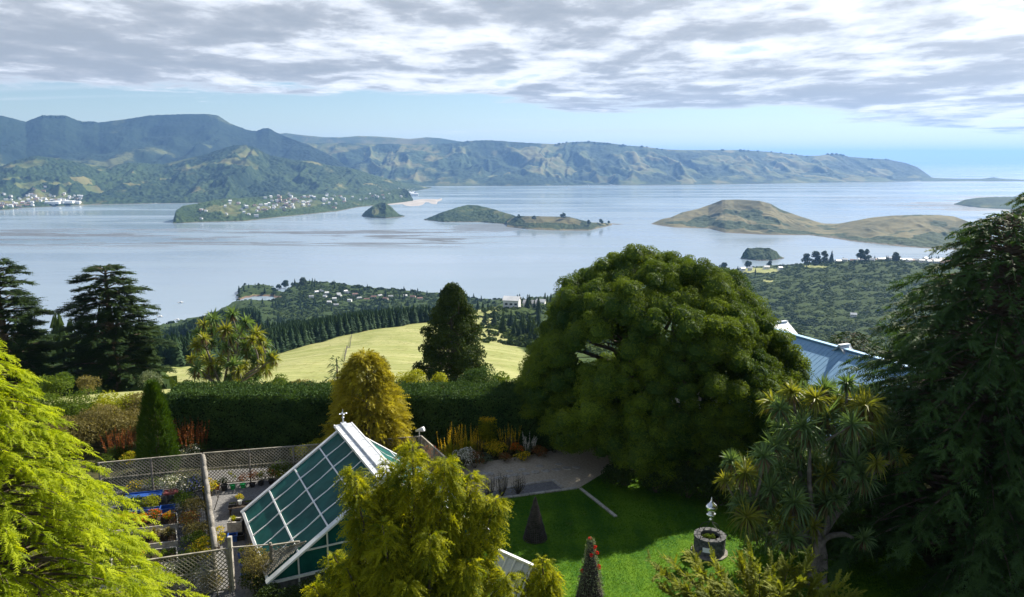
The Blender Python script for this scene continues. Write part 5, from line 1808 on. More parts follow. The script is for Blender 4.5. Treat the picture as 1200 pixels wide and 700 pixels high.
# ------------------------------------------------------------------ the house with the blue roof
def blue_house():
    zr = 6.0
    A = at_z(890, 382, zr); B = at_z(1012, 416.5, zr)
    d = unit((B - A) * [1, 1, 0]); A = A - d * 6.5; B = B + d * 5.0
    L = np.linalg.norm(B - A)
    n = np.array([d[1], -d[0], 0]); n = n if n[0] < 0 else -n      # toward the camera-left slope
    up = np.array([0, 0, 1.0])
    mid = (A + B) / 2
    gzh = float(height(mid[0], mid[1])) - 1.0
    root = thing('blue_roofed_house', 'house with a broad blue iron roof and two pale cross gables behind the domed tree', 'house', (mid[0], mid[1], gzh))
    run, drop = 7.2, 4.3
    for sg, nm in ((1, 'roof'), (-1, 'roof')):
        nn = n * sg
        e0 = A + nn * run - up * drop; e1 = B + nn * run - up * drop
        v = unit(A - e0); nr = unit(np.cross(d, v)); nr = nr if nr[2] > 0 else -nr
        g = Geo().bar((A + e0) / 2, (B + e1) / 2, np.linalg.norm(A - e0), 0.08, nr)
        k = int(L / 0.42)
        for i in range(k + 1):
            p = A + d * (L * i / k)
            g.bar(p + nr * 0.048, p + nn * run - up * drop + nr * 0.046, 0.03, 0.014, nr)
        g.build(nm, M_BLUEROOF, root)
    Geo().bar(A + up * 0.09, B + up * 0.09, 0.42, 0.09).build('ridge_cap', M_BLUEROOF, root)
    h = zr - drop - gzh - 0.1
    g = Geo().box((mid[0], mid[1], gzh + h / 2), (L - 0.8, run * 2 - 1.0, h), [d, n, up])
    for p in (A + d * 0.4, B - d * 0.4):
        pp = np.array([p + n * (run - 0.5) * [1, 1, 0], p - n * (run - 0.5), p])
        pp[0][2] = pp[1][2] = zr - drop + 0.02; pp[2][2] = zr - 0.3
        g.add(np.concatenate([pp, pp + d * 0.1]), [np.array([0, 1, 2]), np.array([3, 5, 4]), np.array([0, 3, 4, 1]), np.array([1, 4, 5, 2]), np.array([2, 5, 3, 0])])
    g.build('wall', M_HOUSEWALL, root)
    for k in range(4):
        p = mid + d * (L * (-0.36 + 0.24 * k)) + n * (run - 0.46)
        w_ = Geo().box((p[0], p[1], gzh + h * 0.55), (1.3, 0.06, 1.6), [d, n, up]).build('window', M_WINDOW, root)
        fr = Geo()
        for s in (-1, 1):
            fr.box(np.array([p[0], p[1], gzh + h * 0.55]) + d * 0.69 * s + n * 0.02, (0.10, 0.1, 1.8), [d, n, up])
            fr.box(np.array([p[0], p[1], gzh + h * 0.55]) + up * 0.86 * s + n * 0.02, (1.28, 0.1, 0.10), [d, n, up])
        fr.build('frame', M_WHITEPAINT, w_)
    # pale cross gables standing on the far slope
    for (u0, v0, u1, v1, hw) in [(896, 378.5, 922, 377, 2.6), (978, 407.5, 995, 404.0, 1.9)]:
        R1 = None
        t0 = at_z(u1, v1, zr + 0.3)
        s0 = np.dot(t0 - A, d)
        rdir = -n
        st = A + d * s0 - rdir * 0.4; st[2] = zr + 0.3
        Lw = max(0.9, np.dot(t0 - st, rdir))
        en = st + rdir * (Lw if Lw < 9 else 5.0)
        g = Geo()
        for sg in (-1, 1):
            v = unit(d * sg * hw - up * 1.7)
            nr = unit(np.cross(rdir, v)); nr = nr if nr[2] > 0 else -nr
            w2 = math.hypot(hw, 1.7)
            g.bar(st + v * w2 / 2, en + v * w2 / 2, w2, 0.07, nr)
            kk = int(np.linalg.norm(en - st) / 0.42)
            for i in range(kk + 1):
                p = st + (en - st) * i / kk
                g.bar(p + nr * 0.04, p + v * w2 + nr * 0.04, 0.04, 0.02, nr)
        g.bar(st + up * 0.06, en + up * 0.06, 0.3, 0.06)
        g.build('cross_gable_roof', M_GREYROOF, root)
        tri = np.array([en - rdir * 0.2 + d * hw * 0.92 - up * 1.7, en - rdir * 0.2 - d * hw * 0.92 - up * 1.7, en - rdir * 0.2 - up * 0.12])
        lo = tri[:2] - up * 3.0
        Geo().add(np.concatenate([tri, lo, tri - rdir * 0.2, lo - rdir * 0.2]), [np.array([[0, 2, 1]]), np.array([[0, 1, 4, 3]]), np.array([[5, 6, 7]]), np.array([[5, 8, 9, 6]])]).build('gable_wall', M_WHITEPAINT, root)
    p = at_z(964, 421, zr - 1.3)
    Geo().tube([p - up * 0.6, p + up * 0.55], [0.07, 0.07], 8).tube([p + up * 0.5, p + up * 0.62], [0.12, 0.05], 8).build('vent_pipe', M_WHITEPAINT, root)


blue_house()


def glazed_lantern():
    """white glazed roof end showing between the weeping conifers"""
    c = at_y(605, 684, 28.5)
    b = np.array([c[0], 28.5, 0.0]); zt = top_at(655, 28.5)
    root = thing('glazed_porch', 'white glazed gable of a porch showing between the weeping conifers', 'porch', b)
    up = np.array([0, 0, 1.0])
    e = unit(np.array([0.75, -0.66, 0])); n = np.array([e[1], -e[0], 0]); n = n if n[1] < 0 else -n
    L, hw, hz = 1.7, 0.8, zt - 0.95
    for sg in (-1, 1):
        A0 = b - e * L / 2 + up * zt; A1 = b + e * L / 2 + up * zt
        v = unit(n * sg * hw - up * 0.95); w2 = math.hypot(hw, 0.95)
        nr = unit(np.cross(e, v)); nr = nr if nr[2] > 0 else -nr
        for k in range(4):
            p = A0 + (A1 - A0) * (k + .5) / 4 + v * w2 / 2
            Geo().box(p, (L / 4 - 0.05, w2 - 0.05, 0.015), [e, v, nr]).build('pane', M_LEAD, root)
        g = Geo()
        for k in range(5):
            p = A0 + (A1 - A0) * k / 4 + nr * 0.02
            g.bar(p, p + v * w2, 0.07, 0.06, nr)
        g.bar(A0 + v * w2, A1 + v * w2, 0.1, 0.1, nr)
        g.build('glazing_bars', M_WHITEPAINT, root)
    Geo().bar(b - e * (L / 2 + .1) + up * (zt + .03), b + e * (L / 2 + .1) + up * (zt + .03), 0.14, 0.1).build('ridge', M_WHITEPAINT, root)
    Geo().box(b + up * hz / 2, (L - 0.15, 2 * hw - 0.15, hz), [e, n, up]).build('wall', M_WHITEPAINT, root)


glazed_lantern()


def farm_fence():
    """a post and wire fence down the grass spur"""
    pts = [on_ground(u, Y) for u, Y in zip(np.linspace(412, 404, 30), np.linspace(455, 240, 30))]
    root = thing('farm_fence', 'thin post and wire farm fence running down the pale grass slope', 'fence', pts[15])
    for p in pts:
        Geo().bar(p - [0, 0, .3], p + [0, 0, 1.3], .22, .22).build('post', M_TIMBER, root)
    w_ = Geo()
    for z in (.45, .8, 1.15):
        for a, b in zip(pts[:-1], pts[1:]):
            w_.bar(a + [0, 0, z], b + [0, 0, z], .05, .05)
    w_.build('wires', M_IRON, root)


farm_fence()
# ------------------------------------------------------------------ shrubs and plants of the garden
def gp(u, v):
    p = gz(u, v)
    return np.array([p[0], p[1], 0.0])


def hgt(p, vt):
    return max(0.25, top_at(vt, p[1]))


# mixed shrubs left of the hedge
for (u, v, vt, R, mat, lab, n) in [
        (92, 532, 474, 2.1, M_OLIVE, 'wide olive-brown twiggy shrub nearest the lime-green conifer', 15),
        (118, 522, 468, 2.0, M_OLIVE, 'olive-brown twiggy shrub with grey stems above the orange spikes', 15),
        (150, 520, 472, 1.8, M_OLIVE, 'rounded olive-brown shrub left of the conical conifer', 14),
        (96, 510, 456, 2.3, M_MIDLEAF, 'green leafy shrub under the whole cedar', 14),
        (138, 505, 452, 2.0, M_YELLEAF, 'lime-green topped shrub at the foot of the whole cedar', 14),
        (168, 505, 450, 1.7, M_OLIVE, 'tawny shrub behind the conical conifer', 12),
        (60, 512, 462, 2.4, M_MIDLEAF, 'green shrub between the lime-green conifer and the cut-off cedar', 14),
        (190, 500, 452, 1.3, M_MIDLEAF, 'small green shrub at the left end of the clipped hedge', 10)]:
    p = gp(u, v)
    shrub('shrub', lab, p, R, hgt(p, vt), mat, 'shrub', 46, 0.15, n)
# flower spikes beside the cone
for (u, v, vt, R, lab, ns) in [(143, 538, 507, 1.25, 'clump of rust-orange flower spikes left of the conical conifer', 34), (224, 536, 498, 1.35, 'clump of tall rust-orange flower spikes right of the conical conifer', 40)]:
    p = gp(u, v)
    clump('torch_lily', lab, p, R, hgt(p, vt) * 0.72, M_MIDLEAF, 'plant', 190, 0.035, M_RUST, None, 0.6, 1.9, 0.045, ns * 2)
for (u, v, vt, R, mat, fl, lab) in [
        (222, 541, 520, 1.0, M_GREYLEAF, M_WHITEFL, 'pale flowering shrub under the tall orange spikes'),
        (152, 545, 528, 0.7, M_YELLEAF, M_YELLOW, 'low yellow plant in front of the conical conifer'),
        (128, 545, 528, 0.9, M_MIDLEAF, None, 'low dark green plant left of the yellow one'),
        (208, 541, 525, 0.6, M_MIDLEAF, None, 'small green plant at the right foot of the conical conifer')]:
    p = gp(u, v)
    shrub('flowering_plant' if fl else 'shrub', lab, p, R, hgt(p, vt), mat, 'shrub', 80, 0.10, 8, flowers=fl, fdens=14)

# beyond the hedge
for (u, Y, vt, R, mat, lab, n, dens, sz) in [
        (483, 60, 422, 1.55, M_YELLEAF, 'clipped round golden-green bush above the hedge', 26, 70, 0.11),
        (512, 63, 430, 1.3, M_YELLEAF, 'bright lime leafy shrub right of the round golden bush', 9, 34, 0.22),
        (536, 61, 432, 1.5, M_DARKLEAF, 'dark green shrub under the tall dark tree', 10, 40, 0.18),
        (560, 60, 424, 2.0, M_HEDGE, 'grey-green rounded shrub right of the tall dark tree', 14, 46, 0.15),
        (592, 62, 432, 1.6, M_MIDLEAF, 'green shrub with bright leaves beside the grey-green one', 10, 40, 0.18),
        (612, 60, 436, 1.3, M_GREYLEAF, 'silvery shrub close to the left side of the domed tree', 9, 46, 0.15),
        (578, 60, 446, 0.9, M_YELLEAF, 'yellowish low shrub on top of the hedge line', 8, 46, 0.14),
        (330, 66, 436, 1.4, M_MIDLEAF, 'green shrub right of the cabbage tree beyond the hedge', 9, 40, 0.18),
        (352, 64, 440, 1.5, M_OLIVE, 'grey-brown twiggy shrub beyond the hedge', 10, 44, 0.16),
        (318, 62, 444, 1.2, M_YELLEAF, 'lime-green low shrub in front of the cabbage tree beyond the hedge', 8, 44, 0.15),
        (372, 62, 446, 1.1, M_GREYLEAF, 'low greyish shrub left of the golden cypress', 8, 44, 0.15),
        (215, 66, 440, 1.1, M_MIDLEAF, 'green shrub left of the cabbage tree beyond the hedge', 8, 40, 0.18),
        (70, 76, 432, 2.2, M_MIDLEAF, 'green shrub between the two cedars', 10, 36, 0.22),
        (104, 78, 438, 1.5, M_OLIVE, 'brownish shrub at the left foot of the whole cedar', 9, 36, 0.2),
        (178, 84, 432, 1.4, M_GREYLEAF, 'pale green shrub to the right of the whole cedar', 9, 36, 0.2)]:
    b = on_ground(u, Y)
    shrub('shrub', lab, b, R, max(1.0, top_at(vt, Y) - b[2]), mat, 'shrub', dens, sz, n)
b = on_ground(397, 58)
conifer('small_conifer', 'small dark conifer peeping out left of the golden cypress', b, top_at(417, 58) - b[2], 1.3, 60, M_FIRDARK, 0.5, 6, 0.05, 7, 0.3, 0.8, 0.25, 0.1, 0.2)
b = on_ground(992, 88)
conifer('dark_cypress', 'dark spreading cypress behind the pale cross gables', b, top_at(390, 88) - b[2], 5.5, 120, M_CEDAR, 1.1, 6, 0.12, 4, 2.0, 0.4, 0.12, 0.15, 0.15)
b = on_ground(930, 92)
conifer('small_dark_cypress', 'small pointed dark cypress seen over the blue roof ridge', b, top_at(386, 92) - b[2], 1.6, 60, M_CEDAR, 0.8, 6, 0.1, 4, 0.6, 0.7, 0.2, 0.2, 0.15)

# dark shrubs at the skirt of the domed tree and under the cabbage tree
for (u, v, vt, R, lab) in [
        (735, 570, 536, 1.5, 'dark shrub at the left foot of the domed tree, beside the path'),
        (768, 578, 538, 1.7, 'dark shrub under the domed tree, second from the path'),
        (805, 584, 540, 1.7, 'dark shrub under the domed tree, straight behind the well finial'),
        (842, 592, 545, 1.8, 'dark shrub under the domed tree, right of the well finial'),
        (880, 604, 556, 1.8, 'dark shrub between the well and the cabbage tree'),
        (905, 640, 588, 1.5, 'dark green shrub left of the cabbage tree trunk'),
        (990, 660, 600, 1.7, 'dark shrub right of the cabbage tree trunk'),
        (1030, 610, 545, 2.0, 'dark shrub behind the cabbage tree, against the big conifer')]:
    p = gp(u, v)
    shrub('dark_shrub', lab, p, R, hgt(p, vt), M_DARKLEAF, 'shrub', 40, 0.17, 12)

# flower border along the hedge
for (kind, u, v, vt, R, mat, fm, lab) in [
        ('s', 522, 551, 522, 0.9, M_YELLEAF, None, 'lime-green bush at the left end of the flower border'),
        ('c', 528, 543, 506, 1.1, M_YELLEAF, M_YELLOW, 'tall yellow-green spikes behind the trellis corner'),
        ('c', 546, 538, 503, 1.1, M_YELLEAF, M_YELLOW, 'yellow-green spikes in the middle of the border, left of the tall leafy plant'),
        ('c', 560, 534, 508, 0.9, M_OLIVE, M_YELLOW, 'olive grass clump touching the tall leafy plant'),
        ('s', 545, 549, 519, 0.9, M_GREYLEAF, M_WHITEFL, 'grey-leaved bush with white flowers at the path edge'),
        ('s', 533, 554, 532, 0.7, M_MIDLEAF, None, 'low green plant spilling on the path at the left end'),
        ('s', 556, 549, 527, 0.7, M_OLIVE, M_RUST, 'brownish-pink low plant beside the white-flowered bush'),
        ('t', 571, 526, 490, 0.75, M_YELLEAF, M_YELLOW, 'tall bright green leafy plant topped with yellow in the border'),
        ('s', 578, 536, 512, 0.9, M_YELLEAF, M_YELLOW, 'yellow-flowered mound in front of the tall leafy plant'),
        ('c', 598, 531, 502, 0.9, M_OLIVE, M_YELLOW, 'golden-stemmed clump right of the tall leafy plant'),
        ('s', 605, 535, 517, 0.6, M_MIDLEAF, M_ORANGE, 'orange-flowered plant in the right half of the border'),
        ('c', 619, 533, 513, 0.7, M_GREYLEAF, M_WHITEFL, 'clump with pale seed heads near the right end of the border'),
        ('s', 591, 541, 529, 0.6, M_OLIVE, M_RUST, 'low pinkish-brown plant along the path edge, middle of the border'),
        ('s', 611, 539, 528, 0.6, M_MIDLEAF, M_YELLOW, 'low green plant with yellow flowers along the path edge'),
        ('s', 632, 535, 522, 0.7, M_OLIVE, M_RUST, 'reddish low plant at the right end of the sunny border'),
        ('s', 650, 531, 517, 0.9, M_DARKLEAF, None, 'dark low plant where the border reaches the domed tree'),
        ('s', 568, 544, 532, 0.6, M_GREYLEAF, None, 'pale silvery edging plant by the path'),
        ('s', 504, 543, 521, 0.9, M_MIDLEAF, M_ORANGE, 'orange-flowered green plant behind the trellis return')]:
    p = gp(u, v)
    H = hgt(p, vt)
    if kind == 's':
        shrub('flowering_plant' if fm else 'border_plant', lab, p, R, H, mat, 'plant', 90, 0.085, 8, flowers=fm, fdens=44, fsize=0.085)
    elif kind == 'c':
        clump('border_grass', lab, p, R, H * 0.85, mat, 'plant', 150, 0.03, fm, None, 0.5, 1.6, 0.03, 26)
    else:
        root = thing('tall_leafy_plant', lab, 'plant', p)
        st = Geo(); C = []
        for k in range(16):
            a = k * 2.4; r = R * 0.8 * math.sqrt((k + .5) / 16)
            q_ = p + np.array([r * cos(a), r * sin(a), 0])
            st.tube([q_, q_ + [0.03, 0, H]], [0.02, 0.012], 5, False)
            C += [q_ + np.array([0, 0, z]) for z in np.linspace(0.35, H * 0.93, 9)]
        st.build('stem', M_MIDLEAF, root)
        puffs(Geo(), C, 0.17, 130, 0.12, None, -0.9, 0.4).build('foliage', mat, root)
        puffs(Geo(), [c + [0, 0, 0.12] for c in C[8::9]], 0.16, 130, 0.08, None, -0.6, 0.8).build('blossoms', fm, root)

# three bare shrubs by the path
for (u, v, vt, lab) in [(572, 585, 556, 'left bare twiggy shrub of the three beside the path'), (588, 583, 554, 'middle bare twiggy shrub of the three, browner at its foot'), (607, 580, 557, 'right bare twiggy shrub of the three, next to the dark obelisk')]:
    p = gp(u, v); H = hgt(p, vt)
    root = thing('bare_shrub', lab, 'shrub', p)
    g = Geo()
    for k in range(26):
        a = rng.uniform(0, 6.28); r = rng.uniform(0.1, 0.42)
        e = p + np.array([r * cos(a), r * sin(a), H * rng.uniform(0.7, 1.0)])
        m2 = p * 0.5 + e * 0.5 + [0.5 * r * cos(a), 0.5 * r * sin(a), 0]
        P = catmull([p, m2, e])
        g.tube(P, np.linspace(0.016, 0.004, len(P)), 4, False)
        for q2 in range(3):
            s_ = P[3 + q2 * 2]
            g.tube([s_, s_ + rng.normal(size=3) * 0.12 + [0, 0, 0.18]], [0.006, 0.003], 3, False)
    g.build('stems', M_WILLOW, root)
    P = p + np.array([0, 0, H * 0.5]) + rng.normal(size=(170, 3)) * np.array([0.2, 0.2, H * 0.24])
    Geo().polys(leaves(P, rvec(170), 0.07, 0.6), rng.uniform(0, 1, 170)).build('leaves', M_OLIVE, root)

# foreground shrub with layered sprays, lower right
def spray_shrub(label, tips, base, mat, seed):
    r_ = np.random.default_rng(seed)
    base = np.array(base, float)
    root = thing('layered_shrub', label, 'shrub', base)
    st = Geo(); B = []; Dn = []; LL = []; TN = []
    for (u, v, Y) in tips:
        e = at_y(u, v, Y)
        m2 = base * 0.45 + e * 0.55 + np.array([0, 0, 0.5])
        P = catmull([base, m2, e], 13)
        st.tube(P, np.linspace(0.06, 0.008, 13), 5, False)
        t0 = np.linspace(0, 1, 13)
        tn0 = r_.uniform(0.35, 0.8)
        for k in range(34):
            t = r_.uniform(0.45, 1.0)
            pp = np.array([np.interp(t, t0, P[:, i]) for i in range(3)])
            tg = unit(e - m2)
            sd = unit(np.cross(tg, [0, 0, 1.0]))
            dv = tg * r_.uniform(0.3, 1) + sd * r_.normal(0, 0.9) + np.array([0, 0, r_.normal(0.02, 0.16)])
            dv = unit(dv)
            ln = r_.uniform(0.3, 0.75)
            B.append(pp); Dn.append(dv); LL.append(ln); TN.append(tn0 + r_.uniform(-.2, .2))
            for j in range(4):
                B.append(pp + dv * ln * (0.3 + 0.17 * j)); Dn.append(unit(dv + r_.normal(size=3) * 0.5 * [1, 1, .3])); LL.append(ln * 0.55); TN.append(tn0 + r_.uniform(-.2, .25))
    T, ix = fronds(np.array(B), np.array(Dn), np.array(LL), 7, 0.30, 0.042, 0.12, 62, None, 0.15)
    st.build('branches', M_BARK, root)
    Geo().polys(T, np.clip(np.array(TN), 0, 1)[ix]).build('foliage', mat, root)
    return root


M_SPRAY = leaf_mat('layered_spray_leaves', (0.055, 0.085, 0.010), (0.25, 0.27, 0.025), 0.45)
Yb = 26.5
spray_shrub('wide layered shrub with golden-tipped sprays at the bottom right of the lawn', [(770, 668, Yb - .3), (790, 662, Yb + .4), (800, 690, Yb - 1), (822, 672, Yb), (838, 664, Yb + .6), (850, 690, Yb - 1.2), (868, 655, Yb + .5), (880, 652, Yb), (890, 672, Yb - .8), (905, 668, Yb), (925, 664, Yb + .4), (940, 676, Yb - .6),
            (948, 660, Yb), (960, 682, Yb - .6), (980, 690, Yb - .4), (915, 690, Yb - 1.4), (870, 695, Yb - 1.5), (830, 698, Yb - 1.6), (780, 694, Yb - .8), (995, 700, Yb), (812, 655, Yb + 1.2)], (xcol(890, Yb, 1), Yb, 0), M_SPRAY, 11)

# ------------------------------------------------------------------ nursery yard
fd = unit(tpt(235.5, 532) - tpt(116, 543))          # along the trellis
fe = np.array([fd[1], -fd[0], 0.0])                  # toward the camera
UP = np.array([0, 0, 1.0])


def raised_bed(label, u0, v0, u1, v1, wid):
    p0 = gz(u0, v0, 0.32); p1 = gz(u1, v1, 0.32)
    p0 = np.array([p0[0], p0[1], 0]); p1 = np.array([p1[0], p1[1], 0])
    q0, q1 = p0 - fd * wid, p1 - fd * wid
    root = thing('raised_bed', label, 'planter', (p0 + p1 + q0 + q1) / 4)
    for a, b in ((p0, p1), (q0, q1), (p0, q0), (p1, q1)):
        Geo().bar(a + UP * 0.17, b + UP * 0.17, 0.055, 0.34).build('board', M_PALESTONE, root)
    i = 0.05
    Geo().add(np.array([p0 - fd * i, p1 - fd * i, q1 + fd * i, q0 + fd * i]) + UP * 0.27, np.array([[3, 2, 1, 0]])).build('soil', M_SOIL, root)
    return p0, p1, q0, q1


B1 = raised_bed('raised bed of orange flowers, farthest of the three timber beds', 207, 601, 208.5, 614, 3.4)
B2 = raised_bed('raised bed of brown grasses, middle of the three timber beds', 206, 619, 208, 634, 3.4)
B3 = raised_bed('raised bed of low greens, nearest of the three timber beds', 206.5, 641, 208.5, 658, 3.0)


def in_bed(B, s, t):
    p0, p1, q0, q1 = B
    return (p0 * (1 - s) + q0 * s) * (1 - t) + (p1 * (1 - s) + q1 * s) * t + UP * 0.27


for B, s, t, kind, R, H, mat, fm, lab in [
        (B1, .12, .5, 's', .32, .5, M_YELLEAF, M_ORANGE, 'yellow-green plant with orange flowers at the right end of the far bed'),
        (B1, .32, .4, 's', .40, .6, M_MIDLEAF, M_ORANGE, 'orange-flowered green plant in the far bed'),
        (B1, .50, .6, 's', .38, .65, M_YELLEAF, M_ORANGE, 'brightest orange flowers in the middle of the far bed'),
        (B1, .70, .5, 's', .40, .6, M_MIDLEAF, M_ORANGE, 'orange and green plant beside the lime-green conifer in the far bed'),
        (B1, .90, .5, 's', .36, .6, M_YELLEAF, M_YELLOW, 'yellow plant at the left end of the far bed'),
        (B2, .12, .5, 'c', .42, .55, M_OLIVE, None, 'brown grass at the right end of the middle bed'),
        (B2, .32, .5, 'c', .45, .6, M_OLIVE, None, 'fuller brown grass in the middle bed'),
        (B2, .52, .5, 's', .40, .5, M_GREYLEAF, None, 'grey-green plant in the middle bed'),
        (B2, .75, .5, 's', .42, .55, M_MIDLEAF, None, 'green plant at the left of the middle bed'),
        (B3, .15, .5, 's', .40, .35, M_MIDLEAF, None, 'low green plant at the right end of the near bed'),
        (B3, .40, .5, 's', .42, .40, M_MIDLEAF, None, 'taller green plant in the near bed'),
        (B3, .68, .5, 's', .42, .50, M_YELLEAF, M_YELLOW, 'yellowish plant at the left of the near bed')]:
    p = in_bed(B, s, t)
    if kind == 's':
        shrub('bed_plant', lab, p, R * 1.3, H * 1.2, mat, 'plant', 120, 0.075, 8, flowers=fm, fdens=60, fsize=0.06)
    else:
        clump('bed_grass', lab, p, R * 1.35, H * 1.15, mat, 'plant', 150, 0.022, None, None, 0.7)


def bench(label, u0, v0, u1, v1, mat, d=0.7, h=0.55, name='staging_bench'):
    a = gz(u0, v0, h); b = gz(u1, v1, h)
    a = np.array([a[0], a[1], 0]); b = np.array([b[0], b[1], 0])
    root = thing(name, label, 'bench', (a + b) / 2)
    dd = unit(b - a); nn = np.array([-dd[1], dd[0], 0])
    Geo().bar(a + UP * h, b + UP * h, d, 0.06).bar(a + UP * (h + .05) - nn * d / 2, b + UP * (h + .05) - nn * d / 2, 0.03, 0.12).bar(a + UP * (h + .05) + nn * d / 2, b + UP * (h + .05) + nn * d / 2, 0.03, 0.12).build('tray_top', mat, root)
    for p in (a + dd * .15, b - dd * .15):
        for s in (-1, 1):
            Geo().bar(p + nn * s * d * .42, p + nn * s * d * .42 + UP * (h - .03), 0.06, 0.06).build('leg', M_TIMBER, root)
    return root


bench('long blue nursery bench along the back trellis', 146, 583.5, 189.5, 579, M_BLUE)
bench('short faded red bench continuing the blue one', 192, 578.5, 209, 576.5, M_PINKRAIL, 0.5)
bench('low blue tray on the ground left of the blue crate', 150, 600, 186, 597, M_BLUE, 0.35, 0.22, 'plant_tray')


def crate(label, u, v, sx, sy, h, mat, name='crate'):
    p = gp(u, v)
    root = thing(name, label, 'crate', p)
    g = Geo()
    for s in (-1, 1):
        g.box(p + fd * s * (sx / 2 - .02) + UP * h / 2, (0.03, sy, h), [fd, fe, UP])
        g.box(p + fe * s * (sy / 2 - .02) + UP * h / 2, (sx - .07, 0.03, h), [fd, fe, UP])
    g.box(p + UP * 0.025, (sx - .07, sy - .07, 0.03), [fd, fe, UP])
    g.build('tub', mat, root)
    r = Geo()
    for s in (-1, 1):
        r.box(p + fd * s * (sx / 2) + UP * h, (0.06, sy + .06, 0.04), [fd, fe, UP])
        r.box(p + fe * s * (sy / 2) + UP * h, (sx - .06, 0.06, 0.04), [fd, fe, UP])
    r.build('rim', mat, root)
    return p


crate('open blue crate at the right of the nursery beds', 196.5, 600, 0.75, 0.55, 0.3, M_BLUE)
crate('blue tub below the stone trough', 273, 634, 0.45, 0.4, 0.35, M_BLUE)
crate('dark tub beside the blue tub, against the glasshouse', 281, 632, 0.45, 0.4, 0.28, M_BLACKPOT)


def pot(label, u, v, r, h, mat, plant=None, ph=0.4, pr=0.25, fm=None, z=0.0, at=None):
    p = gp(u, v) if at is None else np.array(at, float)
    p = p + UP * z
    root = thing('plant_pot', label, 'pot', p)
    Geo().lathe(p, [(r * .72, 0), (r * .98, h * .9), (r * 1.1, h * .9), (r * 1.1, h), (r * .95, h), (r * .9, h * .86), (0.0, h * .85)], 14).build('pot', mat, root, False)
    if plant is not None:
        q_ = p + UP * h * .85
        a = rng.uniform(0, 6.28, 7); C = np.stack([q_[0] + pr * .5 * np.cos(a), q_[1] + pr * .5 * np.sin(a), q_[2] + ph * rng.uniform(.35, .8, 7)], 1)
        puffs(Geo(), C, pr * .5, 140, 0.075, None, -0.9).build('leaves', plant, root)
        if fm is not None:
            puffs(Geo(), C, pr * .55, 45, 0.06, None, -0.2).build('blossoms', fm, root)


for a in [(273, 573.5, .16, .3, M_GREENPOT, M_YELLEAF, 1.2, .22, None, 'bright green pot with a tall lime plant against the trellis'),
          (285, 572, .17, .28, M_GREENPOT, M_RUST, .75, .32, None, 'bright green pot below rust-red foliage'),
          (263, 575, .2, .38, M_BLACKPOT, M_DARKLEAF, .5, .3, None, 'large black pot at the back corner of the gravel yard'),
          (254, 574, .2, .3, M_TERRA, M_MIDLEAF, .4, .3, None, 'terracotta pot beside the dividing trellis'),
          (296, 571, .18, .26, M_BLACKPOT, M_RUST, .9, .38, None, 'black pot with dark red foliage'),
          (306, 569, .18, .26, M_BLACKPOT, M_MIDLEAF, .7, .35, M_YELLOW, 'black pot with a green plant dotted with yellow'),
          (318, 567.5, .18, .26, M_BLACKPOT, M_MIDLEAF, .85, .36, M_ORANGE, 'black pot with bright orange flowers'),
          (329, 566, .18, .26, M_BLACKPOT, M_YELLEAF, .6, .36, None, 'black pot with a lime plant at the glasshouse gable'),
          (341, 563, .2, .26, M_BLACKPOT, M_MIDLEAF, 1.1, .42, None, 'black pot with a tall green plant behind the glasshouse gable'),
          (282.5, 655, .15, .28, M_BLUE, M_MIDLEAF, .4, .22, None, 'blue pot farthest along the edge of the gravel walk'),
          (285, 667, .15, .28, M_BLUE, M_YELLEAF, .35, .22, None, 'blue pot in the middle of the edge of the gravel walk'),
          (287, 679, .18, .3, M_BLUE, M_MIDLEAF, .35, .25, None, 'blue pot nearest the bottom edge beside the gravel walk'),
          (271, 691, .12, .2, M_TERRA, None, 0, 0, None, 'small empty terracotta pot alone on the gravel walk')]:
    u, v, r, h, mt, pl, ph, pr, fm, lab = a
    pot(lab, u, v, r, h, mt, pl, ph, pr, fm)


def trough():
    p = gp(277, 624)
    root = thing('stone_trough', 'pale square stone trough with a small plant beside the glasshouse', 'planter', p)
    ex = unit(np.array([1.0, 0.12, 0])); ey = np.array([-ex[1], ex[0], 0])
    g = Geo()
    for s in (-1, 1):
        g.box(p + ex * s * .33 + UP * .42, (0.1, .62, .62), [ex, ey, UP], random.random())
        g.box(p + ey * s * .26 + UP * .42, (0.56, .1, .62), [ex, ey, UP], random.random())
    g.build('trough', M_PALESTONE, root)
    Geo().box(p + UP * 0.055, (.8, .66, .11), [ex, ey, UP]).build('plinth', M_STONE, root)
    Geo().box(p + UP * .62, (.56, .42, .04), [ex, ey, UP]).build('soil', M_SOIL, root)
    clump('trough_plant', 'small yellow-green plant growing in the stone trough', p + UP * .64 - ex * .1, .3, .45, M_YELLEAF, 'plant', 60, .02)


trough()


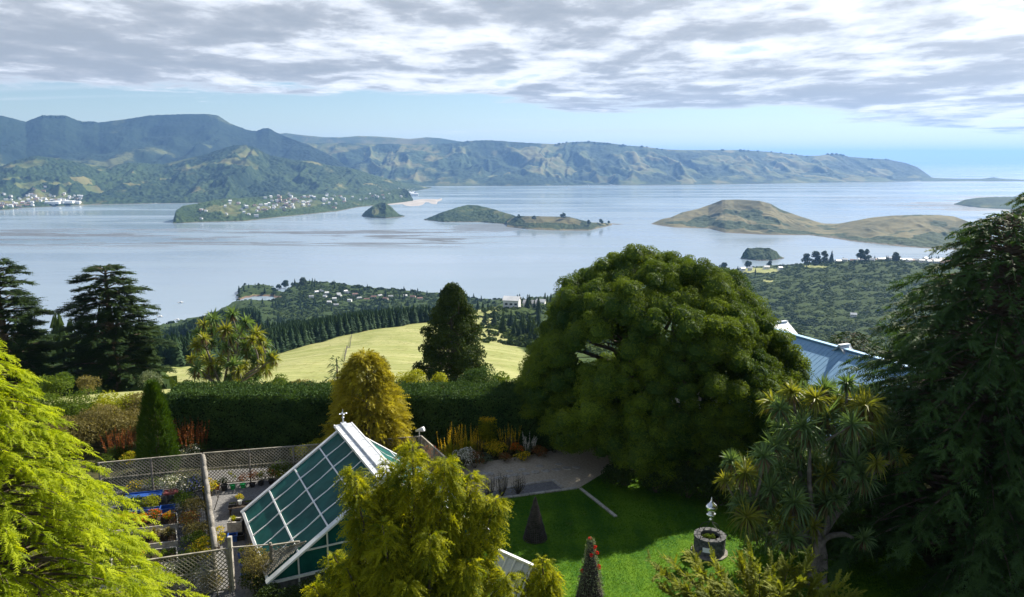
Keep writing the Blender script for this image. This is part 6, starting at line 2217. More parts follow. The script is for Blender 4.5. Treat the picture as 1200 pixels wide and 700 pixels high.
def low_table():
    p = gp(283, 601)
    root = thing('potting_table', 'low dark timber table of seed trays in the gravel yard', 'table', p)
    e = unit(np.array([0.95, 0.3, 0])); n = np.array([-e[1], e[0], 0])
    top = Geo()
    for k in range(5):
        top.box(p + n * (-.36 + .18 * k) + UP * .5, (1.35, .16, .04), [e, n, UP], random.random())
    top.build('table_top', M_DARKWOOD, root)
    for s in (-1, 1):
        for q_ in (-1, 1):
            Geo().bar(p + e * s * .58 + n * q_ * .34, p + e * s * .58 + n * q_ * .34 + UP * .48, .07, .07).build('leg', M_DARKWOOD, root)
    pot('white pot with a bright yellow plant on the low dark table', 0, 0, .12, .24, M_WHITEPAINT, M_YELLEAF, .35, .26, M_YELLOW, 0, p + UP * .523 + e * -.05)
    for k, lab in ((-.45, 'black seed tray at the left end of the low table'), (.42, 'black seed tray at the right end of the low table')):
        c = p + e * k + UP * .523
        t_ = thing('seed_tray', lab, 'tray', c)
        g = Geo().box(c + UP * .02, (.38, .3, .03), [e, n, UP])
        for s in (-1, 1):
            g.box(c + e * s * .2 + UP * .05, (.02, .34, .09), [e, n, UP]); g.box(c + n * s * .16 + UP * .05, (.38, .02, .09), [e, n, UP])
        g.build('tray', M_BLACKPOT, t_)
        puffs(Geo(), [c + e * .08 + UP * .1, c - e * .08 + UP * .1], .09, 200, .05, None, -.3).build('leaves', M_MIDLEAF, t_)


low_table()


def hose_post():
    p = gp(251, 598)
    t_ = thing('leaning_stick', 'pale forked stick leaning on the dividing trellis', 'stick', p)
    Geo().tube([p, p + [0.25, 0.05, 0.7], p + [0.42, 0.1, 1.35]], [0.03, 0.028, 0.02], 6).tube([p + [0.25, 0.05, 0.7], p + [0.12, 0.0, 1.3]], [0.024, 0.015], 6).build('stick', M_PALEBARK, t_)


hose_post()

# plants on both sides of the dividing trellis
for (u, v, vt, R, mat, fm, lab) in [
        (207, 583, 551, .75, M_GREYLEAF, M_WHITEFL, 'tall pale-flowered plant in the back corner of the nursery yard'),
        (222, 578, 556, .7, M_MIDLEAF, M_BLUEFL, 'plant with a few blue flowers where the trellises meet'),
        (215, 596, 574, .65, M_MIDLEAF, None, 'green bush below the pale-flowered corner plant'),
        (226, 606, 582, .7, M_OLIVE, None, 'brown-leaved bush halfway along the dividing trellis'),
        (222, 622, 600, .65, M_OLIVE, M_RUST, 'reddish-brown bush opposite the far raised bed'),
        (233, 632, 606, .7, M_OLIVE, None, 'straw-coloured bush against the dividing trellis'),
        (228, 645, 622, .65, M_MIDLEAF, None, 'green bush opposite the middle raised bed'),
        (236, 655, 632, .7, M_YELLEAF, M_YELLOW, 'yellow-green bush at the near end of the dividing trellis'),
        (222, 660, 642, .5, M_MIDLEAF, None, 'small green plant near the near trellis'),
        (176, 597, 578, .6, M_YELLEAF, None, 'straw-yellow tuft above the low blue tray'),
        (156, 597, 580, .6, M_MIDLEAF, None, 'green tuft at the left of the low blue tray'),
        (160, 575, 562, .6, M_MIDLEAF, M_YELLOW, 'green plant behind the long blue bench, left'),
        (184, 573, 560, .6, M_MIDLEAF, None, 'green plant behind the long blue bench, right'),
        (247, 582, 555, .35, M_YELLEAF, M_YELLOW, 'narrow yellow plant in the far corner of the gravel yard'),
        (256.5, 646, 606, .33, M_YELLEAF, M_YELLOW, 'tall yellow creeper on the near end of the dividing trellis'),
        (196, 690, 660, .7, M_MIDLEAF, M_WHITEFL, 'green plant with white flowers behind the near trellis'),
        (225, 688, 655, .7, M_DARKLEAF, None, 'dark shrub behind the near trellis, next to the white flowers'),
        (248, 690, 668, .55, M_OLIVE, None, 'brown shrub behind the near trellis by the gate post')]:
    p = gp(u, v)
    shrub('flowering_plant' if fm else 'yard_plant', lab, p, R * 1.2, hgt(p, vt), mat, 'plant', 85, 0.09, 11, flowers=fm, fdens=24, fsize=0.075)
p = gp(302, 690)
shrub('gate_shrub', 'bronze-green bushy shrub beside the gate frame', p, 0.95, hgt(p, 625), M_OLIVE, 'shrub', 95, 0.09, 16, None, .5, np.linspace(.3, .9, 16))
for (u, v, vt, lab) in [(300, 698, 668, 'low green plant at the foot of the bronze-green gate shrub'), (318, 712, 684, 'green plant under the corner of the glasshouse'), (338, 716, 676, 'dark plant in the shade of the glasshouse end'), (360, 716, 664, 'tall dark shrub against the glasshouse gable'), (385, 712, 650, 'dark shrub between the glasshouse gable and the weeping conifer')]:
    p = gp(u, v)
    shrub('yard_plant', lab, p, .8, hgt(p, vt), M_DARKLEAF, 'plant', 70, 0.1, 10)
for (u, v, vt, mat, lab) in [(352, 541, 516, M_YELLEAF, 'yellow-green shrub looking over the long trellis, left of the cypress'), (372, 538, 514, M_YELLEAF, 'lime shrub looking over the long trellis at the foot of the golden cypress'), (440, 532, 508, M_GREYLEAF, 'silvery shrub behind the trellis right of the glasshouse ridge'), (330, 560, 538, M_MIDLEAF, 'green climber inside the long trellis')]:
    p = gp(u, v)
    shrub('shrub', lab, p, 1.0, hgt(p, vt), mat, 'shrub', 60, 0.12, 9)

# ------------------------------------------------------------------ pine plantation and bush on the near slopes
def copies(tv, tt, tn, P, scale, rot, tone):
    """many copies of a small template of triangles (k, 3, 3) placed at P, as one array"""
    c, s = np.cos(rot), np.sin(rot)
    T = tv[None] * scale[:, None, None, None]
    X = T[..., 0] * c[:, None, None] - T[..., 1] * s[:, None, None]
    Y = T[..., 0] * s[:, None, None] + T[..., 1] * c[:, None, None]
    Q = np.stack([X, Y, T[..., 2]], -1) + P[:, None, None, :]
    tone_ = np.clip(tone[:, None] + tn[None], 0, 1)
    return Q.reshape(-1, tv.shape[1], 3), np.broadcast_to(tone_, (len(P), len(tv))).reshape(-1)


def pine_template():
    r_ = np.random.default_rng(2)
    tri = []
    for k in range(9):
        h = 0.12 + 0.84 * k / 9; r = 0.235 * (1 - (k / 9.4)) ** 0.8
        n = 7 if k < 6 else 5
        for j in range(n):
            a = j / n * 6.283 + k * 0.8 + r_.uniform(-.2, .2)
            d = np.array([cos(a), sin(a), 0]); sd = np.array([-sin(a), cos(a), 0])
            rr = r * r_.uniform(.75, 1.15)
            tri.append([d * 0.01 + [0, 0, h + 0.13], d * rr + sd * rr * .45 + [0, 0, h - .02], d * rr - sd * rr * .45 + [0, 0, h - .02]])
    tri.append([[-.012, 0, -0.05], [.012, 0, -0.05], [0, 0, .5]])
    tri.append([[0, -.012, -0.05], [0, .012, -0.05], [0, 0, .5]])
    return np.array(tri), r_.uniform(-.15, .15, len(tri))


def plantation():
    tv, tn = pine_template()
    n = 60000
    u = rng.uniform(150, 566, n); Y = rng.uniform(280, 760, n)
    z = height(xcol(u, Y, -80.0), Y); x = xcol(u, Y, z); z = height(x, Y)
    e, uu = forest_mask(x, Y, z)
    keep = (e > 2) & (e < 175 + 30 * fbm(x / 60, Y / 60, 2, 4)) & (u < 548 + 8 * np.sin(Y * .1))
    x, Y, z, e = x[keep], Y[keep], z[keep], e[keep]
    # thin to a planting distance
    key = np.round(x / 3.0).astype(int) * 100003 + np.round(Y / 3.0).astype(int)
    _, ix = np.unique(key, return_index=True)
    x, Y, z, e = x[ix], Y[ix], z[ix], e[ix]
    P = np.stack([x, Y, z - .3], 1)
    sc_ = rng.uniform(9.0, 15.5, len(P))
    Q, T = copies(tv, None, tn, P, sc_, rng.uniform(0, 6.28, len(P)), rng.uniform(.25, .75, len(P)))
    # a farther belt on the left
    n = 5200
    u = rng.uniform(178, 306, n); Y = rng.uniform(860, 1010, n)
    z = height(xcol(u, Y, -220.0), Y); x = xcol(u, Y, z); z = height(x, Y)
    vt = np.interp(u, [178, 200, 225, 250, 275, 300, 306], [392, 384, 374, 364, 360, 358, 362])
    hh = np.clip(top_at_arr(vt, Y) - z, 8, 60) * rng.uniform(.75, 1.0, n)
    key = np.round(x / 5.5).astype(int) * 100003 + np.round(Y / 5.5).astype(int)
    _, ix = np.unique(key, return_index=True)
    P2 = np.stack([x, Y, z - .3], 1)[ix]
    Q2, T2 = copies(tv, None, tn, P2, np.minimum(hh[ix], 46), rng.uniform(0, 6.28, len(P2)), rng.uniform(.2, .6, len(P2)))
    g = Geo().polys(np.concatenate([Q, Q2]), np.concatenate([T, T2]))
    tag(g.build('pine_forest', M_PINE), 'dark green pine plantation along the edge of the pale grass', 'forest', None, 'stuff')
    return len(P), len(P2)


def top_at_arr(v, Y):
    return CZ - ratio(v) * np.asarray(Y)


plantation()


def bush_template(seed, n=34):
    r_ = np.random.default_rng(seed)
    d = r_.normal(size=(n, 3)); d /= np.linalg.norm(d, axis=1)[:, None]
    d[:, 2] = np.abs(d[:, 2]) * 1.0 - .15
    c = d * r_.uniform(.75, 1.0, n)[:, None] * [1, 1, .75] + [0, 0, .35]
    nrm = d + r_.normal(size=(n, 3)) * .25
    nrm /= np.linalg.norm(nrm, axis=1)[:, None]
    a = np.cross(nrm, r_.normal(size=(n, 3))); a /= np.linalg.norm(a, axis=1)[:, None]
    b = np.cross(nrm, a)
    s = r_.uniform(.28, .5, n)[:, None]
    return np.stack([c - a * s, c - b * s * .8, c + a * s, c + b * s * .8], 1), r_.uniform(-.1, .1, n)


def bush_slopes():
    g = Geo()
    regions = [  # u0, u1, Y0, Y1, count, size range
        (545, 720, 430, 1000, 5200, (1.6, 4.2)),
        (545, 760, 1000, 1900, 3000, (3.0, 6.0)),
        (800, 1180, 950, 1900, 17000, (3.2, 7.0)),
        (780, 1250, 110, 800, 3000, (2.0, 4.0)),
        (-60, 205, 130, 800, 5000, (1.6, 4.4)),
        (-60, 330, 800, 1480, 3200, (3.0, 6.0)),
        (320, 560, 1150, 1930, 6500, (3.0, 6.2)),
        (278, 345, 1480, 1960, 500, (2.2, 4.5)),
        (830, 1130, 1850, 2330, 2200, (2.8, 6.0))]
    for i, (u0, u1, Y0, Y1, n, (s0, s1)) in enumerate(regions):
        u = rng.uniform(u0, u1, n); Y = np.exp(rng.uniform(math.log(Y0), math.log(Y1), n))
        z = height(xcol(u, Y, -150.0), Y); x = xcol(u, Y, z); z = height(x, Y); uu = col_of(x, Y, z)
        ok = z > WZ + 4.5
        e, _ = forest_mask(x, Y, z)
        if Y0 < 800 and u1 < 300:
            ok &= (u < 178 + 24 * fbm(x / 30, Y / 30, 3, 18)) & (e < 500)
        if i == 0:
            f = sstep(585, 640, uu + 20 * fbm(x / 40, Y / 40, 3, 8) + 0.10 * (Y - 430))
            ok &= rng.uniform(0, 1, n) < 0.06 + f
        vv = 350 - F * ((z - CZ) * CP + Y * SP) / (Y * CP + (CZ - z) * SP)
        for pu, pv, ru, rv in [(890, 318, 26, 3.5), (955, 313, 14, 2.0), (1065, 385, 24, 4), (900, 330, 8, 2)]:
            if Y0 >= 900:
                ok &= ((uu - pu) / ru) ** 2 + ((vv - pv) / rv) ** 2 > 1.0
        x, Y, z = x[ok], Y[ok], z[ok]
        P = np.stack([x, Y, z - .4], 1)
        tv, tn = bush_template(i)
        if u0 == 800:
            tv = tv * np.array([1.25, 1.25, 0.62])
        tone = np.clip(.45 + 1.0 * fbm(x / 110, Y / 110, 4, 61) + rng.uniform(-.10, .10, len(x)), 0, 1)
        Q, T = copies(tv, None, tn, P, s0 * .8 + (s1 - s0 * .8) * rng.uniform(0, 1, len(P)) ** 2.2, rng.uniform(0, 6.28, len(P)), tone)
        g.polys(Q, T)
        m = max(20, len(P) // 14)
        pv, pn = pine_template()
        k = rng.choice(len(P), m, replace=False)
        k = k[:0] if u0 == 800 else k
        k = k[fbm(P[k, 0] / 90, P[k, 1] / 90, 2, 66) > 0.02]
        Q, T = copies(pv, None, pn, P[k], rng.uniform(8, 19, len(k)), rng.uniform(0, 6.28, len(k)), rng.uniform(.0, .4, len(k)))
        g.polys(Q, T)
    tag(g.build('bush', M_BUSH), 'mixed native bush covering the slopes above the harbour', 'bush', None, 'stuff')


bush_slopes()


# ------------------------------------------------------------------ trees and houses along the shores
def far_tree(name, label, base, H, R, mat, n=14, group=None, stem=0.35, sz=None, dens=None):
    base = np.array(base, float)
    root = thing(name, label, 'tree', base, group)
    rel = rng.uniform(stem, 1, n); a = rng.uniform(0, 6.28, n)
    r = R * np.sqrt(rng.uniform(0, 1, n)) * np.interp(rel, [stem, stem + .25, .8, 1], [.7, .85, .6, .2])
    C = base + np.stack([r * np.cos(a), r * np.sin(a), rel * H * .9], 1)
    sz = sz or R * .22
    puffs(g := Geo(), C, R * rng.uniform(.3, .5, n), dens or 3.2 / sz ** 2, sz, None, -.8, .7)
    Geo().tube([base - [0, 0, 1.0], base + [R * .05, 0, H * .8]], [H * .03 + .05, .04], 6).build('trunk', M_BARK, root)
    g.build('crown', mat, root)
    return root


for (u, Y, vt, R, mat, lab) in [
        (287, 1890, 332, 9, M_DARKLEAF, 'lone round tree at the tip of the small headland'),
        (303, 1890, 333, 11, M_DARKLEAF, 'second round tree on the small headland, right of the lone tip tree'),
        (327, 1875, 333, 11, M_DARKLEAF, 'leftmost tree of the dark grove behind the bay'),
        (335, 1890, 329, 13, M_DARKLEAF, 'bushy tree in the dark grove behind the bay'),
        (343, 1880, 330, 13, M_PINE, 'dark pine in the middle of the grove behind the bay'),
        (355, 1895, 326, 13, M_DARKLEAF, 'tallest tree of the grove behind the bay'),
        (349, 1860, 335, 12, M_DARKLEAF, 'tree at the front of the grove behind the bay'),
        (371, 1930, 335, 12, M_BUSH, 'spreading tree just right of the grove among houses'),
        (405, 1880, 336, 11, M_BUSH, 'rounded tree above the white houses of the shore village'),
        (432, 1840, 342, 9, M_BUSH, 'tree toward the right of the shore village'),
        (474, 1810, 340, 10, M_BUSH, 'tree on the knoll at the right end of the shore village'),
        (483, 1800, 344, 9, M_BUSH, 'lower tree on the knoll at the right end of the shore village'),
        (945, 1930, 292, 13, M_DARKLEAF, 'first rounded tree of the row on the right-hand crest'),
        (955, 1935, 291, 14, M_DARKLEAF, 'second rounded tree of the row on the right-hand crest'),
        (965, 1930, 290, 11, M_DARKLEAF, 'third tree of the row on the right-hand crest, beside the pointed pine'),
        (974, 1925, 288.5, 9, M_PINE, 'pointed dark pine on the right-hand crest'),
        (1008, 1880, 292, 11, M_BUSH, 'tree among the houses of the right-hand crest'),
        (1014, 1890, 291.5, 11, M_BUSH, 'tallest tree among the houses of the right-hand crest'),
        (1050, 1870, 295, 10, M_BUSH, 'tree in the right part of the crest village'),
        (848, 2120, 308, 13, M_DARKLEAF, 'dark tree at the left end of the low point'),
        (876, 2230, 306, 14, M_DARKLEAF, 'broad tree near the islet'),
        (902, 2235, 306.5, 13, M_BUSH, 'tree to the right of the broad one near the islet'),
        (668, 1930, 334, 14, M_BUSH, 'tree on the dark point left of the domed tree'),
        (560, 900, 352, 7, M_PINE, 'slender pine above the scrub slope'),
        (566, 905, 353, 6, M_PINE, 'shorter slender pine beside the first above the scrub slope'),
        (572, 930, 354, 7, M_PINE, 'third pine of the row above the scrub slope')]:
    b = on_ground(u, Y)
    if b[2] < WZ + 1:
        b[2] = WZ + 1
    H = top_at(vt, Y) - b[2]
    H = float(np.clip(H, 6, 34))
    if mat is M_PINE:
        tv, tn = pine_template()
        root = thing('shore_pine', lab, 'tree', b)
        Q, T = copies(tv, None, tn, b[None], np.array([H]), np.array([.3]), np.array([.4]))
        Q2, T2 = copies(tv, None, tn, b[None] + [0, 0, H * .05], np.array([H * .9]), np.array([.9]), np.array([.5]))
        Geo().polys(np.concatenate([Q, Q2]), np.concatenate([T, T2])).build('crown', M_PINE, root)
        Geo().tube([b - [0, 0, 1], b + [0, 0, H * .9]], [.4, .05], 6).build('trunk', M_BARK, root)
    else:
        far_tree('shore_tree', lab, b, H, min(R, H * .55), mat, 16, None, .25)

for (u, fr, H, lab) in [(608, .8, 20, 'lone tree beside the pale paddock of the long island'), (660, .86, 30, 'lone round tree on the skyline of the long island'), (626, .7, 22, 'pale tree on the grass of the long island'), (690, .6, 22, 'first of the dark trees at the tip of the long island'), (704, .6, 26, 'tallest of the dark trees at the tip of the long island'), (713, .5, 18, 'last dark tree at the tip of the long island')]:
    b = L_TAIL.spot(u, fr)
    far_tree('island_tree', lab, b, H, H * .5, M_DARKLEAF, 10, None, .3)

# skyline trees of the far ridge: too small to show parts
def ridge_tree_mesh(seed):
    r_ = np.random.default_rng(seed)
    tv, tn = bush_template(seed, 40)
    tv = tv * np.array([1.0, 1.0, 1.3])
    o = Geo().polys(tv, np.clip(.3 + tn, 0, 1)).build('ridge_tree', M_DARKLEAF)
    return o


r0 = [ridge_tree_mesh(90), ridge_tree_mesh(91), ridge_tree_mesh(92)]
n_used = [0, 0, 0]
for i, (u, s) in enumerate([(548, 13), (651, 10), (655, 14), (660, 10), (664, 12), (672, 11), (676, 13), (686, 9), (690, 15), (697, 14), (703, 12), (708, 13), (712, 13), (715, 10), (727, 12), (730, 15), (733, 11), (752, 14), (758, 9), (770, 10), (776, 11), (846, 14), (848, 11), (868, 16), (872, 12), (877, 10), (888, 11),
                            (904, 12), (915, 12), (928, 11), (933, 10), (946, 10), (970, 15), (975, 17), (980, 16), (985, 13), (988, 14), (1018, 13), (1022, 12), (1038, 11), (1041, 10)]):
    b = L_FAR.spot(u, 0.985)
    k = i % 3
    o = r0[k] if n_used[k] == 0 else r0[k].copy()
    if n_used[k]:
        COL.objects.link(o)
    n_used[k] += 1
    o.location = b + [0, 0, -2]
    o.scale = (s * 1.7, s * 1.5, s * 1.35)
    o.rotation_euler = (0, 0, i * 1.3)
    tag(o, 'dark tree standing on the skyline of the long far ridge', 'tree', 'skyline trees of the far ridge')
for i, (u, s) in enumerate([(50, 16), (55, 14), (60, 16), (66, 15), (71, 16), (76, 14), (96, 14), (101, 15), (109, 17)]):
    o = r0[i % 3].copy(); COL.objects.link(o)
    o.location = L_MASSIF.spot(u, 0.985) + [0, 0, -2]
    o.scale = (s, s, s * 1.1)
    tag(o, 'dark tree standing on the skyline of the left mountain', 'tree', 'skyline trees of the left mountain')


# houses
def house_proto(w, d, h, rh, wall, roof, split):
    ws = Geo().box((0, 0, h / 2 - 1.5), (w, d, h + 3))
    g = np.array([[-w / 2, -d / 2, h], [-w / 2, d / 2, h], [-w / 2, 0, h + rh * .93], [w / 2, -d / 2, h], [w / 2, d / 2, h], [w / 2, 0, h + rh * .93]])
    ws.add(g, [np.array([[0, 2, 1], [3, 4, 5]])])
    rf = Geo()
    e = .5
    sl = math.hypot(d / 2 + e, rh * (d / 2 + e) / (d / 2))
    for s in (-1, 1):
        lo = np.array([0, s * (d / 2 + e), h - rh * e / (d / 2)]); hi = np.array([0, 0, h + rh])
        v = unit(hi - lo)
        rf.box((lo + hi) / 2 + [0, 0, .06], (w + 1.0, np.linalg.norm(hi - lo), .16), [[1, 0, 0], v, np.cross([1, 0, 0], v)])
    return ws, rf


HV = []
for (w_, d_, h_, rh_, wl, rf_) in [(13, 8.5, 4.2, 2.4, M_WHITEWALL, M_ROOFGREY), (11, 8, 5.5, 2.2, M_WHITEWALL, M_ROOFPALE), (15, 9, 3.6, 2.3, M_TANWALL, M_ROOFRED), (10, 7.5, 4.2, 2.6, M_WHITEWALL, M_ROOFPALE)]:
    HV.append((w_, d_, h_, rh_, wl, rf_))


def near_house_tree(k):
    """a house with walls, roof and windows, built at the origin once for each kind"""
    w_, d_, h_, rh_, wl, rf_ = HV[k]
    root = thing('shore_house', None, None)
    a, b = house_proto(w_, d_, h_, rh_, wl, rf_, True)
    wall = a.build('wall', wl, root)
    b.build('roof', rf_, root)
    for s in (-1, 1):
        for x_ in (-.3, .02, .32):
            Geo().box((x_ * w_, s * (d_ / 2 + .03), h_ * .5), (1.9, .08, 1.4)).build('window', M_WINDOW, root)
    return root


def far_house_mesh(k):
    w_, d_, h_, rh_, wl, rf_ = HV[k]
    a, b = house_proto(w_, d_, h_, rh_, wl, rf_, False)
    o = a.add(np.concatenate(b.v), [np.concatenate(x) for x in b.f.values()]).build('town_house', wl)
    o.data.materials.append(rf_)
    nb = sum(len(x) for f in b.f.values() for x in f)
    n = len(o.data.polygons)
    mi = np.zeros(n, np.int32)
    for p in o.data.polygons:
        if p.vertices[0] >= a.n - b.n:
            mi[p.index] = 1
    o.data.polygons.foreach_set('material_index', mi)
    return o


NEAR = [near_house_tree(k) for k in range(4)]
FARH = [far_house_mesh(k) for k in range(4)]
used = {}


def put_near(k, p, rz, label, group, s=1.0):
    o = NEAR[k]
    if ('n', k) in used:
        o = copy_tree(NEAR[k])
    used[('n', k)] = 1
    o.location = p; o.rotation_euler = (0, 0, rz); o.scale = (s, s, s)
    return tag(o, label, 'house', group)


def put_far(k, p, rz, label, group, s=1.0):
    o = FARH[k]
    if ('f', k) in used:
        o = FARH[k].copy(); COL.objects.link(o)
    used[('f', k)] = 1
    o.location = p; o.rotation_euler = (0, 0, rz); o.scale = (s, s, s)
    return tag(o, label, 'house', group)


village = [(371, 345, 1), (377, 343, 0), (383, 346, 1), (381, 350, 3), (392, 353, 1), (397, 347, 3), (398, 349, 1), (405, 344, 1), (408, 345, 0), (416, 347, 2), (421, 352, 0), (430, 353, 2), (438, 350, 2), (445, 349, 0), (452, 352, 2), (458, 350, 0), (475, 349, 3), (484, 350, 2), (492, 352, 2), (410, 355, 1), (386, 357, 1), (394, 360, 0), (365, 350, 0)]
for i, (u, v, k) in enumerate(village):
    # find the distance at which the ground meets this row
    Ys = np.linspace(1300, 2000, 160)
    z = height(xcol(u, Ys, -285.0), Ys)
    vv = 350 - F * ((z - CZ) * CP + Ys * SP) / (Ys * CP + (CZ - z) * SP)
    ok = z > WZ + 4
    j = int(np.argmin(np.abs(vv - v) + np.where(ok, 0, 100)))
    lab = {0: 'grey-roofed white house in the village on the near shore', 1: 'white house with a pale roof in the village on the near shore', 2: 'tan house with a rusty roof in the village on the near shore', 3: 'small white house with a steep pale roof in the village on the near shore'}[k]
    put_near(k, (xcol(u, Ys[j], z[j]), Ys[j], z[j] + 2.2), random.uniform(-.9, .9), lab, 'houses of the near shore village', 0.8)
crest = [(u, v) for u, v in [(982, 301), (990, 303), (1000, 300), (1008, 304), (1012, 300), (1020, 303), (1026, 300), (1031, 304), (1036, 301), (1042, 305), (1047, 302), (1053, 300), (1058, 304), (1063, 301), (1068, 306), (1073, 303), (1079, 306), (1084, 303), (1089, 307), (1094, 304), (1099, 308), (1104, 306), (1109, 309), (1088, 311), (1097, 312), (1080, 310), (1106, 313), (1022, 307), (1050, 308), (1065, 309)]]
for i, (u, v) in enumerate(crest):
    Y = 1850 + (310 - v) * 14 + random.uniform(-20, 20)
    b = on_ground(u, Y)
    k = [0, 1, 2, 3][i % 4]
    put_near(k, b + [0, 0, 2.6], random.uniform(-.9, .9), {0: 'grey-roofed white house on the right-hand crest', 1: 'pale-roofed white house on the right-hand crest', 2: 'tan house with a rusty roof on the right-hand crest', 3: 'small steep-roofed white house on the right-hand crest'}[k], 'houses of the right-hand crest', 1.1)
for (u, Y, k, lab, s) in [(600, 800, 1, 'long white building on the scrub slope left of the domed tree', 1.5), (622, 830, 0, 'grey-roofed white house farther along the scrub slope', 1.2), (634, 900, 3, 'small white house at the top of the scrub slope', 1.0),
                       (870, 2060, 1, 'white house below the meadow on the low point', 1.2), (879, 2050, 3, 'small white house beside the meadow on the low point', 1.2), (898, 2040, 0, 'grey-roofed house right of the meadow on the low point', 1.2), (914, 1980, 1, 'white house under the right-hand meadow', 1.0), (1000, 1330, 3, 'white shed alone on the bush hillside', 1.0)]:
    b = on_ground(u, Y)
    put_near(k, b + [0, 0, 2.0], random.uniform(-.5, .5), lab, None, s)

# the two towns on the far shore: too small to show parts
cnt = 0
for i in range(92):
    u = random.uniform(-8, 96); fr = abs(random.gauss(0.15, 0.10))
    if u > 60:
        fr *= 0.6
    b = L_FOOT.spot(u, min(.46, fr + .02))
    put_far(i % 4, b + [0, 0, 3], random.uniform(-1, 1), {0: 'tiny white house with a grey roof in the left far-shore town', 1: 'tiny all-white house in the left far-shore town', 2: 'tiny tan house with a rusty roof in the left far-shore town', 3: 'tiny steep-roofed white house in the left far-shore town'}[i % 4], 'houses of the left far-shore town', random.uniform(1.2, 2.0))
for i in range(104):
    u = random.gauss(345, 55)
    u = min(470, max(236, u))
    b = L_PORT.spot(u, min(.95, abs(random.gauss(0.62, 0.20))))
    put_far(i % 4, b + [0, 0, 3], random.uniform(-1, 1), {0: 'tiny white house with a grey roof in the port town', 1: 'tiny all-white house in the port town', 2: 'tiny tan house with a rusty roof in the port town', 3: 'tiny steep-roofed white house in the port town'}[i % 4], 'houses of the port town', random.uniform(1.1, 1.7))
# long sheds on the shore and the wharf
def shed(name, label, p, L, W_, H, rz, roof=None):
    root = thing(name, label, 'warehouse', p)
    a, b = house_proto(L, W_, H, H * .28, M_WHITEWALL, M_ROOFPALE, True)
    wl = a.build('wall', M_WHITEWALL, None); wl.parent = root
    r = b.build('roof', roof or M_ROOFPALE, None); r.parent = root
    root.rotation_euler = (0, 0, rz)
    return root


for (u, fr, L, W_, H, rz, lab) in [(62, .03, 90, 30, 11, .1, 'long white shed at the water in the left far-shore town'), (76, .035, 110, 34, 12, .15, 'longest white shed at the water in the left far-shore town'), (88, .04, 70, 28, 10, .1, 'short white shed at the right end of the left far-shore town')]:
    shed('shed', lab, L_FOOT.spot(u, fr) + [0, 0, 2], L, W_, H, rz)
for (u, Y, z, L, W_, H, lab) in [(468, 6500, -297, 80, 36, 16, 'white wharf shed at the left of the port'), (478, 6700, -297, 110, 40, 20, 'large white wharf shed in the middle of the port'), (486, 6650, -297, 60, 30, 14, 'small pale wharf shed at the right of the port')]:
    shed('wharf_shed', lab, (xcol(u, Y, z), Y, z), L, W_, H, .1)


def ship():
    u, Y = 476, 7050
    p = np.array([xcol(u, Y, WZ), Y, WZ])
    root = thing('cargo_ship', 'white and blue cargo ship moored behind the wharf sheds', 'ship', p)
    L, W_ = 170, 26
    s = np.linspace(-1, 1, 15)
    hw = W_ / 2 * np.where(s > .55, np.sqrt(np.clip(1 - ((s - .55) / .45) ** 2, 0, 1)), 1.0) + .2
    bot = np.stack([s * L / 2 * .96, -hw * .8, 0 * s - 2], 1); top = np.stack([s * L / 2, -hw, 0 * s + 12 + 4 * np.clip(s - .6, 0, 1)], 1)
    bot2 = bot * [1, -1, 1]; top2 = top * [1, -1, 1]
    V = np.concatenate([bot, top, bot2, top2]) + p
    n = 15; i = np.arange(n - 1)
    fs = [np.stack([i, i + 1, n + i + 1, n + i], -1), np.stack([2 * n + i + 1, 2 * n + i, 3 * n + i, 3 * n + i + 1], -1), np.stack([n + i, n + i + 1, 3 * n + i + 1, 3 * n + i], -1), np.array([[0, n, 3 * n, 2 * n]])]
    Geo().add(V, fs).build('hull', M_BLUE, root)
    g = Geo().box(p + [-60, 0, 25], (24, 22, 26)).box(p + [-60, 0, 40], (14, 26, 5)).box(p + [-66, 0, 46], (7, 8, 10))
    g.build('bridge_house', M_WHITEWALL, root)
    for k in range(3):
        x_ = -25 + 38 * k
        Geo().tube([p + [x_, 0, 10], p + [x_, 0, 38]], [1.6, 1.2], 8).tube([p + [x_, 0, 36], p + [x_ + 26, 0, 42]], [1.0, .6], 6).build('crane', M_WHITEWALL, root)
        Geo().box(p + [x_ + 14, 0, 17], (22, 20, 9)).build('hatch_stack', M_WHITEWALL, root)


ship()


def causeway():
    a = np.array([xcol(202, 5800, WZ + 3), 5800, WZ + 4.0]); b = np.array([xcol(226, 5850, WZ + 3), 5850, WZ + 4.0])
    root = thing('rail_viaduct', 'low pale rail bridge across the inlet beside the port peninsula', 'bridge', (a + b) / 2)
    Geo().bar(a, b, 6, 2.5).build('deck', M_ROOFPALE, root)
    for k in range(9):
        p = a + (b - a) * (k + .5) / 9
        Geo().bar(p - [0, 0, 6], p - [0, 0, 1.2], 3, 3).build('pier', M_ROOFPALE, root)


causeway()


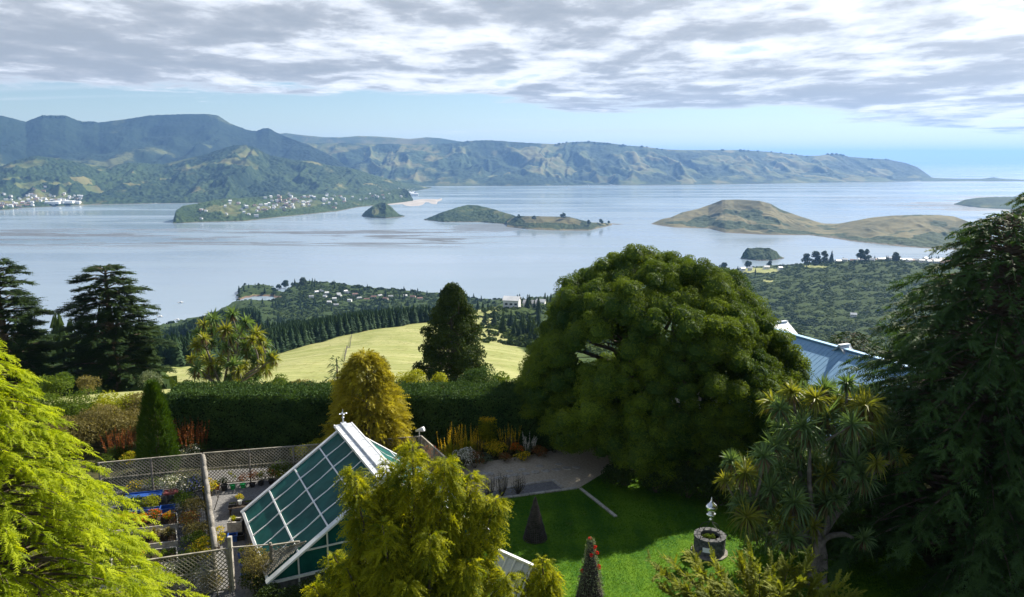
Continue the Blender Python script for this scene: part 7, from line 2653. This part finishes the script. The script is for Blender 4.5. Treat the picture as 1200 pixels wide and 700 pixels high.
def yacht(label, u, v, s, sail=True):
    p = at_z(u, v, WZ)
    root = thing('sailing_boat' if sail else 'motor_boat', label, 'boat', p)
    n = 9; t_ = np.linspace(-1, 1, n)
    hw = s * .16 * np.sqrt(np.clip(1 - np.clip(t_, -.6, 1) ** 2 * .98, 0.02, 1))
    lo = np.stack([t_ * s * .46, hw * .6, 0 * t_ - s * .03], 1); hi = np.stack([t_ * s * .5, hw, 0 * t_ + s * .1], 1)
    V = np.concatenate([lo, hi, lo * [1, -1, 1], hi * [1, -1, 1]]) + p
    i = np.arange(n - 1)
    fs = [np.stack([i + 1, i, n + i, n + i + 1], -1), np.stack([2 * n + i, 2 * n + i + 1, 3 * n + i + 1, 3 * n + i], -1), np.stack([n + i + 1, n + i, 3 * n + i, 3 * n + i + 1], -1), np.array([[0, 2 * n, 3 * n, n]])]
    Geo().add(V, fs).build('hull', M_WHITEWALL, root)
    if sail:
        Geo().tube([p + [s * .05, 0, 0], p + [s * .05, 0, s * 1.25]], [s * .014, s * .008], 6).build('mast', M_WHITEWALL, root)
        for k, (x0, x1, z1) in enumerate(((0.03, -.42, 1.2), (.09, .48, 1.0))):
            m = np.linspace(0, 1, 6)
            A = np.stack([s * x0 + 0 * m, 0 * m, s * (.2 + (z1 - .2) * m)], 1)
            B = np.stack([s * (x0 + (x1 - x0) * (1 - m)), s * .10 * np.sin(pi * m) + s * .06 * (1 - m), s * (.2 + (z1 - .2) * m)], 1)
            j = np.arange(5)
            V = np.concatenate([A, B, A + [0, s * .008, 0], B + [0, s * .008, 0]]) + p
            Geo().add(V, [np.stack([j, j + 1, 7 + j, 6 + j], -1), np.stack([12 + j + 1, 12 + j, 18 + j, 19 + j], -1)]).build('sail', M_WHITEWALL, root)
    else:
        Geo().box(p + [s * .02, 0, s * .16], (s * .32, s * .2, s * .14)).build('cabin', M_WHITEWALL, root)


yacht('left white sailing boat of the pair under the long far ridge', 662, 219.2, 15)
yacht('sailing boat just right of the left one under the long far ridge', 666, 219.4, 15)
yacht('white sailing boat apart to the right under the long far ridge', 690, 219.4, 16)
yacht('small boat anchored on open water left of the headland village', 212, 355, 13, False)
yacht('small boat near the pine slope on the left', 188, 371.5, 12, False)
yacht('dark-shadowed boat close inshore by the pine belt', 208, 375, 10, False)
# ------------------------------------------------------------------ air
def make_haze():
    m, t = new_mat('sea_air')
    v = t.n('VolumePrincipled')
    v.inputs['Color'].default_value = (0.25, 0.49, 0.97, 1)
    v.inputs['Density'].default_value = 4.2e-5
    v.inputs['Anisotropy'].default_value = 0.2
    o = t.n('OutputMaterial')
    t.l(v.outputs[0], o.inputs['Volume'])
    g = Geo().box((0, 0, (WZ - 8 + 545) / 2), (124000, 124000, 545 - (WZ - 8)))
    tag(g.build('haze', m), 'blue sea haze lying over the harbour and hills', 'haze', None, 'stuff')


make_haze()
